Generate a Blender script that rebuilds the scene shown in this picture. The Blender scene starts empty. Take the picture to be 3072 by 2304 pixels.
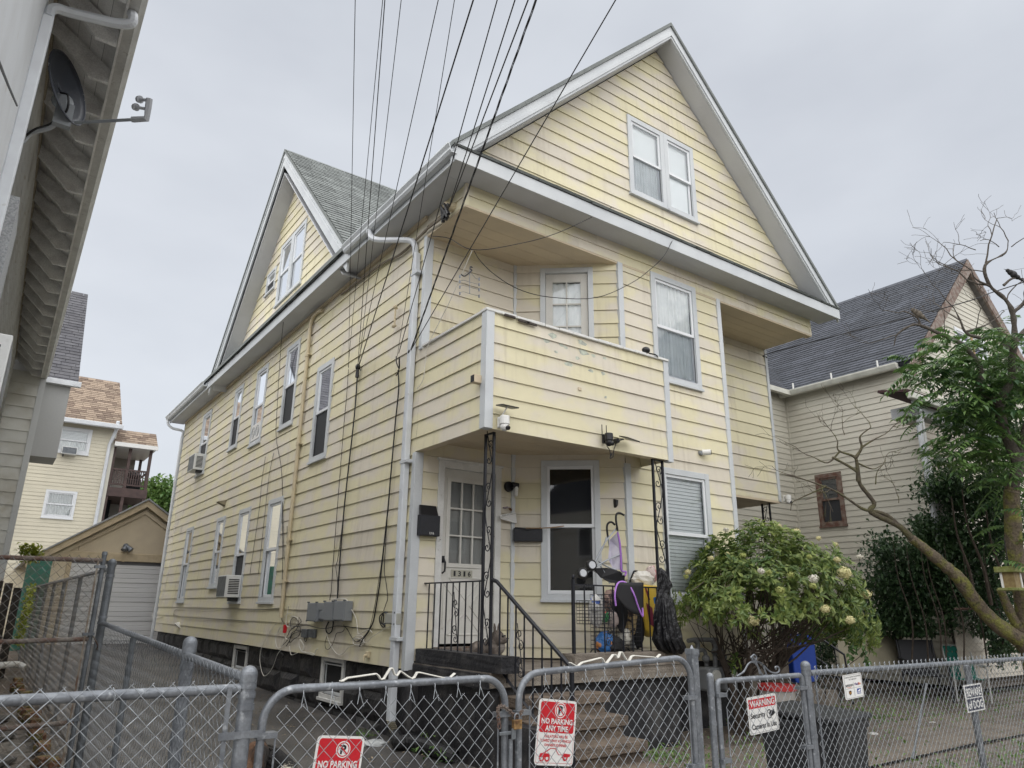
import bpy, bmesh, math, random
from mathutils import Vector as V, Matrix
random.seed(7)
R = math.radians
scene = bpy.context.scene
COL = scene.collection
# ---------------------------------------------------------------- camera
CAM = V((-4.036, -6.689, 1.62)); YAW, PITCH, ROLL, FPX = .619, .304, .011, 2149.78
cF = V((math.sin(YAW)*math.cos(PITCH), math.cos(YAW)*math.cos(PITCH), math.sin(PITCH)))
r0 = V((math.cos(YAW), -math.sin(YAW), 0)); u0 = r0.cross(cF)
cR = r0*math.cos(ROLL)+u0*math.sin(ROLL); cU = u0*math.cos(ROLL)-r0*math.sin(ROLL)
cd = bpy.data.cameras.new('camera'); cam = bpy.data.objects.new('camera', cd); COL.objects.link(cam)
m = Matrix.Identity(4)
for i in range(3):
    m[i][0], m[i][1], m[i][2], m[i][3] = cR[i], cU[i], -cF[i], CAM[i]
cam.matrix_world = m
cd.sensor_width = 36; cd.lens = 36*FPX/3072; cd.clip_end = 3000; cd.clip_start = .05
scene.camera = cam
# ---------------------------------------------------------------- sky, sun, exposure
SUN_EL, SUN_AZ = 56, 226          # compass style: azimuth of the sun measured from +y clockwise
w = bpy.data.worlds.new('World'); scene.world = w; w.use_nodes = True
nt = w.node_tree; nt.nodes.clear()
def N(tree, typ, **kw):
    n = tree.nodes.new(typ)
    for k, v in kw.items(): setattr(n, k, v)
    return n
sky = N(nt, 'ShaderNodeTexSky', sky_type='NISHITA', sun_disc=False, sun_elevation=R(SUN_EL), sun_rotation=R(SUN_AZ), air_density=1.0, dust_density=4.0)
tc = N(nt, 'ShaderNodeTexCoord')
mp = N(nt, 'ShaderNodeMapping'); mp.inputs['Scale'].default_value = (1, 1, 2.2)
nz = N(nt, 'ShaderNodeTexNoise'); nz.inputs['Scale'].default_value = 1.7; nz.inputs['Detail'].default_value = 5; nz.inputs['Roughness'].default_value = .5
cr = N(nt, 'ShaderNodeValToRGB')
cr.color_ramp.elements[0].position = .3; cr.color_ramp.elements[0].color = (1.84, 1.925, 2.07, 1)
cr.color_ramp.elements[1].position = .72; cr.color_ramp.elements[1].color = (2.46, 2.55, 2.68, 1)
mx = N(nt, 'ShaderNodeMix', data_type='RGBA'); mx.inputs['Factor'].default_value = .93
bg = N(nt, 'ShaderNodeBackground'); bg.inputs['Strength'].default_value = .1
wo = N(nt, 'ShaderNodeOutputWorld')
L = nt.links.new
L(tc.outputs['Generated'], mp.inputs['Vector']); L(mp.outputs[0], nz.inputs['Vector']); L(nz.outputs[0], cr.inputs[0])
L(sky.outputs[0], mx.inputs['A']); L(cr.outputs[0], mx.inputs['B']); L(mx.outputs['Result'], bg.inputs['Color']); L(bg.outputs[0], wo.inputs['Surface'])
sl = bpy.data.lights.new('sun', 'SUN'); sl.energy = 1.5; sl.angle = R(150); sl.color = (1, .975, .94)
so = bpy.data.objects.new('sun', sl); COL.objects.link(so)
az = R(SUN_AZ); el = R(SUN_EL)
sd = V((math.sin(az)*math.cos(el), math.cos(az)*math.cos(el), math.sin(el)))
so.rotation_euler = sd.to_track_quat('Z', 'Y').to_euler(); so.location = (-20, -20, 30)
scene.view_settings.view_transform = 'Standard'; scene.view_settings.look = 'None'
scene.view_settings.exposure = 1.7; scene.view_settings.gamma = 1; scene.view_settings.use_curve_mapping = False
# ---------------------------------------------------------------- helpers
TO = {1: (0, 0), 2: (1024, 0), 3: (2048, 0), 4: (0, 768), 5: (1024, 768), 6: (2048, 768), 7: (0, 1536), 8: (1024, 1536), 9: (2048, 1536)}
AX = {'x': V((1, 0, 0)), 'y': V((0, 1, 0)), 'z': V((0, 0, 1))}
def atp(x, y, ax, c):              # survey: a sight line met with a plane of the place
    n = AX[ax] if isinstance(ax, str) else V(ax)
    d = cF+cR*((x-1536)/FPX)-cU*((y-1152)/FPX)
    return CAM+d*((c-n.dot(CAM))/n.dot(d))
def at(t, x, y, ax, c):
    k = 1024/2212
    return atp(TO[t][0]+x*k, TO[t][1]+y*k, ax, c)
def atd(t, x, y, dep):
    k = 1024/2212; X = TO[t][0]+x*k; Y = TO[t][1]+y*k
    return CAM+(cF+cR*((X-1536)/FPX)-cU*((Y-1152)/FPX))*dep
class Fr:
    def __init__(s, O, X, Y, Z=(0, 0, 1)): s.O, s.X, s.Y, s.Z = V(O), V(X).normalized(), V(Y).normalized(), V(Z).normalized()
    def p(s, a, b, c): return s.O+s.X*a+s.Y*b+s.Z*c
    def sh(s, a, b, c): return Fr(s.p(a, b, c), s.X, s.Y, s.Z)
I0 = Fr((0, 0, 0), (1, 0, 0), (0, 1, 0))
def rotz(O, a): return Fr(O, (math.cos(a), math.sin(a), 0), (-math.sin(a), math.cos(a), 0))
WL = {}
def newobj(name, me, parent=None, ctr=None):
    o = bpy.data.objects.new(name, me); COL.objects.link(o)
    ctr = ctr or V((0, 0, 0))
    if parent:
        o.parent = parent; o.location = ctr-WL[parent.name]
    else: o.location = ctr
    WL[o.name] = ctr
    return o
def thing(name, label, cat, loc=(0, 0, 0), group=None):
    o = newobj(name, None, None, V(loc)); o.empty_display_size = .2
    return tag(o, label, cat, group)
def tag(o, label=None, cat=None, group=None, kind=None):
    for k, v in (('label', label), ('category', cat), ('group', group), ('kind', kind)):
        if v: o[k] = v
    return o
class MB:
    def __init__(s, f=None): s.v = []; s.f = []; s.fr = f or I0; s.mi = []; s.cur = 0
    def P(s, a): return s.fr.p(*a)
    def face(s, *idx): s.f.append(idx); s.mi.append(s.cur)
    def quad(s, *pts):
        b = len(s.v); s.v += [s.P(p) for p in pts]; s.face(*range(b, b+len(pts))); return s
    def box(s, x0, x1, y0, y1, z0, z1, f=None):
        f = f or s.fr; b = len(s.v)
        s.v += [f.p(x, y, z) for z in (z0, z1) for y in (y0, y1) for x in (x0, x1)]
        for q in ((0, 2, 3, 1), (4, 5, 7, 6), (0, 1, 5, 4), (2, 6, 7, 3), (0, 4, 6, 2), (1, 3, 7, 5)): s.face(*[b+i for i in q])
        return s
    def prism(s, pts, ext):          # planar outline (3-D points in the frame) swept along ext
        b = len(s.v); n = len(pts); e = V(ext)
        s.v += [s.P(p) for p in pts]+[s.P(V(p)+e) for p in pts]
        s.face(*range(b+n-1, b-1, -1)); s.face(*range(b+n, b+2*n))
        for i in range(n): j = (i+1) % n; s.face(b+i, b+j, b+n+j, b+n+i)
        return s
    def tube(s, pts, r, n=6, closed=False, cap=True):
        pts = [s.P(p) for p in pts]; k = len(pts); b = len(s.v)
        rr = r if isinstance(r, (list, tuple)) else [r]*k
        up = None
        for i in range(k):
            if closed: d = pts[(i+1) % k]-pts[i-1]
            else: d = pts[min(i+1, k-1)]-pts[max(i-1, 0)]
            if d.length < 1e-9: d = V((0, 0, 1))
            d.normalize()
            if up is None:
                up = V((0, 0, 1)) if abs(d.z) < .9 else V((1, 0, 0))
            a = (up-d*up.dot(d))
            if a.length < 1e-4: a = d.orthogonal()
            a.normalize(); up = a; c = d.cross(a)
            for j in range(n):
                t = 2*math.pi*j/n
                s.v.append(pts[i]+(a*math.cos(t)+c*math.sin(t))*rr[i])
        for i in range(k if closed else k-1):
            i2 = (i+1) % k
            for j in range(n):
                j2 = (j+1) % n; s.face(b+i*n+j, b+i*n+j2, b+i2*n+j2, b+i2*n+j)
        if cap and not closed:
            s.face(*range(b+n-1, b-1, -1)); s.face(*range(b+(k-1)*n, b+k*n))
        return s
    def cyl(s, p0, p1, r0, r1=None, n=10): return s.tube([p0, p1], [r0, r1 if r1 is not None else r0], n)
    def ell(s, c, rx, ry, rz, nu=10, nv=7):
        b = len(s.v); c = V(c)
        for i in range(nv+1):
            ph = math.pi*i/nv
            for j in range(nu):
                t = 2*math.pi*j/nu
                s.v.append(s.P(c+V((rx*math.sin(ph)*math.cos(t), ry*math.sin(ph)*math.sin(t), rz*math.cos(ph)))))
        for i in range(nv):
            for j in range(nu):
                j2 = (j+1) % nu; s.face(b+i*nu+j, b+(i+1)*nu+j, b+(i+1)*nu+j2, b+i*nu+j2)
        return s
    def sheet(s, fn, nu, nv):
        b = len(s.v)
        for i in range(nu+1):
            for j in range(nv+1): s.v.append(s.P(fn(i/nu, j/nv)))
        for i in range(nu):
            for j in range(nv):
                a = b+i*(nv+1)+j; s.face(a, a+nv+1, a+nv+2, a+1)
        return s
    def build(s, name, mat, parent=None, smooth=False, bev=0, kind=None, solid=0, label=None):
        if not s.v: return None
        lo = V((min(p[i] for p in s.v) for i in range(3))); hi = V((max(p[i] for p in s.v) for i in range(3)))
        c = (lo+hi)/2
        me = bpy.data.meshes.new(name); me.from_pydata([p-c for p in s.v], [], s.f)
        mats = mat if isinstance(mat, (list, tuple)) else [mat]
        for q in mats: me.materials.append(q)
        if len(mats) > 1: me.polygons.foreach_set('material_index', s.mi)
        if smooth: me.polygons.foreach_set('use_smooth', [True]*len(me.polygons))
        if smooth: me.set_sharp_from_angle(angle=R(42))
        me.update()
        o = newobj(name, me, parent, c)
        if solid:
            md = o.modifiers.new('thick', 'SOLIDIFY'); md.thickness = solid; md.offset = 0
        if bev:
            md = o.modifiers.new('edge', 'BEVEL'); md.width = bev; md.segments = 2; md.limit_method = 'ANGLE'
        if kind: o['kind'] = kind
        if label: o['label'] = label
        return o
def arc(c, r, a0, a1, n, f):       # f(ca, sa) -> 3-D offset
    return [V(c)+V(f(r*math.cos(R(a0+(a1-a0)*i/n)), r*math.sin(R(a0+(a1-a0)*i/n)))) for i in range(n+1)]
def smoothpath(pts, k=6):           # Catmull-Rom
    pts = [V(p) for p in pts]; out = []
    q = [pts[0]*2-pts[1]]+pts+[pts[-1]*2-pts[-2]]
    for i in range(1, len(q)-2):
        a, b, c, d = q[i-1:i+3]
        for j in range(k):
            t = j/k
            out.append(.5*((2*b)+(c-a)*t+(2*a-5*b+4*c-d)*t*t+(3*b-a-3*c+d)*t**3))
    out.append(pts[-1]); return out
def sag(a, b, s, n=14):
    a, b = V(a), V(b)
    return [a.lerp(b, i/n)-V((0, 0, s*4*(i/n)*(1-i/n))) for i in range(n+1)]
# ---------------------------------------------------------------- materials
MAT = {}
def mat(name, col, rough=.6, col2=None, scale=3, mixlo=.4, mixhi=.65, metal=0, bump=0, bscale=60, spec=.4, rand=0, stretch=(1, 1, 1), fine=.0, col3=None, scale3=14, lo3=.55, hi3=.75, trans=0, streak=0, island=0):
    if name in MAT: return MAT[name]
    m = bpy.data.materials.new(name); m.use_nodes = True; t = m.node_tree; b = t.nodes['Principled BSDF']; l = t.links.new
    b.inputs['Roughness'].default_value = rough; b.inputs['Metallic'].default_value = metal
    b.inputs['Specular IOR Level'].default_value = spec
    if trans: b.inputs['Transmission Weight'].default_value = trans
    b.inputs['Base Color'].default_value = (*col, 1)
    out = None
    ge = N(t, 'ShaderNodeNewGeometry'); mp = N(t, 'ShaderNodeMapping'); mp.inputs['Scale'].default_value = stretch
    l(ge.outputs['Position'], mp.inputs['Vector'])
    def noise(sc, det=5):
        n = N(t, 'ShaderNodeTexNoise'); n.inputs['Scale'].default_value = sc; n.inputs['Detail'].default_value = det
        l(mp.outputs[0], n.inputs['Vector']); return n.outputs[0]
    def mixc(fac, a, bb):
        x = N(t, 'ShaderNodeMix', data_type='RGBA'); l(fac, x.inputs['Factor'])
        for s, v in (('A', a), ('B', bb)):
            if isinstance(v, tuple): x.inputs[s].default_value = (*v, 1)
            else: l(v, x.inputs[s])
        return x.outputs['Result']
    def rng(v, lo, hi, a=0, bb=1):
        x = N(t, 'ShaderNodeMapRange'); l(v, x.inputs[0]); x.inputs[1].default_value = lo; x.inputs[2].default_value = hi
        x.inputs[3].default_value = a; x.inputs[4].default_value = bb; return x.outputs[0]
    out = None
    if col2: out = mixc(rng(noise(scale), mixlo, mixhi), col, col2)
    if col3: out = mixc(rng(noise(scale3, 8), lo3, hi3), out if out else col, col3)
    if streak:
        m2 = N(t, 'ShaderNodeMapping'); m2.inputs['Scale'].default_value = (9, 9, .45); l(ge.outputs['Position'], m2.inputs['Vector'])
        n2 = N(t, 'ShaderNodeTexNoise'); n2.inputs['Scale'].default_value = 1.6; n2.inputs['Detail'].default_value = 6; l(m2.outputs[0], n2.inputs['Vector'])
        n3 = noise(.7, 3); mm_ = N(t, 'ShaderNodeMath', operation='MULTIPLY'); l(rng(n2.outputs[0], .5, .72), mm_.inputs[0]); l(rng(n3, .42, .62, 0, streak), mm_.inputs[1])
        out = mixc(mm_.outputs[0], out if out else col, (.30, .25, .18))
    val = None
    if rand:
        oi = N(t, 'ShaderNodeObjectInfo'); val = rng(oi.outputs['Random'], 0, 1, 1-rand, 1+rand)
    if island:
        iv = rng(ge.outputs['Random Per Island'], 0, 1, 1-island, 1+island)
        if val:
            mm = N(t, 'ShaderNodeMath', operation='MULTIPLY'); l(val, mm.inputs[0]); l(iv, mm.inputs[1]); val = mm.outputs[0]
        else: val = iv
    if fine:
        fv = rng(noise(bscale*1.3, 3), .3, .7, 1-fine, 1+fine)
        if val:
            mm = N(t, 'ShaderNodeMath', operation='MULTIPLY'); l(val, mm.inputs[0]); l(fv, mm.inputs[1]); val = mm.outputs[0]
        else: val = fv
    if val:
        x = N(t, 'ShaderNodeMix', data_type='RGBA', blend_type='MULTIPLY'); x.inputs['Factor'].default_value = 1
        if out: l(out, x.inputs['A'])
        else: x.inputs['A'].default_value = (*col, 1)
        cb = N(t, 'ShaderNodeCombineColor')
        for i in range(3): l(val, cb.inputs[i])
        l(cb.outputs[0], x.inputs['B']); out = x.outputs['Result']
    if out: l(out, b.inputs['Base Color'])
    if bump:
        bp = N(t, 'ShaderNodeBump'); bp.inputs['Strength'].default_value = bump; bp.inputs['Distance'].default_value = .02
        l(noise(bscale, 6), bp.inputs['Height']); l(bp.outputs[0], b.inputs['Normal'])
    MAT[name] = m; return m
def glassmat(name, tint=(.9, .95, .95), refl=.12):
    m = bpy.data.materials.new(name); m.use_nodes = True; t = m.node_tree; t.nodes.clear(); l = t.links.new
    o = N(t, 'ShaderNodeOutputMaterial'); tr = N(t, 'ShaderNodeBsdfTransparent'); tr.inputs[0].default_value = (*tint, 1)
    g = N(t, 'ShaderNodeBsdfGlossy'); g.inputs['Roughness'].default_value = .03; g.inputs[0].default_value = (.95, .97, 1, 1)
    fr = N(t, 'ShaderNodeFresnel'); fr.inputs[0].default_value = 1.5
    ad = N(t, 'ShaderNodeMath', operation='ADD'); ad.inputs[1].default_value = refl; l(fr.outputs[0], ad.inputs[0])
    mx = N(t, 'ShaderNodeMixShader'); l(ad.outputs[0], mx.inputs[0]); l(tr.outputs[0], mx.inputs[1]); l(g.outputs[0], mx.inputs[2]); l(mx.outputs[0], o.inputs[0])
    MAT[name] = m; return m
def leafmat(name, c1, c2, trans=.3, rough=.45, scale=1.2):
    m = bpy.data.materials.new(name); m.use_nodes = True; t = m.node_tree; t.nodes.clear(); l = t.links.new
    o = N(t, 'ShaderNodeOutputMaterial'); ge = N(t, 'ShaderNodeNewGeometry')
    n = N(t, 'ShaderNodeTexNoise'); n.inputs['Scale'].default_value = scale; l(ge.outputs['Position'], n.inputs['Vector'])
    ri = N(t, 'ShaderNodeMath', operation='MULTIPLY_ADD'); l(ge.outputs['Random Per Island'], ri.inputs[0]); ri.inputs[1].default_value = .7; l(n.outputs[0], ri.inputs[2])
    mr = N(t, 'ShaderNodeMapRange'); l(ri.outputs[0], mr.inputs[0]); mr.inputs[1].default_value = .45; mr.inputs[2].default_value = 1.15
    x = N(t, 'ShaderNodeMix', data_type='RGBA'); l(mr.outputs[0], x.inputs['Factor']); x.inputs['A'].default_value = (*c1, 1); x.inputs['B'].default_value = (*c2, 1)
    p = N(t, 'ShaderNodeBsdfPrincipled'); p.inputs['Roughness'].default_value = rough; l(x.outputs['Result'], p.inputs['Base Color'])
    tl = N(t, 'ShaderNodeBsdfTranslucent'); l(x.outputs['Result'], tl.inputs[0])
    ms = N(t, 'ShaderNodeMixShader'); ms.inputs[0].default_value = trans; l(p.outputs[0], ms.inputs[1]); l(tl.outputs[0], ms.inputs[2]); l(ms.outputs[0], o.inputs[0])
    MAT[name] = m; return m
SID = mat('siding', (.645, .597, .412), .66, (.618, .57, .475), 1.5, .44, .57, rand=.055, streak=.34, stretch=(1, 1, 1.6), fine=.02, bump=.03, bscale=6, col3=(.54, .48, .34), scale3=5, lo3=.66, hi3=.9)
BEIGE = mat('beige_panel', (.58, .49, .35), .6, (.52, .44, .32), 2, fine=.03)
TRIM = mat('trim_white', (.54, .565, .58), .5, (.48, .505, .525), 2, rand=.03, fine=.03, col3=(.42, .42, .43), scale3=9, lo3=.66, hi3=.8)
TRIM2 = mat('worn_white_paint', (.66, .66, .64), .6, (.56, .56, .54), 5, fine=.05, col3=(.2, .19, .17), scale3=16, lo3=.66, hi3=.72)
SOF = mat('soffit_grey', (.52, .535, .56), .5, (.47, .48, .5), 1.5, fine=.02)
VINYL = mat('window_vinyl', (.68, .7, .72), .4, rand=.02)
DARK = mat('near_black', (.012, .013, .015), .8)
SCREEN = mat('insect_screen', (.03, .032, .036), .7, fine=.2, bscale=200)
GLASS = glassmat('glass', (.96, .98, .98), .03); GLASS2 = glassmat('glass_dim', (.8, .82, .83), .03)
CURT = mat('curtain', (.86, .87, .86), .8, (.74, .76, .76), 6)
BLIND = mat('blind', (.88, .9, .9), .6)
SHG = mat('shingle_green', (.185, .20, .195), .9, (.15, .163, .16), 5, island=.22, rand=.18, fine=.25, bump=.3, bscale=120)
SHD = mat('shingle_dark', (.058, .064, .078), .9, (.046, .051, .062), 3, island=.14, rand=.2, fine=.3, bump=.3, bscale=120)
SHB = mat('shingle_brown', (.29, .225, .17), .9, (.26, .20, .15), 4, island=.09, rand=.15, fine=.3, bump=.3, bscale=100)
SHBD = mat('shingle_brown_dark', (.17, .125, .095), .9, rand=.1, fine=.3)
BLKC = mat('black_painted_concrete', (.018, .018, .021), .6, (.075, .072, .07), 5, .48, .75, bump=.5, bscale=30, col3=(.3, .28, .24), scale3=46, lo3=.70, hi3=.76)
STONE = mat('black_stone', (.02, .02, .023), .6, (.05, .048, .048), 6, rand=.3, bump=1, bscale=14)
CONC = mat('concrete', (.21, .185, .155), .9, (.12, .10, .082), 4, bump=.4, bscale=60, fine=.25, col3=(.36, .33, .29), scale3=30, lo3=.64, hi3=.8)
STEP = mat('step_brown', (.16, .125, .095), .85, (.085, .066, .052), 5, bump=.6, bscale=80, fine=.4, col3=(.33, .28, .22), scale3=40, lo3=.64, hi3=.75)
GALV = mat('galvanised', (.20, .215, .235), .48, (.14, .152, .17), 14, metal=.5, fine=.15, col3=(.36, .38, .4), scale3=30, lo3=.6, hi3=.75)
GALVD = mat('galvanised_dull', (.16, .175, .19), .5, (.11, .12, .13), 10, metal=.5, fine=.15)
WIRE = mat('fence_wire', (.32, .345, .37), .4, metal=.55, fine=.1)
WIRED = mat('fence_wire_dark', (.19, .195, .2), .5, (.22, .18, .14), 8, metal=.5)
RUST = mat('rusty_pipe', (.10, .055, .04), .7, (.16, .14, .12), 9, fine=.3)
IRON = mat('black_iron', (.012, .013, .018), .4, fine=.2, col3=(.35, .33, .31), scale3=40, lo3=.72, hi3=.78)
BLK = mat('black_plastic', (.014, .014, .016), .35, fine=.1)
BLKR = mat('black_rubber', (.012, .012, .013), .55)
CABLE = mat('cable_black', (.012, .012, .014), .5)
CABLEW = mat('cable_white', (.62, .6, .54), .5)
WHT = mat('white_plastic', (.72, .72, .7), .35)
GREY = mat('grey_box', (.22, .235, .25), .45, rand=.05, fine=.03)
TANP = mat('tan_pipe', (.58, .50, .34), .5, (.5, .43, .3), 5)
DSPT = mat('downspout_white', (.62, .65, .68), .4, (.55, .57, .6), 4, col3=(.36, .35, .33), scale3=14, lo3=.66, hi3=.8)
# ---------------------------------------------------------------- ground
def g(x, y):
    t = min(1, max(0, (y+3.5)/20.5)); return .1+.45*t
DIRT = mat('yard_dirt', (.125, .10, .078), .9, (.16, .145, .125), 1.3, col3=(.055, .046, .036), scale3=9, lo3=.5, hi3=.72, bump=.8, bscale=40, fine=.35)
ASPH = mat('wet_asphalt', (.06, .057, .055), .42, (.11, .103, .096), 1.6, bump=.4, bscale=70, fine=.4, col3=(.14, .12, .10), scale3=26, lo3=.68, hi3=.76)
FLAG = mat('flagstone', (.10, .092, .08), .85, (.06, .056, .05), 4, rand=.25, bump=.5, bscale=30, fine=.25)
def strip(name, x0, x1, y0, y1, dz, nx, ny, mt):
    o = MB().sheet(lambda a, b: V((x0+(x1-x0)*a, y0+(y1-y0)*b, g(0, y0+(y1-y0)*b)+dz+.012*math.sin(3*a*7+b*5))), nx, ny).build(name, mt)
    return tag(o, kind='structure')
def gnd(a, b):
    X = [-400, -120, -40, -20]+[-12+i for i in range(36)]+[40, 80, 200, 500]; Y = [-300, -60, -20, -10, -6]+[-5+i for i in range(30)]+[30, 45, 90, 200, 500]
    x = X[round(a*(len(X)-1))]; y = Y[round(b*(len(Y)-1))]
    return V((x, y, g(x, y)+.01*math.sin(x*2.1+y)))
tag(MB().sheet(gnd, 43, 39).build('ground', DIRT, smooth=True), kind='structure')
strip('driveway', -3.0, .05, -3.6, 17.2, .03, 6, 30, ASPH)
PAVE = mat('pavement', (.36, .35, .33), .9, (.3, .29, .275), 2, bump=.3, bscale=60, fine=.2)
strip('pavement', -14, 16, -6.6, -3.8, .008, 6, 4, PAVE)
strip('road', -60, 60, -14.5, -6.9, -.09, 4, 4, ASPH)
mb = MB()
for i in range(12): mb.box(-14+i*2.5, -14+i*2.5+2.49, -6.9, -6.6, -.05, .115)
tag(mb.build('kerb', PAVE), kind='structure')
strip('yard_path', 1.6, 14, -2.3, -1.0, .035, 6, 4, mat('path_concrete', (.165, .14, .112), .9, (.115, .097, .08), 2.5, bump=.4, bscale=50, fine=.25))
# ---------------------------------------------------------------- the yellow house
HB, HD, HP, HW = .962, 15.225, .546, 7.302
BX, X1, X2, X3, RC = 2.829, 1.438, 2.563, 4.703, .957
ZB, ZC, ZS, ZBB, ZBT = .967, 6.373, 6.675, 3.456, 4.766
E_ = .203
house = thing('yellow_house', 'pale yellow two family house with front gable, corner porch and balcony', 'house', (0, HB, .2))
SIDE = Fr((0, 0, 0), (0, 1, 0), (-1, 0, 0)); FRONT = Fr((0, 0, 0), (1, 0, 0), (0, -1, 0))
REAR = Fr((0, HB, 0), (1, 0, 0), (0, -1, 0)); RECW = Fr((0, RC, 0), (1, 0, 0), (0, -1, 0))
ad = V((X2-X1, -HB, 0)).normalized(); ANG = Fr((X1, HB, 0), ad, (ad.y, -ad.x, 0)); AL = math.hypot(X2-X1, HB)
BALF = Fr((0, -HP, 0), (1, 0, 0), (0, -1, 0))
def siding(parent, fr, z0, z1, edge, holes=(), e=E_, zb=ZB, mt=SID, depth=.0165, name='siding_board', maxlen=5.2, far=False):
    k = math.floor((z0-zb)/e+1e-6); nb = 0
    joined = MB(fr) if far else None
    while zb+k*e < z1-1e-4:
        kb = zb+k*e; c0, c1 = max(kb, z0), min(kb+e, z1); k += 1
        if c1-c0 < .004: continue
        a0, b0 = edge(c0); a1, b1 = edge(c1)
        bl, br = min(a0, a1), max(b0, b1)
        if br-bl < .02: continue
        cuts = [bl]; u = bl+maxlen*random.uniform(.35, 1)
        while u < br-.5: cuts.append(u); u += maxlen
        cuts.append(br); d = depth+random.uniform(-.002, .002)
        for i in range(len(cuts)-1):
            mb = joined or MB(fr); U0, U1 = cuts[i], cuts[i+1]+(.01 if i < len(cuts)-2 else 0)
            pr = .004 if i % 2 else 0
            bp = sorted({U0, U1}|{h[j] for h in holes for j in (0, 1) if U0 < h[j] < U1 and h[3] > c0 and h[2] < c1})
            for p, q in zip(bp, bp[1:]):
                spans = [(c0, c1)]
                for h in holes:
                    if h[0] < q-1e-6 and h[1] > p+1e-6:
                        ns = []
                        for s0, s1 in spans:
                            if h[2] > s0: ns.append((s0, min(s1, h[2])))
                            if h[3] < s1: ns.append((max(s0, h[3]), s1))
                        spans = [s for s in ns if s[1]-s[0] > .003]
                if not spans and not far and mb.v: BOARDS.append((mb, name, mt, parent)); mb = MB(fr)
                for s0, s1 in spans:
                    f = lambda z: .002+pr+d*(1-(z-kb)/e)
                    l0, l1, r0_, r1 = p, p, q, q
                    if p == bl: l0, l1 = edge(s0)[0], edge(s1)[0]
                    if q >= br: r0_, r1 = edge(s0)[1], edge(s1)[1]
                    if r0_-l0 < .01 and r1-l1 < .01: continue
                    if r1 < l1: r1 = l1 = (r1+l1)/2
                    b = len(mb.v)
                    mb.v += [fr.p(l0, f(s0), s0), fr.p(r0_, f(s0), s0), fr.p(r1, f(s1), s1), fr.p(l1, f(s1), s1), fr.p(l0, -.01, s0+.002), fr.p(r0_, -.01, s0+.002)]
                    mb.face(b, b+1, b+2, b+3); mb.face(b+4, b+5, b+1, b)
            if not far and mb.v: BOARDS.append((mb, name, mt, parent))
    if far: joined.build('siding', mt, parent, kind='stuff')
BOARDS = []
def flush_boards(limit=295):
    def size(q):
        v = q[0].v; c = sum(v, V((0, 0, 0)))/len(v); return max((a-v[0]).length for a in v)/((c-CAM).length**2)
    BOARDS.sort(key=size, reverse=True)
    rest = {}
    for i, (mb, name, mt, parent) in enumerate(BOARDS):
        if i < limit: mb.build(name, mt, parent)
        else:
            r = rest.setdefault((mt.name, parent.name), (MB(), mt, parent))[0]; b = len(r.v); r.v += mb.v
            for q in mb.f: r.face(*[b+j for j in q])
    for r, mt, parent in rest.values(): r.build('small_siding_boards', mt, parent, kind='stuff')
    BOARDS.clear()
def bars(mb, fr, u0, u1, z0, z1, wl, wr, wb, wt, n0, n1):
    mb.box(u0, u0+wl, n0, n1, z0, z1, fr); mb.box(u1-wr, u1, n0, n1, z0, z1, fr)
    mb.box(u0+wl, u1-wr, n0, n1-.0015, z0, z0+wb, fr); mb.box(u0+wl, u1-wr, n0, n1-.0015, z1-wt, z1, fr)
def wavy(fr, u0, u1, z0, z1, n, amp=.012, fq=9, off=0):
    return MB(fr).sheet(lambda a, b: V((u0+(u1-u0)*a, n+amp*math.sin(a*fq*6.28+off)+amp*.5*math.sin(a*fq*2.2*6.28+1), z0+(z1-z0)*b)), int(fq*6), 2)
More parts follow.
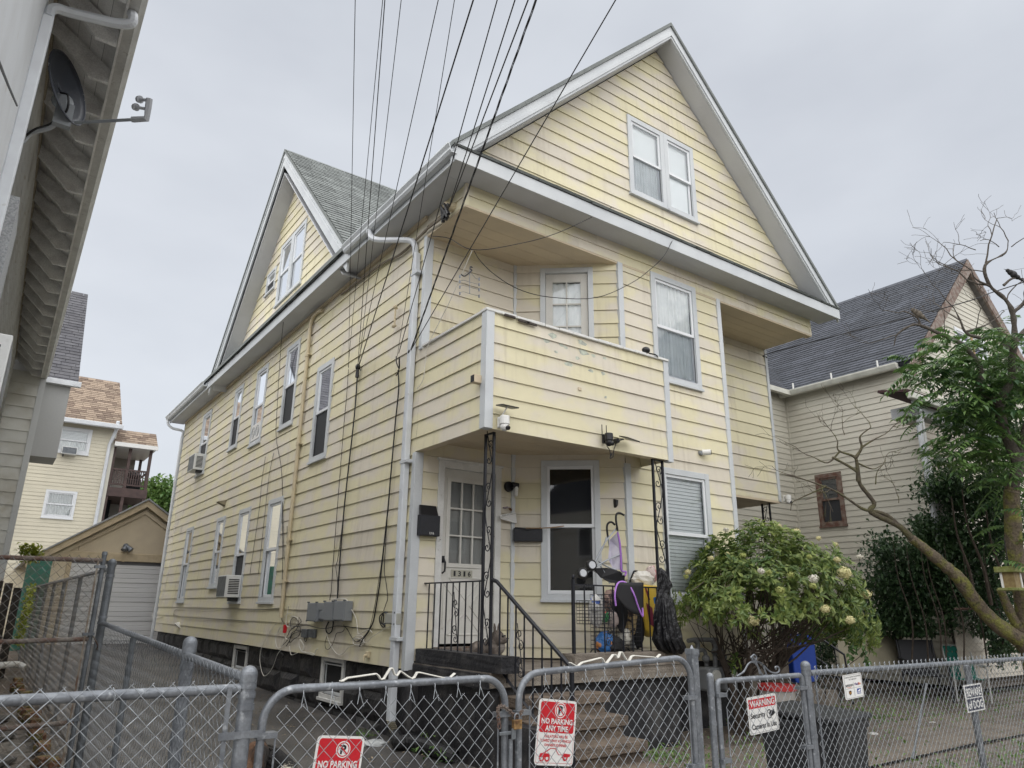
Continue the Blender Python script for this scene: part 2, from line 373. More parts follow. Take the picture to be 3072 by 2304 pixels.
def window(parent, fr, u0, u1, z0, z1, c=.085, up='curtain', low='screen', split=.5, mt=None, vm=None, sill=.05, deep=.038, far=False):
    mt = mt or TRIM; vm = vm or VINYL
    mb = MB(fr); bars(mb, fr, u0, u1, z0, z1, c, c, c, c, -.02, .034)
    mb.box(u0-.012, u1+.012, -.01, .034+sill*.5, z0-.025, z0+.012, fr)
    a, b, lo, hi = u0+c, u1-c, z0+c, z1-c
    mb.box(a-.004, a, -deep, .0, lo, hi, fr); mb.box(b, b+.004, -deep, .0, lo, hi, fr)
    mb.box(a, b, -deep, .0, hi, hi+.004, fr); mb.box(a, b, -deep, .01, lo-.004, lo, fr)
    wn = mb.build('window', mt, parent, bev=0 if far else .004)
    mid = lo+(hi-lo)*split
    for (s0, s1, n) in ((mid-.02, hi, .002), (lo, mid+.02, -.028)):
        m2 = MB(fr); bars(m2, fr, a, b, s0, s1, .038, .038, .045, .04, n-.014, n+.014); m2.build('sash', vm, wn, bev=0 if far else .003)
        MB(fr).quad((a+.03, n, s0+.03), (b-.03, n, s0+.03), (b-.03, n, s1-.03), (a+.03, n, s1-.03)).build('pane', GLASS, wn)
    for kind, s0, s1 in ((up, mid, hi), (low, lo, mid)):
        if kind == 'curtain': wavy(fr, a+.01, b-.01, s0, s1-.02, -deep-.006, off=u0*7).build('curtain', CURT, wn, smooth=True)
        elif kind == 'blind':
            MB(fr).quad((a+.01, -deep-.012, s0), (b-.01, -deep-.012, s0), (b-.01, -deep-.012, s1-.01), (a+.01, -deep-.012, s1-.01)).build('shade', BLIND, wn)
            m3 = MB(fr); z = s0+.02
            while z < s1-.02: m3.box(a+.012, b-.012, -deep-.012, -deep-.002, z, z+.007); z += .048  # grey bars put the shade lines between slats into colour
            m3.build('blind', MAT['slat_shade_line'], wn, kind='stuff')
        elif kind == 'shade': MB(fr).quad((a+.01, -deep-.006, s0), (b-.01, -deep-.006, s0), (b-.01, -deep-.006, s1-.01), (a+.01, -deep-.006, s1-.01)).build('shade', BLIND, wn)
        elif kind == 'screen': MB(fr).quad((a+.01, -.008, s0+.01), (b-.01, -.008, s0+.01), (b-.01, -.008, s1-.025), (a+.01, -.008, s1-.025)).build('screen', SCREEN, wn)
        elif kind == 'mesh': MB(fr).quad((a+.01, -.008, s0+.01), (b-.01, -.008, s0+.01), (b-.01, -.008, s1-.025), (a+.01, -.008, s1-.025)).build('screen', MESHS, wn); wavy(fr, a+.01, b-.01, s0+.01, s1, -deep-.006, off=u1*5).build('curtain', CURT, wn, smooth=True)
    return wn
mat('slat_shade_line', (.42, .44, .45), .6)
MESHS = glassmat('light_screen', (.8, .82, .84), .01)
# cores (dark rooms behind the glass)
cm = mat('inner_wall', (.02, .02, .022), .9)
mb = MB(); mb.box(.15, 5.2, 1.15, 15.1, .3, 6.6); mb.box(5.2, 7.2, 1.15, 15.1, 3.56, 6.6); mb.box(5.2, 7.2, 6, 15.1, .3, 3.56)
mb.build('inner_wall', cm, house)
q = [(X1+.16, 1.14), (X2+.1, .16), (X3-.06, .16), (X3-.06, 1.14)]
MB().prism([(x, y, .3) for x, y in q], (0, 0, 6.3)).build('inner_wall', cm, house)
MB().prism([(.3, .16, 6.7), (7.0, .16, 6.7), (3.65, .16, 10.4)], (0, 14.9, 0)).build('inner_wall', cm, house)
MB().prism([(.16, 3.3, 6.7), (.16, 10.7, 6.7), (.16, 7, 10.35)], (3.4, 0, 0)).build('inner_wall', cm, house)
# openings
sw = [(12.05, 12.9, 4.75, 6.4), (9.27, 9.93, 4.93, 6.38), (7.53, 8.28, 4.73, 6.39), (5.68, 6.4, 4.73, 6.36), (3.9, 4.62, 3.84, 5.48),
      (12.24, 12.97, 1.69, 3.46), (9.4, 10.06, 1.98, 3.45), (7.59, 8.35, 1.68, 3.46), (5.71, 6.5, 1.68, 3.45)]
st = [('none', 'screen'), ('curtain', 'screen'), ('curtain', 'mesh'), ('curtain', 'screen'), ('curtain', 'screen'),
      ('blind', 'blind'), ('screen', 'mesh'), ('blind', 'screen'), ('screen', 'curtain')]
siding(house, SIDE, ZB, ZS, lambda z: (HB, HD), sw)
siding(house, SIDE, ZBB-.02, ZBT, lambda z: (-HP, HB-.002))
siding(house, SIDE, ZC, ZS, lambda z: (0, HB), zb=ZC-.015, e=.16)
for s, (u, l) in zip(sw, st): window(house, SIDE, *s, up=u, low=l)
f2 = [(3.2, 4.19, 4.75, 6.42), (3.2, 4.19, 1.72, 3.49)]
siding(house, FRONT, 1.0, ZC, lambda z: (X2, X3), f2, zb=.985); siding(house, FRONT, ZC, ZS, lambda z: (0, HW), [(f2[0][0], f2[0][1], ZC, f2[0][3])], zb=ZC-.015, e=.16)
window(house, FRONT, *f2[0], up='curtain', low='mesh'); window(house, FRONT, *f2[1], up='blind', low='blind')
siding(house, BALF, ZBB-.02, ZBT, lambda z: (0, BX))
siding(house, Fr((BX, 0, 0), (0, -1, 0), (1, 0, 0)), ZBB-.02, ZBT, lambda z: (0, HP))
def angp(t, x, y):
    n = ANG.Y; p = at(t, x, y, n, n.dot(ANG.O)); return (p-ANG.O).dot(ANG.X), p.z
d0, d1 = angp(5, 1288, 85), angp(5, 1640, 545)
updoor = (d0[0], d1[0], 3.66, d0[1])
w0, w1 = angp(5, 1295, 1328), angp(8, 1690, 575)
awin = (w0[0], angp(5, 1672, 1400)[0], w1[1], w0[1])
siding(house, ANG, 1.05, 3.59, lambda z: (0, AL), [awin]); siding(house, ANG, 3.66, ZC, lambda z: (0, AL), [updoor])
dr = (.31, 1.245, 1.19, 3.37)
siding(house, REAR, 1.05, 3.59, lambda z: (0, X1), [dr]); siding(house, REAR, 3.66, ZC, lambda z: (0, X1))
siding(house, RECW, 3.5, ZC, lambda z: (X3, HW))
gw = [at(2, 1843, 742, 'y', 0), at(2, 1873, 1255, 'y', 0), at(3, 55, 975, 'y', 0), at(3, 105, 1460, 'y', 0)]
gx0, gx1, gz0, gz1 = gw[0].x, gw[2].x, gw[1].z, gw[0].z
siding(house, FRONT, 7.2, 10.64, lambda z: (.19+(z-7.2)*1.0, 7.11-(z-7.2)*1.0), [(gx0, gx1, gz0, gz1)], zb=7.245)
gm = (gx0+gx1)/2
window(house, FRONT, gx0, gm+.045, gz0, gz1, up='shade', low='mesh'); window(house, FRONT, gm+.048, gx1, gz0, gz1, up='shade', low='shade')
siding(house, SIDE, 7.25, 10.45, lambda z: (3.85+(z-7.34), 10.15-(z-7.34)), [(6.07, 7.6, 7.63, 9.06), (7.83, 8.46, 8.18, 8.71)], zb=7.3)
window(house, SIDE, 6.07, 6.84, 7.63, 9.06, up='curtain', low='mesh'); window(house, SIDE, 6.843, 7.6, 7.63, 9.06, up='curtain', low='mesh')
window(house, SIDE, 7.83, 8.46, 8.18, 8.71, c=.06, up='none', low='screen')
window(house, ANG, *awin, c=.075, up='none', low='none', split=.52)
# corner boards and trim
def trim(name, mt, *b, fr=None, bev=.004): return MB(fr or I0).box(*b).build(name, mt, house, bev=bev)
trim('corner_board', TRIM, -.028, .085, HB-.03, HB+.055, .95, ZBB-.03)
trim('corner_board', TRIM, -.028, .085, HB-.03, HB+.04, ZBT-.01, ZC)
trim('corner_board', TRIM, -.03, .075, -HP-.03, -HP+.075, ZBB-.02, ZBT+.005)
trim('corner_board', TRIM, BX-.06, BX+.03, -HP-.03, -HP+.06, ZBB-.04, ZBT)
trim('corner_board', TRIM, X2-.025, X2+.07, -.03, .05, ZBT-.6, ZC); trim('corner_board', TRIM, X2-.025, X2+.075, -.03, .05, 1.18, ZBB-.0)
trim('corner_board', TRIM, X3-.01, X3+.075, -.03, .09, 1.0, ZC+.01); trim('corner_board', TRIM, HW-.05, HW+.02, RC-.03, RC+.06, 3.49, ZC)
trim('corner_board', TRIM, X1-.03, X1+.03, HB-.035, HB+.02, 1.05, 3.58); trim('corner_board', TRIM, X1-.025, X1+.025, HB-.03, HB+.02, 3.66, ZC)
for zz in (ZC, ):
    trim('corner_board', SID, -.024, .03, -.024, .03, ZC-.01, ZS); trim('corner_board', SID, HW-.03, HW+.024, -.024, .03, ZC-.01, ZS)
trim('corner_board', TRIM, -.02, .03, HD-.02, HD+.05, .93, ZS)
trim('beam_edge', BEIGE, -.02, HW+.02, -.018, .10, ZC-.03, ZC-.002); trim('beam_edge', BEIGE, -.018, .10, .102, HB, ZC-.03, ZC-.002)
# porch ceilings, plank by plank
for i in range(5): trim('ceiling_plank', BEIGE, .02, X3, .1+i*.205, .1+i*.205+.2, ZC-.012, ZC+.02, bev=.005)
for i in range(5): trim('ceiling_plank', BEIGE, X3+.08, HW-.02, .1+i*.175, .1+i*.175+.171, ZC-.012, ZC+.02, bev=.005)
for i in range(8): trim('ceiling_plank', BEIGE, .12, BX-.04, -HP+.03+i*.187, -HP+.03+i*.187+.183, 3.575+.002*(i % 2), 3.6, bev=.005)
trim('side_soffit', BEIGE, X3+.08, HW-.01, RC-.01, 5.9, 3.46, 3.5)
trim('balcony_skirt', BEIGE, .012, .11, -HP+.02, HB-.04, 3.44, 3.574); trim('balcony_skirt', BEIGE, .111, BX-.03, -HP+.012, -HP+.1, 3.438, 3.574)
trim('balcony_deck', CONC, .1, X2, -HP+.1, HB-.02, 3.6, 3.655)
trim('balcony_wall', BEIGE, .012, .09, -HP+.1, HB-.05, 3.66, ZBT-.004); trim('balcony_wall', BEIGE, .012, BX-.012, -HP+.012, -HP+.09, 3.66, ZBT-.004)
trim('balcony_wall', BEIGE, BX-.09, BX-.012, -HP+.092, -.01, 3.66, ZBT-.004)
# flaking cap in pieces
mb = MB()
random.seed(3)
for i in range(14):
    a = -.04+i*(BX+.07)/14; mb.box(a, a+(BX+.07)/14-.004, -HP-.035-random.random()*.012, -HP+.1, ZBT+.001, ZBT+.028+random.random()*.012)
mb.build('balcony_cap', TRIM2, house, bev=.004)
trim('balcony_cap', TRIM2, -.035, .1, -HP+.102, HB-.06, ZBT+.001, ZBT+.03)
for i, (t, x, y) in enumerate([(5, 1090, 390), (5, 1180, 425), (5, 1230, 440)]):
    p = at(t, x, y, 'y', -HP-.04); trim('bare_wood_patch', mat('bare_wood', (.06, .05, .045), .9, fine=.4), p.x-.07, p.x+.08, -HP-.052, -HP-.03, p.z-.012, p.z+.014)
# peeled paint spots on the balcony front
PEEL = mat('peeled_paint', (.50, .54, .45), .7, (.3, .31, .28), 20, fine=.1)
random.seed(11)
for x, y, sx in [(1370, 515, .05), (1330, 545, .04), (1430, 575, .03), (1560, 560, .05), (1460, 590, .035), (1570, 625, .06), (1640, 645, .03), (1530, 660, .03), (1625, 745, .035), (1700, 760, .03), (1395, 620, .02), (1710, 660, .025), (1480, 700, .05), (1715, 915, .02)]:
    p = at(5, x, y, 'y', -HP-.02); mb = MB(); kk = math.floor((p.z-ZB)/E_); nn = .002+.0165*(1-(p.z-ZB-kk*E_)/E_)
    pts = [(p.x+math.cos(a)*sx*1.5*random.uniform(.5, 1.2), -HP-nn-.0025, p.z+math.sin(a)*sx*.8*random.uniform(.5, 1.2)) for a in [i*.785 for i in range(8)]]
    mb.v += [V(q) for q in pts]; mb.face(*range(8)); mb.build('peeled_paint', PEEL, house)
# ---------------------------------------------------------------- doors
def lites(mb, fr, u0, u1, z0, z1, nu, nz, w, n0, n1):
    for i in range(1, nu): c = u0+(u1-u0)*i/nu; mb.box(c-w/2, c+w/2, n0, n1, z0, z1, fr)
    for i in range(1, nz): c = z0+(z1-z0)*i/nz; mb.box(u0, u1, n0, n1-.001, c-w/2, c+w/2, fr)
DOORW = mat('door_paint', (.62, .61, .57), .5, (.54, .53, .49), 3, fine=.04)
mb = MB(REAR)
u0_, u1_, z0_, z1_ = dr
mb.box(u0_, u0_+.085, -.06, .03, z0_, z1_); mb.box(u1_-.085, u1_, -.06, .03, z0_, z1_); mb.box(u0_+.085, u1_-.085, -.06, .029, z1_-.085, z1_)
mb.box(u0_-.02, u1_+.02, .0, .05, z1_, z1_+.03)
mb.build('door_frame', TRIM2, house, bev=.004)
mb = MB(REAR); sx0, sx1, sz0, sz1 = .40, 1.16, 1.22, 3.285; gx, hx, gz, hz = .52, 1.03, 2.14, 3.13
bars(mb, REAR, sx0, sx1, sz0, sz1, gx-sx0, sx1-hx, gz-sz0, sz1-hz, -.075, -.035)
bars(mb, REAR, gx-.05, hx+.05, gz-.05, hz+.05, .05, .05, .05, .05, -.05, -.022)
lites(mb, REAR, gx, hx, gz, hz, 3, 3, .02, -.06, -.03)
d = mb.build('front_door', DOORW, house, bev=.003)
for i in range(3):
    for j in range(3):
        a = gx+(hx-gx)*i/3; b_ = gz+(hz-gz)*j/3
        MB(REAR).quad((a, -.055, b_), (a+(hx-gx)/3, -.055, b_), (a+(hx-gx)/3, -.055, b_+(hz-gz)/3), (a, -.055, b_+(hz-gz)/3)).build('pane', GLASS2, d)
mb = MB(REAR)                                   # crossbuck mouldings
pu0, pu1, pz0, pz1 = .47, 1.08, 1.32, 1.97; cu, cz = (pu0+pu1)/2, (pz0+pz1)/2
def mould(a, b): mb.tube([(a[0], -.034, a[1]), (b[0], -.034, b[1])], .009, 6)
gp = .07
for tri in ([(pu0+gp, pz1), (pu1-gp, pz1), (cu, cz+gp)], [(pu0+gp, pz0), (pu1-gp, pz0), (cu, cz-gp)], [(pu0, pz0+gp), (pu0, pz1-gp), (cu-gp, cz)], [(pu1, pz0+gp), (pu1, pz1-gp), (cu+gp, cz)]):
    for i in range(3): mould(tri[i], tri[(i+1) % 3])
mb.build('moulding', DOORW, d)
wavy(REAR, gx, hx, gz, hz, -.085, .005, 5).build('curtain', mat('door_curtain', (.42, .42, .4), .8), d, smooth=True)
mb = MB(REAR); mb.tube([(.445, -.035, 2.02), (.445, .02, 2.04), (.447, .025, 2.14), (.445, -.02, 2.2)], .011, 6).box(.43, .46, -.036, -.02, 2.14, 2.22).build('handle', IRON, d)
trim('door_sill', mat('old_wood', (.12, .075, .055), .8, (.2, .18, .16), 12, fine=.3), .33, 1.24, -.03, .07, 1.13, 1.19, fr=REAR)
# upper door
a, b_, lo, hi = updoor
mb = MB(ANG); bars(mb, ANG, a, b_, lo, hi, .075, .075, .02, .075, -.05, .028); mb.build('door_frame', TRIM, house, bev=.004)
a, b_, hi = a+.078, b_-.078, hi-.078; ga, gb = a+.1, b_-.1; gz1_ = hi-.13; gz0_ = gz1_-1.02
mb = MB(ANG); bars(mb, ANG, a, b_, lo, hi, .1, .1, gz0_-lo, hi-gz1_, -.06, -.02); lites(mb, ANG, ga, gb, gz0_, gz1_, 2, 3, .022, -.05, -.022)
d = mb.build('balcony_door', DOORW, house, bev=.003)
for i in range(2):
    for j in range(3):
        p0 = ga+(gb-ga)*i/2; q0 = gz0_+(gz1_-gz0_)*j/3
        MB(ANG).quad((p0, -.045, q0), (p0+(gb-ga)/2, -.045, q0), (p0+(gb-ga)/2, -.045, q0+.34), (p0, -.045, q0+.34)).build('pane', GLASS, d)
wavy(ANG, ga, gb, gz0_, gz1_, -.075, .006, 4).build('curtain', CURT, d, smooth=True)
# ---------------------------------------------------------------- roof
YR, ZR1, ZR2 = 7.0, 10.95, 11.0
def chev(c, zt, th, half, y0, y1, swap=False):   # chevron outline prism
    o = [(-half, zt-half), (0, zt), (half, zt-half), (half, zt-half-th), (0, zt-th), (-half, zt-half-th)]
    if not swap: return [(c+a, y0, z) for a, z in o], (0, y1-y0, 0)
    return [(y0, c+a, z) for a, z in o], (y1-y0, 0, 0)
MB().prism(*chev(3.65, ZR1+.05, .07, 4.09, -.37, 15.6)).build('roof_deck', SHG, house)
MB().prism(*chev(YR, ZR2+.05, .07, 4.17, -.385, -.04, True)).build('roof_deck', SHG, house)
for s in (1, -1):
    MB().quad((-.04, YR-s*4.17, ZR2-4.2), (-.04, YR, ZR2-.03), (3.7, YR, ZR2-.03)).build('roof_deck', SHG, house, solid=.05)
MB().prism(*chev(3.65, ZR1-.022, .24, 4.07, -.345, -.31)).build('rake_board', TRIM, house, bev=.004)
MB().prism(*chev(3.65, ZR1-.24, .03, 4.0, -.309, .03)).build('rake_soffit', SOF, house)
MB().prism(*chev(YR, ZR2-.022, .34, 4.15, -.36, -.325, True)).build('rake_board', TRIM, house, bev=.004)
MB().prism(*chev(YR, ZR2-.52, .03, 3.9, -.324, .03, True)).build('rake_soffit', SOF, house)
MB().prism(*chev(3.65, ZR1-.155, .06, 3.98, -.362, -.346)).build('rake_trim', TRIM, house)
MB().prism(*chev(YR, ZR2-.12, .05, 4.06, -.377, -.361, True)).build('rake_trim', TRIM, house)
# eaves
trim('soffit', SOF, -.36, HW+.36, -.36, -.002, ZS, ZS+.02); trim('soffit', SOF, -.36, -.002, 0, 15.55, ZS, ZS+.02)
trim('frieze_moulding', BEIGE, -.045, -.004, HB, HD, ZS-.06, ZS-.002)
trim('fascia', TRIM, -.40, HW+.40, -.385, -.361, ZS-.02, ZS+.165); trim('fascia', TRIM, -.385, -.361, -.36, 15.55, ZS-.02, ZS+.165)
def gutter(x, y0, y1, z):
    pr = [(0, 0), (-.07, 0), (-.095, .03), (-.095, .06), (-.125, .1), (-.125, .115), (-.115, .115), (-.085, .062), (-.085, .035), (-.065, .012), (-.008, .012), (-.008, .11), (0, .11)]
    MB().prism([(x+a, y0, z+b) for a, b in pr], (0, y1-y0, 0)).build('gutter', TRIM, house)
gutter(-.388, -.40, 2.75, ZS+.05); gutter(-.388, 11.25, 15.62, ZS+.05)
def shingles(parent, mt, fr, L0, L1, n, ex, th=.008, tab=.30, name='shingle_course', clip=None, rag=.006, mt2=None, p2=.3, under=.016):
    # fr: X along eave, Z up the slope, Y out of the roof; course k covers slope k*ex..k*ex+ex*1.5
    for k in range(n):
        a, b = (clip(k*ex) if clip else (L0, L1)); a2, b2 = (clip(k*ex+ex*1.4) if clip else (L0, L1))
        if b-a < .05: continue
        mb = MB(fr); u = a-random.random()*tab
        while u < b:
            p, q = max(u, a), min(u+tab-.008, b); u += tab
            if q-p < .02: continue
            pt, qt = max(p, a2), min(q, b2)
            if qt-pt < .01: pt = qt = (p+q)/2
            z0 = k*ex+random.uniform(-rag, rag)*.5; t = th+random.random()*.004
            bb = len(mb.v); mb.cur = 1 if mt2 and random.random() < p2 else 0
            mb.v += [fr.p(p, t+.006, z0), fr.p(q, t+.006, z0), fr.p(qt, .004, k*ex+ex*1.4), fr.p(pt, .004, k*ex+ex*1.4), fr.p(p, -.004, z0+under), fr.p(q, -.004, z0+under)]
            mb.face(bb, bb+1, bb+2, bb+3); mb.face(bb+4, bb+5, bb+1, bb)
        mb.build(name, [mt, mt2] if mt2 else mt, parent)
sq = math.sqrt(.5)
# cross gable slope that faces the street
shingles(house, SHG, Fr((0, YR-4.17, ZR2-4.12+.004), (1, 0, 0), (0, -sq, sq), (0, sq, sq)), -.38, 3.7, 40, .145, clip=lambda s: (-.38, max(-.3, -.2+s*sq)), tab=.3, th=.011, rag=.012)
# pent roof in front of the gable and at the foot of the cross gable
pf = Fr((0, -.40, ZS+.17), (1, 0, 0), (0, -.66, .75), (0, .75, .66)); MB().quad((-.42, -.4, ZS+.165), (HW+.42, -.4, ZS+.165), (HW+.1, .02, ZS+.53), (-.1, .02, ZS+.53)).build('roof_deck', SHG, house)
shingles(house, SHG, pf, -.42, HW+.42, 4, .14, clip=lambda s: (-.42+s*.55, HW+.42-s*.55), rag=.03, th=.012, under=0)
ps = Fr((-.40, 0, ZS+.17), (0, 1, 0), (-.66, 0, .75), (.75, 0, .66)); MB().quad((-.4, 2.8, ZS+.165), (-.4, 11.2, ZS+.165), (.02, 10.8, ZS+.56), (.02, 3.2, ZS+.56)).build('roof_deck', SHG, house)
shingles(house, SHG, ps, 2.8, 11.2, 4, .14, clip=lambda s: (2.8+s*.55, 11.2-s*.55), rag=.03, th=.012, under=0)
# ---------------------------------------------------------------- foundation stones, slab, steps
random.seed(5)
bwn = [(7.06, 7.9, .47, .93), (2.78, 3.56, .43, .965)]
z = 0
rows = [(.0, .33), (.33, .65), (.65, .945)]
for r_, (za, zb_) in enumerate(rows):
    y = HB-.1
    while y < HD:
        ln = random.uniform(.5, .95); y1 = min(y+ln, HD)
        segs = [(y, y1)]
        for (wa, wb, wz0, wz1) in bwn:
            if za < wz1-.02 and zb_ > wz0+.02:
                ns = []
                for s0, s1 in segs:
                    if s0 < wa: ns.append((s0, min(s1, wa)))
                    if s1 > wb: ns.append((max(s0, wb), s1))
                segs = [s for s in ns if s[1]-s[0] > .05]
        for s0, s1 in segs:
            mb = MB(); pr = random.uniform(.0, .035); ex = random.uniform(.02, .05)
            mb.box(.06, .3, s0+.003, s1-.003, za+.003, zb_-.003)
            n = len(mb.v)-8                                   # pillow the face
            for i in (0, 2, 4, 6): mb.v[n+i] += V((.018, 0, 0))
            c = len(mb.v); mb.v += [V((.06-pr+random.uniform(-.01, .01), s0+(s1-s0)*f, za+(zb_-za)*h)) for h in (.25, .75) for f in (.2, .8)]
            mb.f = [q for q in mb.f if set(q) != {n, n+2, n+4, n+6}]
            mb.mi = [0]*len(mb.f)
            for q in ((n, n+2, c+1, c), (n+2, n+6, c+3, c+1), (n+6, n+4, c+2, c+3), (n+4, n, c, c+2), (c, c+1, c+3, c+2)): mb.face(*q)
            mb.build('foundation_stone', STONE, house)
        y = y1
trim('foundation_core', cm, .1, .35, HB, HD, 0, .96)
trim('foundation_skirt', BLKC, X2-.3, X3+.05, .05, .2, .0, .99); trim('foundation_skirt', BLKC, .02, .12, HB-.06, HB+.6, 0, .96)
for (wa, wb, wz0, wz1) in bwn: window(house, Fr((.08, 0, 0), (0, 1, 0), (-1, 0, 0)), wa, wb, wz0, wz1, c=.06, up='none', low='none', split=.98 if wa < 5 else .95, mt=TRIM2, deep=.06)
def rough_block(name, mt, x0, x1, y0, y1, z0, z1, j=.012, par=house, cuts=3, lab=None):
    bm = bmesh.new(); bmesh.ops.create_cube(bm, size=1)
    bmesh.ops.subdivide_edges(bm, edges=bm.edges[:], cuts=cuts, use_grid_fill=True)
    for v in bm.verts:
        v.co = V((x0+(x1-x0)*(v.co.x+.5), y0+(y1-y0)*(v.co.y+.5), z0+(z1-z0)*(v.co.z+.5)))+V((random.uniform(-j, j), random.uniform(-j, j), random.uniform(-j, j)))
    mb = MB(); mb.v = [v.co.copy() for v in bm.verts]; mb.f = [tuple(v.index for v in f.verts) for f in bm.faces]; mb.mi = [0]*len(mb.f); bm.free()
    return mb.build(name, mt, par, label=lab)
rough_block('porch_base', BLKC, .12, 2.78, -.52, HB-.02, .0, .9, .0025, cuts=5)
rough_block('porch_slab', CONC, .075, 2.85, -.62, HB-.03, .9, 1.03, .0025, cuts=5)
rough_block('porch_slab_edge', BLKC, .055, .12, -.6, HB-.06, .885, 1.022, .0025, cuts=6)
rough_block('porch_curb', BLKC, .085, .3, -.78, HB-.06, 1.034, 1.185, .0025, cuts=5); rough_block('porch_curb', CONC, 1.12, 2.84, -.63, -.4, 1.034, 1.175, .0025, cuts=5)
rough_block('stair_cheek', BLKC, .1, .24, -1.5, -.53, .05, .62, .0025, cuts=4)
for i, (yf, zt) in enumerate([(-.88, .82), (-1.135, .635), (-1.39, .45), (-1.645, .27)]):
    rough_block('step', STEP, .24, 1.36, yf, yf+.34, zt-.085, zt, .0025, cuts=4)
    rough_block('step_riser', STEP, .27, 1.33, yf+.045, yf+.35, .0, zt-.086, .002)

flush_boards()
# ---------------------------------------------------------------- chain link fences
YF = -3.5
def chain(parent, fr, L_, zb, zt, h=.036, r=.0016, ns=4, mt=None, tops=.0, bend=True):
    f0 = zb if callable(zb) else (lambda u: zb); f1 = zt if callable(zt) else (lambda u: zt)
    mb = MB(fr); n = int(L_/h)
    for k in range(n):
        a, b = k*h, (k+1)*h; top = f1(a)+tops; bot = f0(a); pts = []; j = math.floor(bot/h)
        while j*h < top:
            z = j*h
            if z >= bot:
                right = (j+k) % 2 == 0
                u = b if right else a; jx = random.uniform(-.0015, .0015)
                if bend:
                    s = -1 if right else 1
                    pts += [(u+s*.006+jx, .002*s, z-.006), (u+jx, -.0012, z), (u+s*.006+jx, -.002*s, z+.006)]
                else: pts.append((u+jx, .0015*(1 if right else -1), z))
            j += 1
        if tops and len(pts) > 2:
            p = pts[-1]; pts += [(p[0]+.008, p[1], p[2]+.016), (p[0], p[1]+.004, p[2]+.028), (p[0]-.008, p[1], p[2]+.016)]
        if len(pts) > 1: mb.tube(pts, r, ns, cap=False)
    return mb.build('wire_mesh', mt or WIRE, parent, smooth=True, kind='stuff')
def dome(mb, x, y, z, r):
    for i in range(5):
        a, b = R(18*i), R(18*(i+1)); mb.tube([(x, y, z+r*.95*math.sin(a)), (x, y, z+r*.95*math.sin(b))], [r*math.cos(a), max(.002, r*math.cos(b))], 14)
def fpost(name, label, x, y, top, r=.03, mt=None, bands=(), square=False, group=None, cap='dome'):
    z0 = g(x, y)-.1; t = thing(name, label, 'post', (x, y, g(x, y)), group)
    if square: MB().box(x-r, x+r, y-r, y+r, z0, top).build('shaft', mt or GALV, t, bev=.004); mb = MB(); mb.box(x-r*1.15, x+r*1.15, y-r*1.15, y+r*1.15, top, top+.03); mb.prism([(x-r, y-r, top+.03), (x+r, y-r, top+.03), (x+r, y+r, top+.03), (x-r, y+r, top+.03)], (0, 0, .004)); mb.cyl((x, y, top+.03), (x, y, top+.055), r*.7, .004, 4); mb.build('cap', GALV, t)
    else:
        MB().cyl((x, y, z0), (x, y, top-r), r, r, 16).build('shaft', mt or GALV, t, smooth=True)
        mb = MB(); mb.cyl((x, y, top-r-.03), (x, y, top-r), r*1.1, r*1.13, 16); dome(mb, x, y, top-r, r*1.13); mb.build('cap', mt or GALV, t, smooth=True)
    for z in bands: MB().cyl((x, y, z), (x, y, z+.022), r*1.12, r*1.12, 16).build('band', GALV, t, smooth=True)
    return t
fpost('fence_post', 'galvanised gate post with rounded cap, left of the driveway gate', -3.07, YF, 1.385, .031, bands=(1.3, 1.265, 1.22, 1.12, .7))
fpost('fence_post', 'square galvanised gate post between driveway gate and walk gate', -.335, YF+.035, 1.36, .027, square=True)
fpost('fence_post', 'thin round hinge post at the left of the walk gate', -.212, YF+.01, 1.25, .021, bands=(.95, .6, 1.12))
fpost('fence_post', 'round galvanised post at the right of the walk gate', .8, YF, 1.29, .03, bands=(1.2, 1.06, .8))
fpost('fence_post', 'line post behind the mesh under the dog warning sign', 3.37, YF+.06, 1.19, .028)
fpost('fence_post', 'line post far right along the yard fence', 6.4, YF+.06, 1.19, .028)
def ties(mb, fr, us, z, r):
    for u in us: mb.tube([(u, 0, z-r*2.2), (u-.004, -r*1.3, z), (u, 0, z+r*1.35), (u+.006, r*1.4, z), (u+.004, r*.6, z-r*2.4), (u+.014, -.004, z-r*3.2)], .0016, 4)
def fence(name, label, fr, L_, rails, zb, zt, rr=.02, mt=None, wm=None, tops=0, r=.0016, ns=4, bend=True, tiez=True):
    t = thing(name, label, 'fence', fr.p(L_/2, 0, g(0, fr.O.y)))
    for (za, zc) in rails: MB(fr).tube([(0, 0, za), (L_, 0, zc)], rr, 12).build('rail', mt or GALV, t, smooth=True)
    chain(t, Fr(fr.p(0, rr+.004, 0), fr.X, fr.Y, fr.Z), L_, zb, zt, mt=wm, tops=tops, r=r, ns=ns, bend=bend)
    if tiez:
        mb = MB(fr); ties(mb, fr, [i*.42+.1 for i in range(int(L_/.42))], rails[0][0], rr); mb.build('tie_wires', wm or WIRE, t, kind='stuff')
    return t
FF = lambda x: Fr((x, YF, 0), (1, 0, 0), (0, -1, 0))
fe = fence('front_fence', 'chain link front fence left of the driveway gate', FF(-6.6), 3.5, [(1.3, 1.3)], .12, 1.35, rr=.0195)
MB(FF(0)).box(-3.155, -3.137, .02, .026, .3, 1.31).build('tension_bar', GALV, fe)
MB(FF(0)).box(-3.17, -3.0, .026, .032, 1.118, 1.145).build('clamp', GALV, fe); MB(FF(0)).box(-3.17, -3.0, .026, .032, .718, .745).build('clamp', GALV, fe)
fe = fence('front_fence', 'chain link yard fence with looped top wires on the right', FF(.84), 9.5, [(1.21, 1.2)], .1, 1.2, rr=.0195, tops=.03)
MB(FF(0)).box(.862, .876, .02, .026, .2, 1.2).build('tension_bar', GALV, fe)
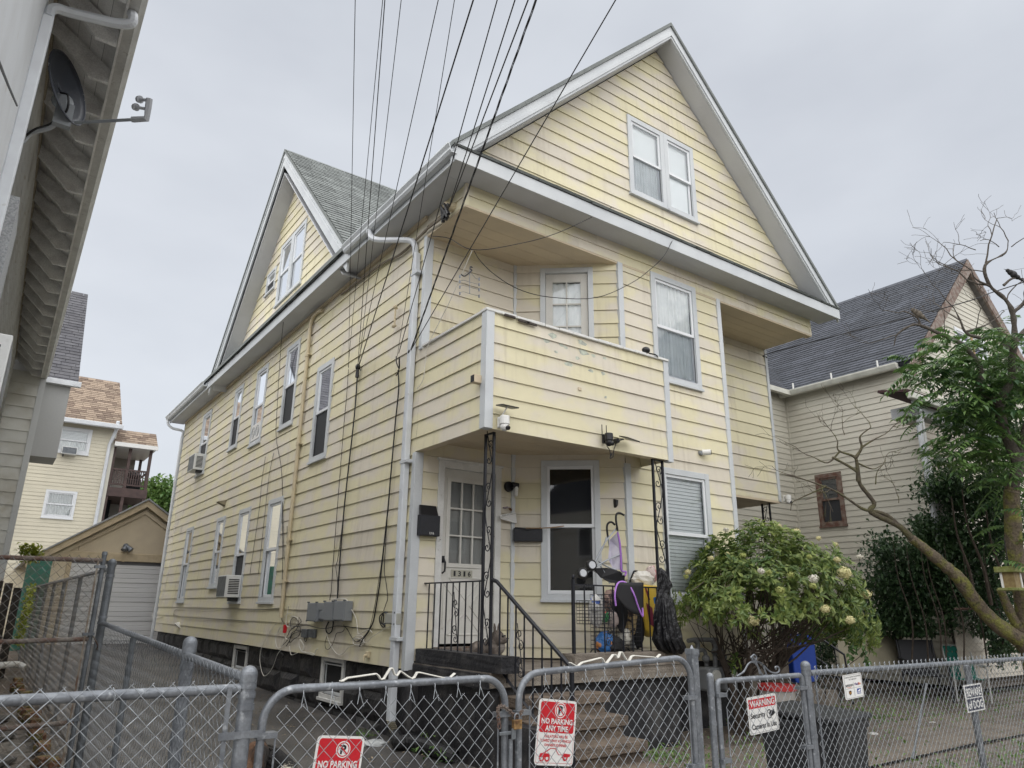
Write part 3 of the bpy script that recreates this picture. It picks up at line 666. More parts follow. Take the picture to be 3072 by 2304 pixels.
def gate(name, label, x0, x1, top, bot, rad, zl=None, zr=None, rr=.0172, cut=.055, x_in=.05):
    t = thing(name, label, 'gate', ((x0+x1)/2, YF, g(0, YF)))
    zl = zl or top; zr = zr or top; f = FF(0)
    pts = [(x0, 0, bot)]+[(x0+rad-rad*math.cos(R(a)), 0, zl-rad+rad*math.sin(R(a))) for a in range(0, 91, 10)]+[(x1-rad+rad*math.sin(R(a)), 0, zr-rad+rad*math.cos(R(a))) for a in range(0, 91, 10)]+[(x1, 0, bot)]
    MB(f).tube(pts, rr, 12).build('frame', GALV, t, smooth=True)
    MB(f).tube([(x0, 0, bot), (x1, 0, bot)], rr, 12).build('bottom_rail', GALV, t, smooth=True)
    chain(t, Fr((x0+x_in, YF-rr-.003, 0), (1, 0, 0), (0, -1, 0)), x1-x0-2*x_in, bot+.01, lambda u: (zl+(zr-zl)*u/(x1-x0))-cut)
    mb = MB(f)
    for x in (x0+x_in+.004, x1-x_in-.004): mb.tube([(x, .02, bot), (x, .02, top-.16)], .004, 6)
    mb.build('tension_rod', GALV, t, kind='stuff')
    mb = MB(f); n = 8
    for i in range(n):
        u = x0+.16+i*(x1-x0-.32)/(n-1); z = zl+(zr-zl)*(u-x0)/(x1-x0)
        mb.tube([(u-.01, .02, z-cut-.02), (u-.004, .022, z-.02), (u, .0, z+rr+.002), (u+.004, -.022, z), (u+.01, .012, z-.05), (u+.02, .022, z-cut-.03)], .0018, 4)
    mb.build('tie_wires', WIRE, t, kind='stuff')
    mb = MB(f)
    for z in (1.12, .75):
        for x, s in ((x0, 1), (x1, -1)): mb.box(x-.022, x+s*.06+(.0), -.024, .026, z-.011, z+.011) if s > 0 else mb.box(x-.06, x+.022, -.024, .026, z-.011, z+.011)
    mb.build('brackets', GALV, t, kind='stuff')
    return t
gate('driveway_gate', 'left leaf of the chain link driveway gate with rounded corners', -2.995, -1.785, 1.289, .17, .13)
gate('driveway_gate', 'right leaf of the chain link driveway gate, rising to the right', -1.7, -.40, 1.31, .17, .13, zl=1.305, zr=1.345)
t = gate('walk_gate', 'narrow chain link walk gate with iron scrolls on top', -.16, .74, 1.2, .2, .03, cut=.03)
def spiral(c, r0, r1, a0, a1, n, sx=1):
    return [(c[0]+sx*(r0+(r1-r0)*i/n)*math.cos(R(a0+(a1-a0)*i/n)), c[1], c[2]+(r0+(r1-r0)*i/n)*math.sin(R(a0+(a1-a0)*i/n))) for i in range(n+1)]
SC = lambda x, y: at(9, x, y, 'y', YF)
mb = MB()
for pth in ([(350, 1065), (395, 1035), (425, 985), (455, 972), (485, 1000), (500, 1050)], [(440, 945), (462, 925), (478, 945), (462, 970), (448, 950), (450, 935), (470, 965), (500, 1030), (520, 1060)], [(480, 970), (515, 985), (530, 1020), (545, 1060)], [(480, 968), (520, 990), (560, 1030), (600, 1045), (625, 1030), (620, 1005), (600, 1005), (605, 1020)]):
    mb.tube(smoothpath([SC(*p) for p in pth], 5), .006, 6)
mb.build('scroll', GALV, t, smooth=True)
# chain and padlock on the driveway gate
ch = thing('gate_chain', 'rusty chain looped round the two driveway gate leaves', 'chain', (-1.75, YF, 1.1))
cp = smoothpath([at(8, x, y, 'y', YF-.035) for x, y in ((1025, 1400), (1015, 1300), (1020, 1265), (1050, 1262), (1090, 1290), (1130, 1325), (1150, 1320), (1175, 1285))], 4)
for i in range(0, len(cp)-1):
    a, b = cp[i], cp[i+1]; d = (b-a).normalized(); s_ = V((0, 1, 0)) if i % 2 else d.cross(V((0, 1, 0))); ln = (b-a).length*.72
    c = (a+b)/2; pts = [c+d*ln*math.cos(R(q))+s_*.009*math.sin(R(q)) for q in range(0, 360, 45)]
    MB().tube(pts, .0032, 5, closed=True).build('chain_link', RUST, ch, smooth=True)
pl = thing('padlock', 'weathered brass padlock hanging from the gate chain', 'padlock', at(8, 1138, 1390, 'y', YF-.045))
p = at(8, 1138, 1370, 'y', YF-.045)
MB().box(p.x-.024, p.x+.024, p.y-.012, p.y+.012, p.z-.026, p.z+.018).build('body', mat('old_brass', (.13, .07, .035), .55, (.3, .19, .08), 20, metal=.5, fine=.3), pl, bev=.003)
MB().tube([(p.x-.015, p.y, p.z+.015)]+[(p.x-.015*math.cos(R(a)), p.y, p.z+.03+.015*math.sin(R(a))) for a in range(0, 181, 30)]+[(p.x+.015, p.y, p.z+.015)], .004, 6).build('shackle', GALV, pl)
la = thing('gate_latch', 'grey fork latch joining the driveway gate leaves', 'latch', (-1.75, YF, .95))
p = at(8, 1085, 1430, 'y', YF-.03)
MB().box(p.x-.06, p.x+.03, p.y-.012, p.y, p.z-.008, p.z+.008).box(p.x+.005, p.x+.03, p.y-.02, p.y-.012, p.z-.03, p.z+.02).build('fork', GALVD, la, bev=.003)
MB().box(p.x+.004, p.x+.022, p.y-.005, p.y+.008, .3, p.z-.03).build('drop_rod', GALV, la, bev=.002)
# white bent metal strips tied on the gate tops
def ribbon(name, label, pts, wd):
    pts = [V(p) for p in pts]; mb = MB(); n = len(pts)
    for p in pts: mb.v += [p+V((0, -wd/2, 0)), p+V((0, wd/2, 0))]
    for i in range(n-1): mb.face(2*i, 2*i+2, 2*i+3, 2*i+1)
    return tag(mb.build(name, mat('white_strip', (.6, .59, .54), .45, fine=.06), solid=.006, bev=.002), label, 'strip', 'white bent strips on the gates')
ribbon('white_strip', 'white bent metal strip along the left driveway gate top', [at(8, x, y, 'y', YF) for x, y in ((-10, 1095), (5, 1095), (40, 1075), (225, 1048), (240, 1060), (255, 1085), (275, 1080), (315, 1015), (330, 1012), (345, 1055), (360, 1060), (382, 1030), (430, 1065), (455, 1080), (472, 1072), (490, 1040), (510, 1040), (665, 1075), (695, 1080), (735, 1045))], .02)
ribbon('white_strip', 'white bent metal strip along the right driveway gate top', [at(8, x, y, 'y', YF) for x, y in ((1480, 975), (1520, 998), (1535, 995), (1560, 975), (1680, 945), (1690, 950), (1705, 978), (1722, 975), (1760, 925), (1775, 925), (1785, 945), (1795, 940), (1806, 908), (1815, 908), (1850, 965), (1865, 962), (1880, 935), (1895, 930), (2020, 940), (2038, 950), (2065, 922))], .02)
# side fences along the driveway
def sfr(x, y): return Fr((x, y, 0), (0, 1, 0), (-1, 0, 0))
fpost('fence_post', 'thick galvanised post of the side fence beside the driveway', -3.06, -2.38, 1.46, .033, bands=(1.38, 1.3))
fpost('fence_post', 'thin dull line post of the low side fence', -3.06, -.65, 1.40, .02, mt=GALVD)
fpost('fence_post', 'tall galvanised post where low and tall side fences meet', -3.07, 1.0, 2.02, .034, bands=(1.5, 1.86, 1.45), mt=GALVD)
fence('side_fence', 'low chain link fence along the driveway', sfr(-3.07, -3.45), 4.45, [(1.335, 1.46)], .12, lambda u: 1.375+u*.026, rr=.0195, wm=GALVD, r=.0012, ns=3, bend=False)
fence('side_fence', 'tall chain link fence further up the driveway', sfr(-3.08, 1.02), 11, [(1.93, 1.95)], .2, 1.97, rr=.0195, mt=GALVD, wm=WIRED, r=.0011, ns=3, bend=False)
for i, y in enumerate((3.3, 5.2, 6.8, 8.4, 10.2, 12.0)): fpost('fence_post', ('first', 'second', 'third', 'fourth', 'fifth', 'sixth')[i]+' dull line post of the tall side fence counted from the rusty gate', -3.08, y, 1.95, .022, mt=GALVD, group='tall side fence posts')
t = fence('tall_gate', 'rusty tall chain link gate between the fence and the white house', Fr((-4.5, .6, 0), (1, 0, 0), (0, -1, 0)), 1.3, [(1.97, 1.985), (1.31, 1.34), (.66, .70)], .2, 2.03, rr=.019, mt=RUST, wm=WIRED, r=.002, ns=3, bend=True)
t['category'] = 'gate'
MB().tube([(-3.19, .6, .25), (-3.19, .6, 2.03)], .02, 12).cyl((-3.19, .6, 2.03), (-3.19, .6, 2.06), .024, .02, 12).build('end_post', GALVD, t); MB().box(-3.24, -3.225, .57, .576, .3, 1.98).build('tension_bar', mat('weathered_bar', (.24, .22, .18), .7, (.1, .06, .04), 12), t)
for z in (1.93, 1.38, .72): MB().box(-3.25, -3.165, .568, .632, z-.012, z+.012).build('clamp', GALVD, t)
mb = MB(); cc = smoothpath([(-3.17, .57, 1.36), (-3.12, .62, 1.29), (-3.1, .8, 1.25), (-3.07, .96, 1.24)], 4); mb.tube(cc, .006, 5); mb.build('chain', RUST, t)
# ---------------------------------------------------------------- signs
WSIGN = mat('sign_white', (.70, .70, .68), .45, fine=.03, col3=(.45, .42, .38), scale3=25, lo3=.7, hi3=.8)
RED = mat('sign_red', (.50, .012, .022), .45, fine=.05); BLKP = mat('print_black', (.012, .012, .016), .6); SLATE = mat('print_slate', (.03, .033, .06), .5)
def text(parent, fr, body, cx, cz, wdt, hgt, mt, n=.0016, bold=.012, shear=0):
    cu = bpy.data.curves.new('t', 'FONT'); cu.body = body; cu.size = 1; cu.offset = bold; cu.align_x = 'CENTER'; cu.shear = shear; cu.resolution_u = 3
    o = bpy.data.objects.new('t', cu); me = bpy.data.meshes.new_from_object(o); bpy.data.objects.remove(o); bpy.data.curves.remove(cu)
    xs = [v.co.x for v in me.vertices]; ys = [v.co.y for v in me.vertices]
    if not xs: return
    x0, x1, y0, y1 = min(xs), max(xs), min(ys), max(ys); mb = MB(fr)
    mb.v = [fr.p(cx+((v.co.x-x0)/(x1-x0)-.5)*wdt, n, cz+((v.co.y-y0)/(y1-y0)-.5)*hgt) for v in me.vertices]
    for p in me.polygons: mb.face(*p.vertices)
    bpy.data.meshes.remove(me)
    mb.build('lettering', mt, parent)
def rrect(x0, x1, z0, z1, r, n, seg=5):
    o = []
    for cx, cz, a in ((x1-r, z1-r, 0), (x0+r, z1-r, 90), (x0+r, z0+r, 180), (x1-r, z0+r, 270)):
        o += [(cx+r*math.cos(R(a+90*i/seg)), n, cz+r*math.sin(R(a+90*i/seg))) for i in range(seg+1)]
    return o
def disc(mb, c, r, n, r2=0, k=28):
    b = len(mb.v)
    if r2:
        for i in range(k):
            a = 2*math.pi*i/k
            for q in (r, r2): mb.v.append(mb.fr.p(c[0]+q*math.cos(a), n, c[1]+q*math.sin(a)))
        for i in range(k): j = (i+1) % k; mb.face(b+2*i, b+2*j, b+2*j+1, b+2*i+1)
    else:
        mb.v += [mb.fr.p(c[0]+r*math.cos(2*math.pi*i/k), n, c[1]+r*math.sin(2*math.pi*i/k)) for i in range(k)]; mb.face(*range(b, b+k))
def flat(parent, fr, pts, n, mt, name='print'):
    mb = MB(fr); mb.v = [fr.p(x, n, z) for x, z in pts]; mb.face(*range(len(pts))); return mb.build(name, mt, parent)
def sframe(tl, tr, bl):
    X = (tr-tl).normalized(); Z = (tl-bl); Z = (Z-X*Z.dot(X)).normalized(); Y = X.cross(Z)*1.0
    f = Fr(bl, X, -Y if Y.dot(CAM-tl) < 0 else Y, Z); return f, (tr-tl).length, (tl-bl).length
def noparking(label, tl, tr, bl):
    f, w_, h_ = sframe(tl, tr, bl); t = thing('parking_sign', label, 'sign', bl, 'no parking signs on the driveway gate')
    MB(f).prism(rrect(0, w_, 0, h_, .02, -.003), (0, .003, 0)).build('plate', WSIGN, t)
    s = w_/.3
    MB(f).prism([p for p in rrect(.014*s, w_-.014*s, h_*.49, h_-.014*s, .014, .0006)], (0, .0003, 0)).build('red_panel', RED, t)
    mb = MB(f); c = (w_/2+.02*s, h_*.84); disc(mb, c, .045*s, .0014); mb.build('print', WSIGN, t)
    mb = MB(f); disc(mb, c, .039*s, .0018, .033*s); mb.quad((c[0]-.03*s, .0026, c[1]+.022*s), (c[0]-.024*s, .0026, c[1]+.027*s), (c[0]+.03*s, .0026, c[1]-.022*s), (c[0]+.024*s, .0026, c[1]-.027*s)); mb.build('print', RED, t)
    text(t, f, 'P', c[0], c[1], .036*s, .05*s, BLKP, .0022, .04)
    text(t, f, 'NO PARKING', w_/2, h_*.665, w_*.82, h_*.085, WSIGN, .0016, .03); text(t, f, 'ANY TIME', w_/2, h_*.555, w_*.6, h_*.085, WSIGN, .0016, .03)
    for k_, (b, ww) in enumerate((('VIOLATORS WILL BE', .62), ('TOWED AWAY AT VEHICLE', .8), ("OWNER'S EXPENSE", .58))): text(t, f, b, w_/2, h_*(.435-.065*k_), w_*ww, h_*.042, RED, .0016, .02)
    mb = MB(f); disc(mb, (w_*.17, h_*.11), .02*s, .0022, .011*s); disc(mb, (w_*.31, h_*.11), .02*s, .0022, .011*s); disc(mb, (w_*.78, h_*.13), .02*s, .0022, .011*s)
    for q in ([(.1, .12), (.38, .13), (.37, .175), (.28, .18), (.13, .18)], [(.18, .18), (.38, .26), (.39, .25), (.24, .18)], [(.38, .26), (.5, .26), (.5, .25), (.38, .25)], [(.49, .26), (.6, .16), (.61, .165), (.51, .265)], [(.6, .16), (.72, .165), (.72, .172), (.6, .168)], [(.68, .12), (.9, .14), (.92, .18), (.72, .19)]):
        b = len(mb.v); mb.v += [f.p(x*w_, .0018, z*h_) for x, z in q]; mb.face(*range(b, b+len(q)))
    mb.build('print', RED, t)
    mb = MB(f); 
    for (a, b_, c_, d_) in ((.03, .97, .035, .04), (.03, .035, .04, .48), (.965, .97, .04, .48)): mb.quad((a*w_, .0012, c_*h_), (b_*w_, .0012, c_*h_), (b_*w_, .0012, d_*h_), (a*w_, .0012, d_*h_))
    mb.build('print', RED, t)
YS = YF+.03
noparking('red and white no parking sign on the right driveway gate leaf', at(8, 1275, 1205, 'y', YS), at(8, 1517, 1228, 'y', YS), at(8, 1248, 1640, 'y', YS))
tl, tr = at(7, 2062, 1447, 'y', YS), at(8, 155, 1455, 'y', YS)
noparking('red and white no parking sign low on the left driveway gate leaf', tl, tr, tl+(tr-tl).cross(V((0, -1, 0))).normalized()*-(tr-tl).length*1.5 if (tr-tl).cross(V((0, -1, 0))).z > 0 else tl+(tr-tl).cross(V((0, -1, 0))).normalized()*(tr-tl).length*1.5)
f, w_, h_ = sframe(at(9, 413, 1205, 'y', YS), at(9, 600, 1172, 'y', YS), at(9, 440, 1450, 'y', YS))
t = thing('camera_sign', 'white and red warning sign about security cameras on the walk gate', 'sign', f.O)
MB(f).prism(rrect(0, w_, 0, h_, .015, -.003), (0, .003, 0)).build('plate', WSIGN, t)
flat(t, f, [(.04*w_, .68*h_), (.96*w_, .68*h_), (.96*w_, .93*h_), (.04*w_, .93*h_)], .0008, RED, 'red_panel')
text(t, f, 'WARNING', w_/2, h_*.805, w_*.84, h_*.17, WSIGN, .0016, .02); text(t, f, 'Security', w_*.32, h_*.47, w_*.5, h_*.2, BLKP, .0016, .02); text(t, f, 'Cameras In Use', w_/2, h_*.2, w_*.84, h_*.15, BLKP, .0016, .02)
mb = MB(f); disc(mb, (w_*.7, h_*.47), w_*.09, .0016, w_*.07); disc(mb, (w_*.74, h_*.47), w_*.045, .0018); mb.quad((w_*.72, .0014, h_*.54), (w_*.88, .0014, h_*.58), (w_*.9, .0014, h_*.46), (w_*.8, .0014, h_*.4)); mb.build('print', BLKP, t)
mb = MB(f)
for a in ((.03, .97, .03, .036), (.03, .036, .036, .66), (.964, .97, .036, .66)): mb.quad((a[0]*w_, .0012, a[2]*h_), (a[1]*w_, .0012, a[2]*h_), (a[1]*w_, .0012, a[3]*h_), (a[0]*w_, .0012, a[3]*h_))
mb.build('print', BLKP, t)
f, w_, h_ = sframe(at(9, 1033, 1062, 'y', YF-.03), at(9, 1150, 1040, 'y', YF-.03), at(9, 1060, 1220, 'y', YF-.03))
t = thing('delivery_sign', 'small white parcel delivery sign hung near the yard fence top', 'sign', f.O)
MB(f).prism(rrect(0, w_, 0, h_, .012, -.004), (0, .004, 0)).build('plate', WSIGN, t)
text(t, f, 'PLEASE LEAVE PACKAGES', w_/2, h_*.89, w_*.86, h_*.05, BLKP); text(t, f, 'IN THE BOX', w_/2, h_*.79, w_*.42, h_*.05, BLKP)
text(t, f, 'amazon', w_*.27, h_*.56, w_*.4, h_*.09, BLKP, .0016, .01); text(t, f, 'Fed', w_*.67, h_*.57, w_*.2, h_*.1, mat('print_purple', (.05, .01, .15), .5), .0016, .03); text(t, f, 'Ex', w_*.84, h_*.57, w_*.13, h_*.1, mat('print_orange', (.6, .12, .01), .5), .0016, .03)
flat(t, f, [(w_*(.27+.16*math.cos(R(a))), h_*(.55+(.09 if i < 7 else .075)*math.sin(R(a)))) for i, a in list(enumerate(range(210, 331, 20)))+[(9, a) for a in range(330, 209, -20)]], .0016, MAT['print_orange'])
flat(t, f, [(w_*x, h_*z) for x, z in ((.2, .33), (.27, .35), (.34, .33), (.34, .22), (.27, .15), (.2, .22))], .0014, mat('print_brown', (.09, .035, .012), .5)); text(t, f, 'ups', w_*.27, h_*.24, w_*.1, h_*.07, mat('print_gold', (.6, .33, .04), .5), .0018, .02)
flat(t, f, [(w_*x, h_*z) for x, z in ((.63, .21), (.83, .21), (.87, .37), (.66, .37))], .0014, mat('print_blue', (.02, .06, .28), .5)); flat(t, f, [(w_*x, h_*z) for x, z in ((.65, .26), (.8, .34), (.84, .33), (.78, .23))], .0018, WSIGN); flat(t, f, [(w_*x, h_*z) for x, z in ((.63, .155), (.86, .155), (.86, .18), (.63, .18))], .0014, MAT['print_blue'])
mb = MB(f)
for a in ((.04, .96, .035, .045), (.04, .05, .045, .97), (.95, .96, .045, .97), (.04, .96, .965, .975), (.495, .505, .08, .68), (.08, .92, .425, .432)): mb.quad((a[0]*w_, .0012, a[2]*h_), (a[1]*w_, .0012, a[2]*h_), (a[1]*w_, .0012, a[3]*h_), (a[0]*w_, .0012, a[3]*h_))
mb.build('print', BLKP, t)
f, w_, h_ = sframe(at(9, 1830, 1125, 'y', YS), at(9, 1942, 1107, 'y', YS), at(9, 1850, 1303, 'y', YS))
t = thing('dog_sign', 'dark blue and white beware of dog sign on the yard fence', 'sign', f.O)
MB(f).prism(rrect(0, w_, 0, h_, .008, -.004), (0, .004, 0)).build('plate', WSIGN, t); flat(t, f, [(w_*.06, h_*.05), (w_*.94, h_*.05), (w_*.94, h_*.95), (w_*.06, h_*.95)], .0008, SLATE)
flat(t, f, [(w_*.03, h_*.485), (w_*.97, h_*.485), (w_*.97, h_*.52), (w_*.03, h_*.52)], .0012, WSIGN)
text(t, f, 'BEWARE', w_/2, h_*.72, w_*.8, h_*.3, WSIGN, .0016, .03); text(t, f, 'of DOG', w_/2, h_*.26, w_*.8, h_*.3, WSIGN, .0016, .03)
# ---------------------------------------------------------------- porch ironwork (parts of the house)
def bar(mb, a, b, w): # square bar
    a, b = V(a), V(b); mb.tube([a, b], w*.72, 4)
def iron_post(p0, p1, z0, z1):
    mb = MB(); 
    for p in (p0, p1): mb.box(p[0]-.014, p[0]+.014, p[1]-.014, p[1]+.014, z0, z1)
    c = ((p0[0]+p1[0])/2, (p0[1]+p1[1])/2); mb.box(min(p0[0], p1[0])-.014, max(p0[0], p1[0])+.014, min(p0[1], p1[1])-.0139, max(p0[1], p1[1])+.0139, z1-.02, z1-.002)
    o = mb.build('iron_post', IRON, house, bev=.003)
    X = V((p1[0]-p0[0], p1[1]-p0[1], 0)); wd = X.length-.03; f = Fr((c[0], c[1], 0), X, (0, 0, 1), (0, 0, 1)); f.Y = V((-f.X.y, f.X.x, 0))
    z = z0+.1; mb = MB(f); sg = 1
    while z < z1-.3:
        r = wd*.42
        mb.tube([(sg*wd*.5, 0, z-.06), (sg*wd*.4, 0, z), (0, 0, z+.16), (-sg*wd*.4, 0, z+.34), (-sg*wd*.5, 0, z+.42)], .006, 5)
        mb.tube(spiral((sg*(wd*.5-r), 0, z+.2), r, .008, -60, 430, 22, sg), .006, 5)
        mb.tube(spiral((-sg*(wd*.5-r), 0, z+.03), r, .008, 120, 560, 22, -sg), .006, 5)
        z += .46; sg = -sg
    mb.build('scroll', IRON, o, smooth=True)
iron_post((.2, -.26), (.2, -.42), 1.18, 3.45); iron_post((2.56, -.49), (2.735, -.49), 1.17, 3.44)
iron_post((7.12, 1.05), (7.12, 1.2), .3, 3.52)
def orn(f, u, z0, z1, wd, par):
    mb = MB(f); h = z1-z0; r = wd*.45
    for zz, a in ((.18, 1), (.62, 1)):
        mb.tube(spiral((u+r*.2, 0, z0+h*zz+.05), r, .007, -90, 380, 20), .005, 5); mb.tube(spiral((u-r*.2, 0, z0+h*zz-.05), r, .007, 90, 560, 20), .005, 5)
    mb.tube([(u-wd*.5, 0, z0+.02), (u, 0, z0+h*.5), (u+wd*.4, 0, z1-.06)], .005, 5); mb.build('scroll', IRON, par, smooth=True)
# left railing, landing to house
fl = Fr((.2, 0, 0), (0, 1, 0), (-1, 0, 0))
o = MB(fl).box(-.25, 1.0, -.016, .016, 1.885, 1.9).tube([(1.0, 0, 1.89), (1.02, 0, 1.87), (1.01, 0, 1.845)], .014, 6).build('railing', IRON, house)
for i in range(9): MB(fl).box(.86-i*.133-.006, .86-i*.133+.006, -.006, .006, 1.18, 1.886).build('baluster', IRON, o)
orn(fl, .86-4.5*.133, 1.25, 1.85, .11, o)
# stair handrail
o = MB(fl).tube([(-.43, 0, 1.9), (-.52, 0, 1.88), (-1.64, 0, 1.16), (-1.67, 0, 1.1)], .021, 6).tube([(-.43, 0, 1.1), (-.6, 0, 1.06), (-1.66, 0, .36)], .016, 4).build('handrail', IRON, house)
for i in range(8):
    y = -.58-i*.135; z1 = 1.88+(y+.52)*.643; z0 = 1.08+(y+.5)*.62; MB(fl).box(y-.006, y+.006, -.006, .006, z0, z1-.01).build('baluster', IRON, o)
MB(fl).box(-1.68, -1.65, -.015, .015, .2, 1.16).build('newel', IRON, o); orn(fl, -.58-2.5*.135, 1.0, 1.55, .11, o)
# right railing on the concrete curb
fr_ = Fr((0, -.52, 0), (1, 0, 0), (0, -1, 0))
zr = at(8, 1545, 468, 'y', -.52).z
o = MB(fr_).box(1.2, 2.6, -.016, .016, zr-.015, zr).build('railing', IRON, house)
MB(fr_).box(1.185, 1.215, -.015, .015, 1.17, zr+.05).ell((1.2, 0, zr+.075), .02, .02, .026, 8, 6).build('newel', IRON, o)
for i in range(9): MB(fr_).box(1.36+i*.142-.006, 1.36+i*.142+.006, -.006, .006, 1.17, zr-.014).build('baluster', IRON, o)
orn(fr_, 1.36+2.5*.142, 1.22, zr-.05, .11, o)
# ---------------------------------------------------------------- downspouts, pipes (parts of the house)
def spout(pts, w_=.035, d_=.028, mt=DSPT, name='downspout', k=1, par=None):
    MB().tube(smoothpath(pts, k) if k > 1 else pts, .04, 8).build(name, mt, par or house, smooth=False)
yd = 1.13
o = MB().tube(smoothpath([(-.44, 1.9, 6.74), (-.43, 1.85, 6.62), (-.36, 1.7, 6.52), (-.12, 1.3, 6.42), (-.065, 1.2, 6.32), (-.062, yd+.03, 6.15)], 4), .042, 8).build('downspout', DSPT, house, smooth=True)
MB().box(-.10, -.022, yd-.05, yd+.05, .42, 6.16).build('downspout_pipe', DSPT, o, bev=.012)
mb = MB()
for i in range(1, 4): mb.box(-.103, -.1, yd-.05+i*.025-.003, yd-.05+i*.025+.003, .45, 6.1)
mb.build('downspout_rib', DSPT, o)
for z in (5.85, 3.32, 1.28): MB().box(-.108, -.018, yd-.13, yd+.056, z-.02, z+.02).build('strap', TRIM, o, bev=.003)
mb = MB()
for i in range(9): mb.tube([(-.062+.004*i, yd-.008*i, .43-.018*i), (-.062+.004*i, yd-.008*i, .42-.018*i)], [.052, .044], 8)
mb.build('elbow', mat('dirty_white', (.5, .47, .38), .6, (.3, .27, .2), 10), o)
ho = thing('drain_hose', 'black corrugated drain hose lying on the driveway by the porch', 'hose', (-.2, .2, .25))
hp = smoothpath([at(8, 355, 1450, 'x', -.05), at(8, 375, 1490, 'z', .30), at(8, 450, 1490, 'z', .30), at(8, 560, 1520, 'z', .29), at(8, 660, 1560, 'z', .28), at(8, 740, 1590, 'z', .26)], 14)
mb = MB(); mb.tube(hp, [.062+.007*(i % 2) for i in range(len(hp))], 12, cap=False); mb.build('pipe', BLKR, ho, smooth=False, solid=.006)
o = MB().tube(smoothpath([(-.06, 4.6, 6.53), (-.06, 4.75, 6.56), (-.06, 5.0, 6.55), (-.06, 5.11, 6.42), (-.06, 5.12, 6.2)], 4)+[V((-.06, 5.12, z)) for z in (4, 2.5, 1.45)], .032, 10).build('conduit', TANP, house, smooth=True)
for z in (5.85, 4.25, 2.65, 2.0): MB().cyl((-.06, 5.12, z-.03), (-.06, 5.12, z+.03), .042, .042, 12).box(-.075, -.01, 5.03, 5.2, z-.008, z+.008).build('coupling', TANP, o)
MB().tube(smoothpath([(-.44, 15.5, 6.74), (-.43, 15.5, 6.62), (-.3, 15.45, 6.5), (-.05, 15.3, 6.42), (-.05, 15.26, 6.2)], 4)+[V((-.05, 15.27, .6))], .038, 8).build('downspout', DSPT, house, smooth=True)
# ---------------------------------------------------------------- air conditioners in the windows
def aircon(label, fr, u0, u1, z0, z1, out=.36, grp=None):
    t = thing('air_conditioner', label, 'air conditioner', fr.p((u0+u1)/2, out/2, z0))
    MB(fr).box(u0, u1, -.05, out, z0, z1).build('case', mat('aircon_white', (.62, .63, .62), .5, fine=.03, col3=(.4, .39, .37), scale3=10, lo3=.62, hi3=.8), t, bev=.008)
    mb = MB(fr)
    for i in range(9): z = z0+.06+i*(z1-z0-.12)/9; mb.box(u0-.003, u0+.002, .06, out-.05, z, z+(z1-z0)/22)
    mb.build('vent', BLK, t, kind='stuff')
    MB(fr).quad((u0+.02, out+.002, z0+.02), (u1-.02, out+.002, z0+.02), (u1-.02, out+.002, z1-.02), (u0+.02, out+.002, z1-.02)).build('coil', GALVD, t)
    MB(fr).box(u0+.05, u0+.09, 0, out-.08, z0-.07, z0-.002).build('bracket', BLK, t)
    return t
aircon('white window air conditioner in the far upper window of the side wall', SIDE, 12.15, 12.8, 4.83, 5.24, .26)
aircon('white window air conditioner in a ground floor window of the side wall', SIDE, 7.67, 8.27, 1.77, 2.17, .3)
fa = thing('window_fan', 'white twin window fan in an upper side window', 'fan', SIDE.p(7.9, .02, 4.9))
MB(SIDE).box(7.63, 8.18, -.006, .035, 4.83, 5.17).build('case', WHT, fa, bev=.006)
for u in (7.77, 8.04):
    mb = MB(SIDE)
    for i in range(20):
        a, b = 18*i, 18*(i+1)
    mb.tube([(u+.11*math.cos(R(a)), .036, 5.0+.11*math.sin(R(a))) for a in range(0, 360, 20)], .006, 5, closed=True)
    for q in (.04, .075): mb.tube([(u+q*math.cos(R(a)), .036, 5.0+q*math.sin(R(a))) for a in range(0, 360, 30)], .003, 4, closed=True)
    mb.build('grille', GREY, fa)
# ---------------------------------------------------------------- utility boxes on the side wall
def ubox(label, y0, y1, z0, z1, d_=.13, mt=None, name='utility_box', detail=True):
    t = thing(name, label, 'utility box', (-d_/2, (y0+y1)/2, z0)); n0 = .02
    MB(SIDE).box(y0, y1, n0, d_, z0, z1).build('case', mt or GREY, t, bev=.006)
    if detail:
        MB(SIDE).box(y0+.012, y1-.012, d_, d_+.008, z0+.012, z1-.012).build('cover', mt or GREY, t, bev=.003)
        mb = MB(SIDE)
        for u in (y0+.02, y1-.03): mb.box(u, u+.025, d_-.02, d_+.014, z1-.004, z1+.016); mb.box(u, u+.02, d_, d_+.014, z0-.006, z0+.012)
        mb.build('latches', GALVD, t, kind='stuff')
    return t
def uy(t_, x, y, n=.08): return at(t_, x, y, 'x', -n)
def ub(t1, x1_, y1_, t2, x2_, y2_): a = uy(t1, x1_, y1_); b = uy(t2, x2_, y2_); return min(a.y, b.y), max(a.y, b.y), min(a.z, b.z), max(a.z, b.z)
def zf(x, y, ox=780, oy=1700, s=4.608, n=.1): return atp(ox+x/s, oy+y/s, 'x', -n)
for lab, a, b in (('leftmost tall grey utility box on the side wall', (690, 500), (800, 760)), ('middle tall grey utility box on the side wall', (915, 485), (1030, 750)), ('right tall grey utility box on the side wall', (1062, 475), (1190, 750))):
    p, q = zf(*a), zf(*b); ubox(lab, q.y, p.y, q.z, p.z)
p, q = zf(815, 610), zf(900, 735); ubox('small grey junction box between two tall utility boxes', q.y, p.y, q.z, p.z, .09)
p, q = zf(1720, 640), zf(1870, 800); ubox('beige grey cable box beside the downspout', q.y, p.y, q.z, p.z, .09, mat('box_beige', (.36, .36, .32), .5))
p, q = zf(535, 860), zf(600, 985); ubox('finned metal splitter hanging among the cables', q.y, p.y, q.z, p.z, .06, GALVD, 'cable_splitter', False)
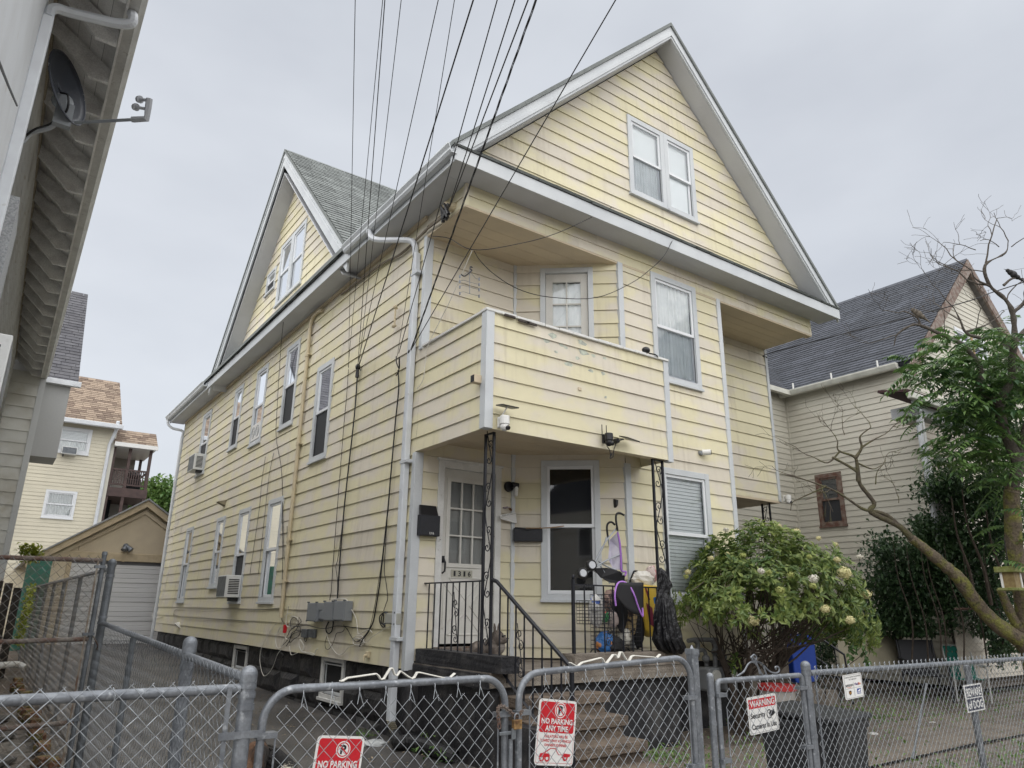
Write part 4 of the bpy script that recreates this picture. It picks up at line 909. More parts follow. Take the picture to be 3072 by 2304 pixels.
p, q = zf(635, 860), zf(705, 985); ubox('second finned metal splitter hanging beside the first', q.y, p.y, q.z, p.z, .06, GALVD, 'cable_splitter', False)
p = zf(1490, 1220, n=.03); t = thing('hose_tap', 'cream wall faucet bracket low on the side wall', 'tap', p); MB().box(p.x-.02, p.x+.02, p.y-.035, p.y+.035, p.z-.03, p.z+.04).cyl((p.x, p.y, p.z), (p.x-.05, p.y, p.z-.01), .018, .018, 8).cyl((p.x-.05, p.y, p.z), (p.x-.055, p.y-.01, p.z-.07), .013, .01, 6).build('body', TANP, t, bev=.004)
# loose cables on the side wall: every run is its own cable
CG = 'cables on the side wall'
def cable(label, pts, r=.006, mt=None, k=5, grp=CG, n=5):
    mb = MB(); mb.tube(smoothpath(pts, k), r, n); o = mb.build('cable', mt or CABLE, smooth=True); return tag(o, label, 'cable', grp)
Z = lambda *ps: [zf(x, y, n=.035) for x, y in ps]
W_ = CABLEW
for lab, ps, mt_, r_ in [
 ('black cable running down beside the tan conduit to the boxes', [(310, -900), (312, 0), (300, 300), (295, 500), (290, 680), (310, 760)], None, .006),
 ('second black cable running down beside the tan conduit', [(375, -560), (370, 0), (368, 130), (330, 400), (320, 520), (310, 700)], None, .006),
 ('white cable looping over the right tall utility box and down', [(1000, 450), (1120, 440), (1200, 460), (1260, 580), (1330, 720), (1350, 880), (1370, 930), (1500, 870), (1550, 910)], W_, .007),
 ('coil of white cable on the wall left of the downspout', [(1280, 1020), (1330, 960), (1410, 960), (1430, 1020), (1380, 1080), (1300, 1070), (1290, 1010), (1360, 990), (1440, 1040), (1400, 1090), (1340, 1080)], W_, .006),
 ('white cable from the coil to the beige cable box', [(1400, 1050), (1480, 1040), (1540, 980), (1660, 900), (1740, 850), (1800, 830)], W_, .005),
 ('slack white cable sagging under the utility boxes', [(920, 930), (960, 1050), (1030, 1170), (1090, 1215), (1160, 1190), (1230, 1110), (1290, 1090)], W_, .006),
 ('black loop of cable under the middle utility box', [(950, 760), (915, 840), (920, 900), (950, 925), (990, 890), (1010, 800), (1010, 750)], None, .011),
 ('thin black cable sagging below the utility boxes', [(1160, 800), (1160, 880), (1110, 910), (1060, 920), (1030, 1000), (1000, 1080), (950, 1140), (910, 1130), (900, 1060), (925, 960)], None, .005),
 ('long black cable running along the wall under the boxes', [(370, 800), (500, 830), (640, 810), (820, 850), (940, 850), (1060, 820), (1300, 840), (1420, 855), (1520, 850)], None, .006),
 ('black cable crossing down to the right under the boxes', [(1160, 820), (1210, 870), (1270, 980), (1330, 1040), (1400, 1010)], None, .006),
 ('tangle of black cable among the splitters', [(380, 960), (420, 880), (500, 820), (560, 850), (540, 950), (470, 1000), (410, 1050), (440, 920), (520, 880), (600, 920), (620, 1030), (640, 1000), (560, 900), (450, 940), (400, 1040), (360, 1100)], None, .007),
 ('second tangle of black cable among the splitters', [(300, 1100), (360, 1040), (420, 960), (480, 900), (540, 780), (470, 700), (420, 760), (440, 860), (520, 800), (570, 760), (540, 700)], None, .006),
 ('tangle of white cable near the conduit foot', [(400, 540), (380, 620), (360, 780), (400, 830), (430, 700), (480, 690), (520, 720), (500, 800), (420, 840), (360, 920), (350, 980), (400, 1000), (440, 900)], W_, .007),
 ('white cable arching from the conduit and hanging low', [(440, 640), (360, 670), (310, 780), (240, 920), (215, 1010), (240, 1120), (300, 1110), (350, 1000)], W_, .007),
 ('white cable drooping over the black foundation at left', [(230, 780), (140, 900), (60, 1040), (10, 1160), (0, 1330), (40, 1490), (90, 1500), (170, 1400), (230, 1240), (250, 1200), (300, 1140)], W_, .006),
 ('white cable looping below the first splitter', [(545, 1000), (540, 1080), (570, 1160), (620, 1180), (690, 1210), (750, 1220), (770, 1160), (800, 1130)], W_, .008),
 ('white cable looping from the splitter foot', [(560, 1010), (600, 1080), (605, 1140), (570, 1170), (630, 1190), (700, 1190), (760, 1215)], W_, .008),
 ('pale cable hanging below the siding near the conduit', [(410, 1100), (420, 1190), (440, 1220), (500, 1200), (520, 1190)], W_, .006),
 ('black cable hanging in front of the foundation', [(20, 1180), (40, 1250), (100, 1265), (180, 1230), (250, 1180), (320, 1220), (300, 1270), (240, 1280)], None, .005),
 ('wrapped black cable coil beside the beige cable box', [(1720, 630), (1660, 680), (1655, 760), (1690, 830), (1730, 820), (1680, 780), (1680, 700), (1710, 660), (1700, 780), (1720, 800)], None, .010),
 ('black cable dropping to the beige cable box', [(1720, 0), (1740, 200), (1765, 420), (1740, 520), (1710, 610)], None, .006),
 ('black and white bundle of cable entering the wall coil', [(1690, -80), (1660, 200), (1610, 520), (1570, 740), (1520, 860), (1470, 940), (1420, 1010), (1380, 1100)], None, .012),
 ('thin black cable beside the bundle on the wall', [(1680, -60), (1640, 200), (1590, 520), (1520, 830), (1440, 960), (1340, 1040)], None, .005),
 ('thick black cable bundle dropping to the right utility box', [(1110, -160), (1100, 0), (1085, 200), (1070, 440)], None, .013),
 ('second black cable dropping to the middle utility box', [(1085, -160), (1050, 0), (1070, 180), (1068, 430)], None, .006),
 ('thin black cable dropping to the middle utility box', [(1015, -100), (1005, 60), (985, 330), (965, 460)], None, .006)]:
    pre = []
    if lab.startswith(('thick black cable bundle', 'second black cable dropping')): pre = [at(5, x, y, 'x', -.04) for x, y in ((105, 760), (92, 950), (72, 1150), (38, 1450), (18, 1640))]
    if lab.startswith(('black and white bundle', 'thin black cable beside', 'black cable dropping to the beige')): pre = [at(5, x, y, 'x', -.04) for x, y in ((368, 740), (372, 860), (352, 1060), (338, 1220), (318, 1450), (302, 1640))]
    if lab.startswith('thin black cable dropping'): pre = [at(5, x, y, 'x', -.04) for x, y in ((46, 735), (35, 900), (12, 1150))]
    cable(lab, pre+Z(*ps), r_*.8, mt_)
Z7 = lambda *ps: [at(7, x, y, 'x', -.03) for x, y in ps]
cable('grey cable clipped along the bottom of the side wall', Z7((1125, 670), (1150, 630), (1350, 630), (1500, 622), (1650, 632), (1810, 622)), .006, mat('cable_grey', (.3, .28, .23), .6))
cable('lower grey cable along the bottom of the side wall', Z7((1120, 660), (1180, 680), (1300, 690), (1450, 695), (1600, 705)), .006, MAT['cable_grey'])
cable('white cable loop at the far end of the side wall', Z7((1010, 590), (990, 640), (990, 680), (1040, 685), (1060, 670)), .006, W_)
cable('thin cable running down the siding at the far end', [at(4, 1145, 1560, 'x', -.03), at(7, 1130, 100, 'x', -.03), at(7, 1090, 400, 'x', -.03), at(7, 1040, 590, 'x', -.03)], .004, W_)
cable('thin black cable from roof edge down between the windows', [at(4, 1840, 395, 'x', -.35), at(4, 1820, 600, 'x', -.15), at(4, 1795, 1000, 'x', -.1), at(4, 1790, 1180, 'x', -.04), at(4, 1825, 1400, 'x', -.03), at(7, 1835, 100, 'x', -.03), at(7, 1840, 300, 'x', -.03)], .005)
for lab, x, y0, y1 in (('thin dark wire left on the siding between floors', 1720, 1300, 1640), ('second thin dark wire left on the siding between floors', 1775, 1275, 1500)):
    cable(lab, [at(4, x, y0, 'x', -.03), at(4, x-25, (y0+y1)/2, 'x', -.03), at(4, x-40, y1, 'x', -.03), at(7, x-100, 400, 'x', -.03)], .004)
p = zf(340, 860, n=.04); tag(MB().box(p.x-.02, p.x+.03, p.y-.02, p.y+.02, p.z-.06, p.z+.06).build('junction_tag', RED, bev=.004), 'small red junction tag among the cables', 'tag')
t = thing('wall_lamp', 'small cream flood lamp low on the far side wall', 'lamp', at(7, 1150, 740, 'x', -.05)); p = at(7, 1150, 740, 'x', -.05)
MB().prism([(p.x+.05, p.y-.12, p.z-.05), (p.x-.08, p.y-.1, p.z+.06), (p.x+.05, p.y+.0, p.z+.09)], (0, .16, 0)).build('shade', WHT, t, bev=.004)
p = at(4, 1440, 1605, 'x', -.06); t = thing('wall_lamp', 'small dark flood lamp high on the side wall between floors', 'lamp', p)
MB().prism([(p.x+.06, p.y-.1, p.z-.06), (p.x-.12, p.y-.1, p.z+.03), (p.x+.06, p.y-.1, p.z+.08)], (0, .18, 0)).build('shade', mat('lamp_dark', (.25, .22, .15), .6), t, bev=.004)
# insulators and hardware where the service drops land
for lab, tx in (('black insulator clamp on the side wall above the boxes', (4, 0, 0)),):
    p = at(5, 105, 745, 'x', -.06); t = thing('insulator', lab, 'insulator', p)
    MB().cyl((p.x, p.y, p.z-.1), (p.x, p.y, p.z+.1), .03, .02, 8).ell((p.x, p.y, p.z+.06), .04, .04, .05, 8, 6).build('body', BLK, t); MB().tube([(p.x, p.y, p.z+.05), (0, p.y, p.z+.02)], .01, 6).build('hook', GALVD, t)
p = at(5, 447, 620, 'x', -.08); t = thing('insulator', 'black cable clamp with hanging loop at the house corner', 'insulator', p)
MB().ell(p, .035, .035, .035, 8, 6).build('body', BLK, t); MB().tube(smoothpath([p+V((0, 0, -.02)), p+V((0, -.02, -.12)), p+V((0, .01, -.18)), p+V((0, .03, -.1)), p], 4), .006, 5).build('loop', CABLE, t)
p = at(5, 365, 690, 'x', -.06); t = thing('insulator', 'tangled black wire splice on the corner of the side wall', 'insulator', p)
MB().tube(smoothpath([p+V((0, .05, .1)), p+V((-.02, 0, 0)), p+V((0, -.06, -.1)), p+V((-.03, -.1, .04)), p+V((0, -.05, -.12)), p+V((0, .02, -.18))], 6), .008, 5).build('splice', CABLE, t)
p = at(5, 360, 400, 'x', -.04); t = thing('insulator_rack', 'cream insulator bracket high on the side wall', 'insulator', p)
MB().tube([p+V((0, 0, -.13)), p+V((-.03, 0, -.1)), p+V((-.03, 0, .12)), p+V((0, 0, .14))], .015, 6).ell(p+V((-.04, 0, .15)), .03, .04, .03, 8, 6).ell(p+V((-.04, 0, -.13)), .03, .04, .03, 8, 6).build('bracket', TANP, t)
p = at(2, 690, 1370, 'x', -.12); t = thing('service_clamp', 'cluster of black service clamps under the eave corner', 'clamp', p)
mb = MB()
for i in range(5): mb.cyl(p+V((random.uniform(-.08, .05), random.uniform(-.12, .12), -.1)), p+V((random.uniform(-.08, .05), random.uniform(-.12, .12), .1)), .025, .018, 7)
mb.build('clamps', BLK, t, kind='stuff'); MB().cyl(p+V((.12, .05, .12)), p+V((-.02, .05, .1)), .07, .05, 10).build('bracket', TANP, t)
cable('heavy service cable under the eave along the side wall', [at(2, 690, 1370, 'x', -.1), at(2, 640, 1420, 'x', -.08), at(2, 560, 1480, 'x', -.06), at(2, 480, 1560, 'x', -.05), at(2, 380, 1650, 'x', -.05), at(5, 250, 60, 'x', -.05), at(5, 0, 250, 'x', -.05)], .018, mat('cable_tan', (.2, .17, .13), .7, fine=.2))
# ---------------------------------------------------------------- white house on the left
WHITEW = mat('old_white_wall', (.60, .61, .61), .6, (.5, .5, .49), 2, fine=.05, col3=(.33, .29, .22), scale3=5, lo3=.6, hi3=.85)
RAFT = mat('rafter_grey', (.66, .66, .65), .8, (.5, .495, .49), 6, rand=.1, fine=.15)
SOFB = mat('eave_board', (.74, .735, .72), .8, (.6, .595, .58), 5, rand=.08, fine=.1)
nh = thing('white_house', 'white clapboard house at left seen from under its open eave', 'house', (-4.8, 5, .3))
WX = -4.46; tl_ = .0128
ND = V((tl_, 1, 0)).normalized(); NX = V((1, -tl_, 0)).normalized()
NF = Fr((WX, 0, 0), ND, NX)              # u along the wall (away), outwards towards the driveway
siding(nh, NF, .3, 7.0, lambda z: (-1.6, 12.1), e=.115, zb=.3, mt=WHITEW, far=True)
MB(NF).box(-1.6, 12.1, -.3, -.012, .3, 7.4).build('wall', WHITEW, nh)
p = at(1, 140, 500, 'x', -4.5)
MB().box(-5.2, -4.45, -3.2, p.y, .3, 7.3).build('bay', mat('white_panel', (.62, .64, .66), .5, (.54, .55, .56), 1.5, fine=.03, col3=(.42, .38, .32), scale3=6, lo3=.66, hi3=.85), nh, bev=.01)
MB(NF).box(-1.0, 12.1, .012, .03, 6.82, 7.0).build('frieze_board', mat('frieze_brown', (.42, .37, .29), .8, (.3, .26, .2), 8, fine=.2), nh)
YR0 = -1.46
for i in range(23):
    u = YR0+i*.608
    # rafter tail: level at the bottom end, plumb-cut nose
    q = [(0, 6.84), (0, 7.0), (.55, 6.50+.12), (.55, 6.47), (.38, 6.47), (.30, 6.56)]
    MB(NF).prism([(u-.022, n, z) for n, z in q], (.044, 0, 0)).build('rafter', RAFT, nh)
for i in range(5):
    n0 = .0+i*.115; MB(NF).prism([(-1.7, n0, 7.03-.69*n0), (-1.7, n0+.112, 7.03-.69*(n0+.112)), (-1.7, n0+.112, 7.05-.69*(n0+.112)), (-1.7, n0, 7.05-.69*n0)], (13.8, 0, 0)).build('eave_board', SOFB, nh)
MB(NF).box(-1.7, 12.1, .555, .575, 6.5, 6.66).build('fascia', SOFB, nh)
MB(NF).prism([(-1.7, .575+a, 6.52+b) for a, b in ((0, 0), (.08, 0), (.1, .03), (.1, .06), (.13, .1), (.13, .12), (.12, .12), (0, .12))], (14.0, 0, 0)).build('gutter', mat('gutter_old', (.52, .52, .5), .5, (.42, .415, .4), 4, fine=.08, col3=(.22, .2, .17), scale3=20, lo3=.62, hi3=.8), nh)
MB(NF).prism([(-1.8, -.3, 7.3), (-1.8, .6, 6.68), (-1.8, .6, 6.70), (-1.8, -.3, 7.33)], (14.2, 0, 0)).build('roof', SHD, nh)
gd = [at(1, 852, 80, 'z', 6.54), at(1, 862, 110, 'z', 6.44), at(1, 850, 150, 'z', 6.38), at(1, 790, 155, 'z', 6.36), at(1, 700, 140, 'z', 6.35), at(1, 450, 80, 'z', 6.32), at(1, 370, 55, 'z', 6.30), at(1, 325, 70, 'z', 6.24), at(1, 312, 120, 'z', 6.10)]
yv = gd[-1].y
o = MB().tube(smoothpath(gd, 4), .042, 8).build('downspout', DSPT, nh, smooth=False)
MB().box(gd[-1].x-.04, gd[-1].x+.04, yv-.05, yv+.05, .5, gd[-1].z).build('downspout_pipe', DSPT, o, bev=.01)
cable('thin black cable on the white house wall near the downspout', [at(1, -20, 370, 'x', -4.3), at(1, 0, 420, 'x', -4.3), at(1, 60, 570, 'x', -4.31), at(1, 110, 685, 'x', -4.32)], .005, grp=None)
# window hood and air conditioner on that wall
p = at(4, 30, 0, 'x', WX+.12); wf = MB().box(WX, WX+.13, p.y-.05, p.y+.7, p.z-.65, p.z+.5).build('window_box', mat('window_box_grey', (.3, .31, .32), .7, fine=.3), nh)
p = at(4, 40, 620, 'x', WX+.3); aircon('white air conditioner sticking out of the white house wall', NF, p.y-.1, p.y+.5, p.z-.3, p.z+.08, .34)
# satellite dish
di = thing('satellite_dish', 'dark satellite dish with grey arm under the white house eave', 'satellite dish', (-4.45, .5, 5.7))
ctr = V((-4.21, .17, 6.15)); ax = V((.76, -.56, .22)).normalized(); upv = V((0, 0, 1)); sv = ax.cross(upv).normalized(); uv_ = sv.cross(ax)
def dish(a, b): r = .05+.95*a; t_ = 2*math.pi*b; return ctr+sv*(.27*r*math.cos(t_))+uv_*(.36*r*math.sin(t_))+ax*(.085*r*r-.08)
MB().sheet(dish, 6, 32).build('reflector', mat('dish_dark', (.03, .034, .045), .45, fine=.1), di, smooth=True, solid=.012)
rim = [dish(1, i/32) for i in range(32)]; MB().tube(rim, .009, 6, closed=True).build('rim', mat('dish_rim', (.05, .055, .07), .5, col3=(.5, .5, .5), scale3=30, lo3=.66, hi3=.72), di, smooth=True)
a0 = atd(1, 490, 795, 6.5); a1 = atd(1, 860, 775, 6.35); a2 = atd(1, 950, 770, 6.3)
MB().tube([a0, a1], .018, 4).build('arm', GREY, di); mb = MB(); mb.tube([a1, a2, atd(1, 960, 700, 6.3), atd(1, 968, 640, 6.3)], .028, 6)
for x, y in ((885, 695), (910, 645)):
    h0 = atd(1, x+55, y+(10 if x < 900 else 5), 6.3); h1 = atd(1, x, y, 6.35); mb.cyl(h0, h1, .014, .014, 8); mb.cyl(h1, h1+(h1-h0).normalized()*.03, .034, .03, 10)
mb.build('feed_horns', mat('horn_grey', (.33, .34, .36), .5), di)
bk = atd(1, 405, 660, 6.55); MB().ell(bk, .09, .05, .09, 10, 7).box(bk.x-.04, bk.x+.1, bk.y-.04, bk.y+.03, bk.z-.25, bk.z-.02).build('mount', GREY, di)
MB().tube(smoothpath([V((-4.46, .55, 5.68)), atd(1, 200, 860, 6.7), atd(1, 320, 825, 6.65), atd(1, 365, 780, 6.6), bk], 4), .026, 8).build('mast', mat('mast_grey', (.4, .42, .45), .4), di, smooth=True)
MB().tube(smoothpath([V((-4.44, .5, 5.72)), atd(1, 230, 835, 6.6), atd(1, 330, 800, 6.55), atd(1, 430, 720, 6.5), atd(1, 440, 620, 6.5), atd(1, 390, 600, 6.5)], 5), .010, 5).build('lead', CABLE, di, smooth=True)
# rear wing of the white house
wg = Fr((-6.5, 12.2, 0), (1, 0, 0), (0, -1, 0)); xe = -3.66
siding(nh, wg, .4, 6.62, lambda z: (0, 6.5+xe), e=.27, zb=.4, mt=mat('wing_siding', (.50, .50, .47), .6, (.40, .385, .34), 2, rand=.05, fine=.04, col3=(.32, .28, .2), scale3=3, lo3=.6, hi3=.9), depth=.02)
MB().box(-6.5, xe-.02, 12.22, 15.5, .3, 7.0).build('wing_wall', WHITEW, nh); MB().box(xe-.09, xe+.03, 12.17, 12.25, .4, 6.5).build('corner_board', mat('corner_grey', (.42, .43, .43), .6, fine=.05), nh)
sd_ = Fr((xe, 12.25, 0), (0, 1, 0), (1, 0, 0)); siding(nh, sd_, .4, 6.6, lambda z: (0, 3), e=.27, zb=.4, mt=MAT['wing_siding'], depth=.025, far=True)
er = at(4, 500, 830, 'y', 13.2); ce = er.z-13.2
RT = at(4, 565, 265, (0, -1, 1), ce)
rp = Fr((er.x, 13.2, er.z), (-1, 0, 0), (0, -sq, sq), (0, sq, sq)); hh = (RT.z-er.z)/sq
MB(rp).quad((-.02, -.06, 0), (4, -.06, 0), (4, -.06, hh), (-.02, -.06, hh)).build('roof', SHD, nh, solid=.06)
SHN = mat('shingle_slate', (.105, .105, .115), .9, (.075, .075, .085), 4, rand=.15, fine=.25, bump=.3, bscale=90)
shingles(nh, SHN, rp, -.02, 3.2, int(hh/.16)+1, .16, th=.012, tab=.32)
MB().box(er.x-3, er.x+.08, 13.0, 13.14, er.z-.12, er.z+.01).build('gutter', DSPT, nh, bev=.01)
MB().box(er.x-.75, er.x-.12, 13.15, 14.2, 4.9, er.z-.1).build('wing_soffit', mat('soffit_old', (.34, .345, .345), .7, fine=.05), nh)
# ---------------------------------------------------------------- cream house behind the garage
CRM = mat('cream_siding', (.62, .58, .46), .6, (.56, .525, .42), 1.2, fine=.03)
ch_ = thing('cream_house', 'cream clapboard house with brown shingle roof behind the garage', 'house', (-3, 24, .5))
YC = 23; xr_ = at(4, 757, 1120, 'y', YC).x
CF = Fr((0, YC, 0), (1, 0, 0), (0, -1, 0))
def rect(t1, x1_, y1_, t2, x2_, y2_, ax_, c): a = at(t1, x1_, y1_, ax_, c); b = at(t2, x2_, y2_, ax_, c); return a, b
a, b = rect(4, 385, 1100, 4, 560, 1297, 'y', YC); cw1 = (a.x, b.x+.05, b.z+.03, a.z)
a, b = rect(4, 305, 1512, 7, 470, 48, 'y', YC); cw2 = (a.x-.02, b.x, b.z, a.z)
siding(ch_, CF, .6, 7.85, lambda z: (-7, xr_), [cw1, cw2], e=.127, zb=.6, mt=CRM, far=True, depth=.012)
MB().box(-7, xr_-.02, YC+.2, YC+6, .4, 7.9).build('wall', CRM, ch_)
window(ch_, CF, *cw1, c=.09, up='blind', low='curtain', far=True, mt=VINYL); w2_ = window(ch_, CF, *cw2, c=.08, up='curtain', low='curtain', far=True, mt=VINYL)
a, b = rect(4, 405, 1232, 4, 495, 1290, 'y', YC-.2); aircon('small air conditioner in the upper window of the cream house', CF, a.x, b.x, b.z, a.z, .25)
MB().box(xr_-.08, xr_+.03, YC-.03, YC+.06, .6, 7.8).build('corner_board', mat('cream_trim', (.62, .6, .52), .6), ch_)
p = at(4, 745, 1140, 'y', YC-.08); MB().tube([(p.x+.02, YC-.35, p.z+.35), (p.x+.01, YC-.2, p.z), (p.x-.1, YC-.1, p.z-.5), (p.x-.1, YC-.1, 1)], .06, 6).build('downspout', DSPT, ch_)
ce0 = at(4, 788, 1100, 'y', YC-.3); slope = V((0, .8, .6)); rf = Fr((ce0.x, YC-.3, ce0.z), (-1, 0, 0), (0, -.6, .8), (0, .8, .6))
top = at(4, 800, 822, (0, -.6, .8), -.6*(YC-.3)+.8*ce0.z); hl = (top.z-ce0.z)/.6
MB(rf).quad((-.02, -.06, 0), (7, -.06, 0), (7, -.06, hl), (-.02, -.06, hl)).build('roof', SHBD, ch_, solid=.08)
shingles(ch_, SHB, rf, -.02, 5.0, int(hl/.17), .17, tab=.27, mt2=SHBD, p2=.32, th=.014)
MB().box(ce0.x-6, ce0.x+.05, YC-.5, YC-.32, ce0.z-.16, ce0.z).build('gutter', DSPT, ch_, bev=.02)
# stacked rear porch of the cream house
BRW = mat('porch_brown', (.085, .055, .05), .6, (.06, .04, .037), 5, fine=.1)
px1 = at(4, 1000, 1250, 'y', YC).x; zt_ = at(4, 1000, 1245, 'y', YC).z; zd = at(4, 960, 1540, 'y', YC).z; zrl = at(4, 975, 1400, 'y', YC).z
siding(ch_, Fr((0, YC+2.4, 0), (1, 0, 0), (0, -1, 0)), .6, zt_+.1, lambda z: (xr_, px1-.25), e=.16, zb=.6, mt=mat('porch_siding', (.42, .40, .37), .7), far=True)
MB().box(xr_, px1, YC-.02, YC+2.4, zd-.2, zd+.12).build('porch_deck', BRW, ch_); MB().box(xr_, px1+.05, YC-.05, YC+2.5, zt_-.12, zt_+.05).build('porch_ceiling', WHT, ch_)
for x in (xr_+.06, (xr_+px1)/2-.1, px1-.08): MB().box(x-.05, x+.05, YC, YC+.1, zd-2.4, zt_-.1).build('porch_post', BRW, ch_)
MB().box(px1-.13, px1-.03, YC+2.2, YC+2.3, zd-2.4, zt_-.1).build('porch_post', BRW, ch_)
for z in (zrl-.04, zd+.22): MB().box(xr_, px1-.05, YC+.02, YC+.08, z, z+.06).build('porch_rail', BRW, ch_)
for i in range(16): x = xr_+.06+i*(px1-xr_-.2)/15; MB().box(x-.018, x+.018, YC+.035, YC+.065, zd+.25, zrl-.04).build('baluster', BRW, ch_)
MB().box(px1-.1, px1-.05, YC+.1, YC+2.3, zrl-.04, zrl+.02).build('porch_rail', BRW, ch_)
MB().box(xr_, px1-1.0, YC+1.2, YC+2.3, .6, zd-.21).build('porch_dark_fill', DARK, ch_)  # near-black box filling the space under the deck
pr_ = Fr((px1+.08, YC-.2, zt_+.02), (-1, 0, 0), (0, -.6, .8), (0, .8, .6)); hl2 = (at(4, 1025, 1160, (0, -.6, .8), -.6*(YC-.2)+.8*(zt_+.02)).z-zt_)/.6
MB(pr_).quad((0, -.06, 0), (px1-xr_+.1, -.06, 0), (px1-xr_+.1, -.06, hl2), (0, -.06, hl2)).build('roof', SHBD, ch_, solid=.06); shingles(ch_, SHB, pr_, 0, px1-xr_+.1, int(hl2/.17), .17, tab=.27, mt2=SHBD, p2=.32, th=.014)
MB().box(xr_, px1+.1, YC-.24, YC-.16, zt_-.12, zt_+.03).build('fascia', WHT, ch_)
tag(MB().box(px1-.7, px1-.2, YC+.4, YC+.8, zd+.12, zd+.55).ell((px1-.45, YC+.6, zd+.7), .25, .2, .15, 10, 6).build('grill', BLK, bev=.02), 'dark covered grill on the upper porch of the cream house', 'grill')
# ---------------------------------------------------------------- garage at the end of the driveway
STUC = mat('garage_stucco', (.62, .53, .385), .85, (.56, .47, .345), 2, bump=.3, bscale=60, fine=.06)
gr = thing('garage', 'tan stucco garage with white roll up door at the driveway end', 'garage', (-.4, 18, .55))
YG = 17; gl, gap, gre = -2.87, at(4, 960, 1592, 'y', YG), 2.05; gze = at(7, 250, 285, 'y', YG).z; dzt = at(7, 700, 340, 'y', YG).z; gx0_ = at(7, 445, 400, 'y', YG).x; gx1_ = 1.2; gap.x = -.42
MB().box(gl+.06, gx0_, YG, YG+.3, .4, dzt+.1).box(gx1_, gre-.05, YG, YG+.3, .4, dzt+.1).prism([(gl+.06, YG, dzt+.1), (gre-.05, YG, dzt+.1), (gre-.05, YG, gze), (gap.x, YG, gap.z-.1), (gl+.06, YG, gze)], (0, .3, 0)).box(gl+.06, gre-.05, YG+.3, YG+6, .4, gze-.02).build('wall', STUC, gr)
TANT = mat('garage_trim', (.56, .46, .31), .7, (.48, .39, .26), 6, fine=.08, col3=(.55, .5, .42), scale3=18, lo3=.66, hi3=.75)
def rake(x0, z0, x1, z1, th, y0, y1, mt, nm): MB().prism([(x0, y0, z0), (x1, y0, z1), (x1, y0, z1-th), (x0, y0, z0-th)], (0, y1-y0, 0)).build(nm, mt, gr)
rake(gl-.25, gze-.12, gap.x, gap.z+.02, .2, YG-.22, YG-.16, TANT, 'rake_board'); rake(gap.x, gap.z+.02, gre+.25, gze-.12, .2, YG-.22, YG-.16, TANT, 'rake_board')
rake(gl-.05, gze-.2, gap.x, gap.z-.26, .12, YG-.06, YG-.01, STUC, 'rake_trim'); rake(gap.x, gap.z-.26, gre+.05, gze-.2, .12, YG-.06, YG-.01, STUC, 'rake_trim')
rake(gl-.3, gze-.1, gap.x, gap.z+.07, .05, YG-.28, YG+6.3, mat('drip_grey', (.3, .31, .32), .6), 'roof'); rake(gap.x, gap.z+.07, gre+.3, gze-.1, .05, YG-.28, YG+6.3, MAT['drip_grey'], 'roof')
MB().box(gl+.3, gre-.1, YG-.05, YG-.002, dzt+.1, dzt+.32).build('lintel_board', TANT, gr, bev=.01); MB().box(gl+.08, gx0_-.1, YG-.03, YG-.002, .5, dzt+.05).build('panel', STUC, gr); MB().box(gx0_-.09, gx0_+.02, YG-.04, YG+.02, .5, dzt+.09).build('jamb', TANT, gr)
for x in (-1.95, .35): MB().box(x-.006, x+.006, YG-.004, YG, dzt+.35, gze+.5).build('joint', mat('joint_dark', (.2, .15, .1), .9), gr)
zz = .52; k_ = 0
while zz < dzt: 
    MB().box(gx0_+.02, gx1_, YG+.02+(.012 if k_ % 4 == 0 else 0), YG+.07, zz, min(zz+.125, dzt)).build('door_panel', mat('garage_door', (.7, .7, .7), .5, rand=.04), gr, bev=.01); zz += .13; k_ += 1
MB().box(gx0_+.02, gx1_, YG+.06, YG+.08, .5, dzt+.1).build('door_back', mat('door_line', (.2, .2, .21), .7), gr)
p = at(7, 815, 230, 'y', YG-.1); t = thing('flood_light', 'twin floodlight above the garage door', 'floodlight', p)
mb = MB(); mb.cyl((p.x, YG-.03, p.z+.05), (p.x, YG-.1, p.z+.05), .07, .07, 10)
for dx in (-.05, .14): mb.cyl((p.x, YG-.1, p.z+.05), (p.x+dx, YG-.16, p.z-.08), .05, .085, 10)
mb.build('lamps', GALV, t, smooth=True); MB().box(p.x-.03, p.x+.03, YG-.06, YG-.002, p.z-.4, p.z-.3).build('switch_box', TANT, t)
p = at(7, 250, 400, 'y', 15.5); tag(MB().box(p.x-.28, p.x+.25, 15.5, 15.56, .5, p.z+.42).build('green_panel', mat('teal_panel', (.06, .2, .15), .7, (.08, .16, .12), 6), bev=.01), 'teal painted panel leaning beside the garage', 'panel')
# ---------------------------------------------------------------- house on the right
rh = thing('tan_house', 'cream sided house at right with steep dark shingle roof', 'house', (13, 3, .3))
RSID = mat('right_siding', (.535, .515, .44), .6, (.50, .48, .415), .8, fine=.03, col3=(.44, .40, .34), scale3=1.2, lo3=.55, hi3=.8)
XR = 11.5; yc = 3.36; y0r = .3; ez = 6.8
RF_ = Fr((XR, 0, 0), (0, 1, 0), (-1, 0, 0))
a, b = rect(6, 868, 1420, 9, 1065, 90, 'x', XR); rw = (b.y-.02, a.y+.04, b.z+.02, a.z)
siding(rh, RF_, .3, ez, lambda z: (y0r, yc), [rw], e=.1345, zb=.3, mt=RSID, far=True, depth=.013)
siding(rh, Fr((0, yc, 0), (1, 0, 0), (0, -1, 0)), .3, ez, lambda z: (9.2, XR), e=.1345, zb=.3, mt=RSID, far=True, depth=.013)
MB().box(XR+.2, 19, y0r+.25, 12, .3, ez).box(9.3, XR+.25, yc+.1, 12, .3, ez).build('wall', RSID, rh)
BRF = mat('brown_frame', (.12, .06, .045), .6, (.2, .16, .13), 9, fine=.1)
window(rh, RF_, *rw, c=.1, up='screen', low='screen', mt=BRF, vm=BRF, far=True)
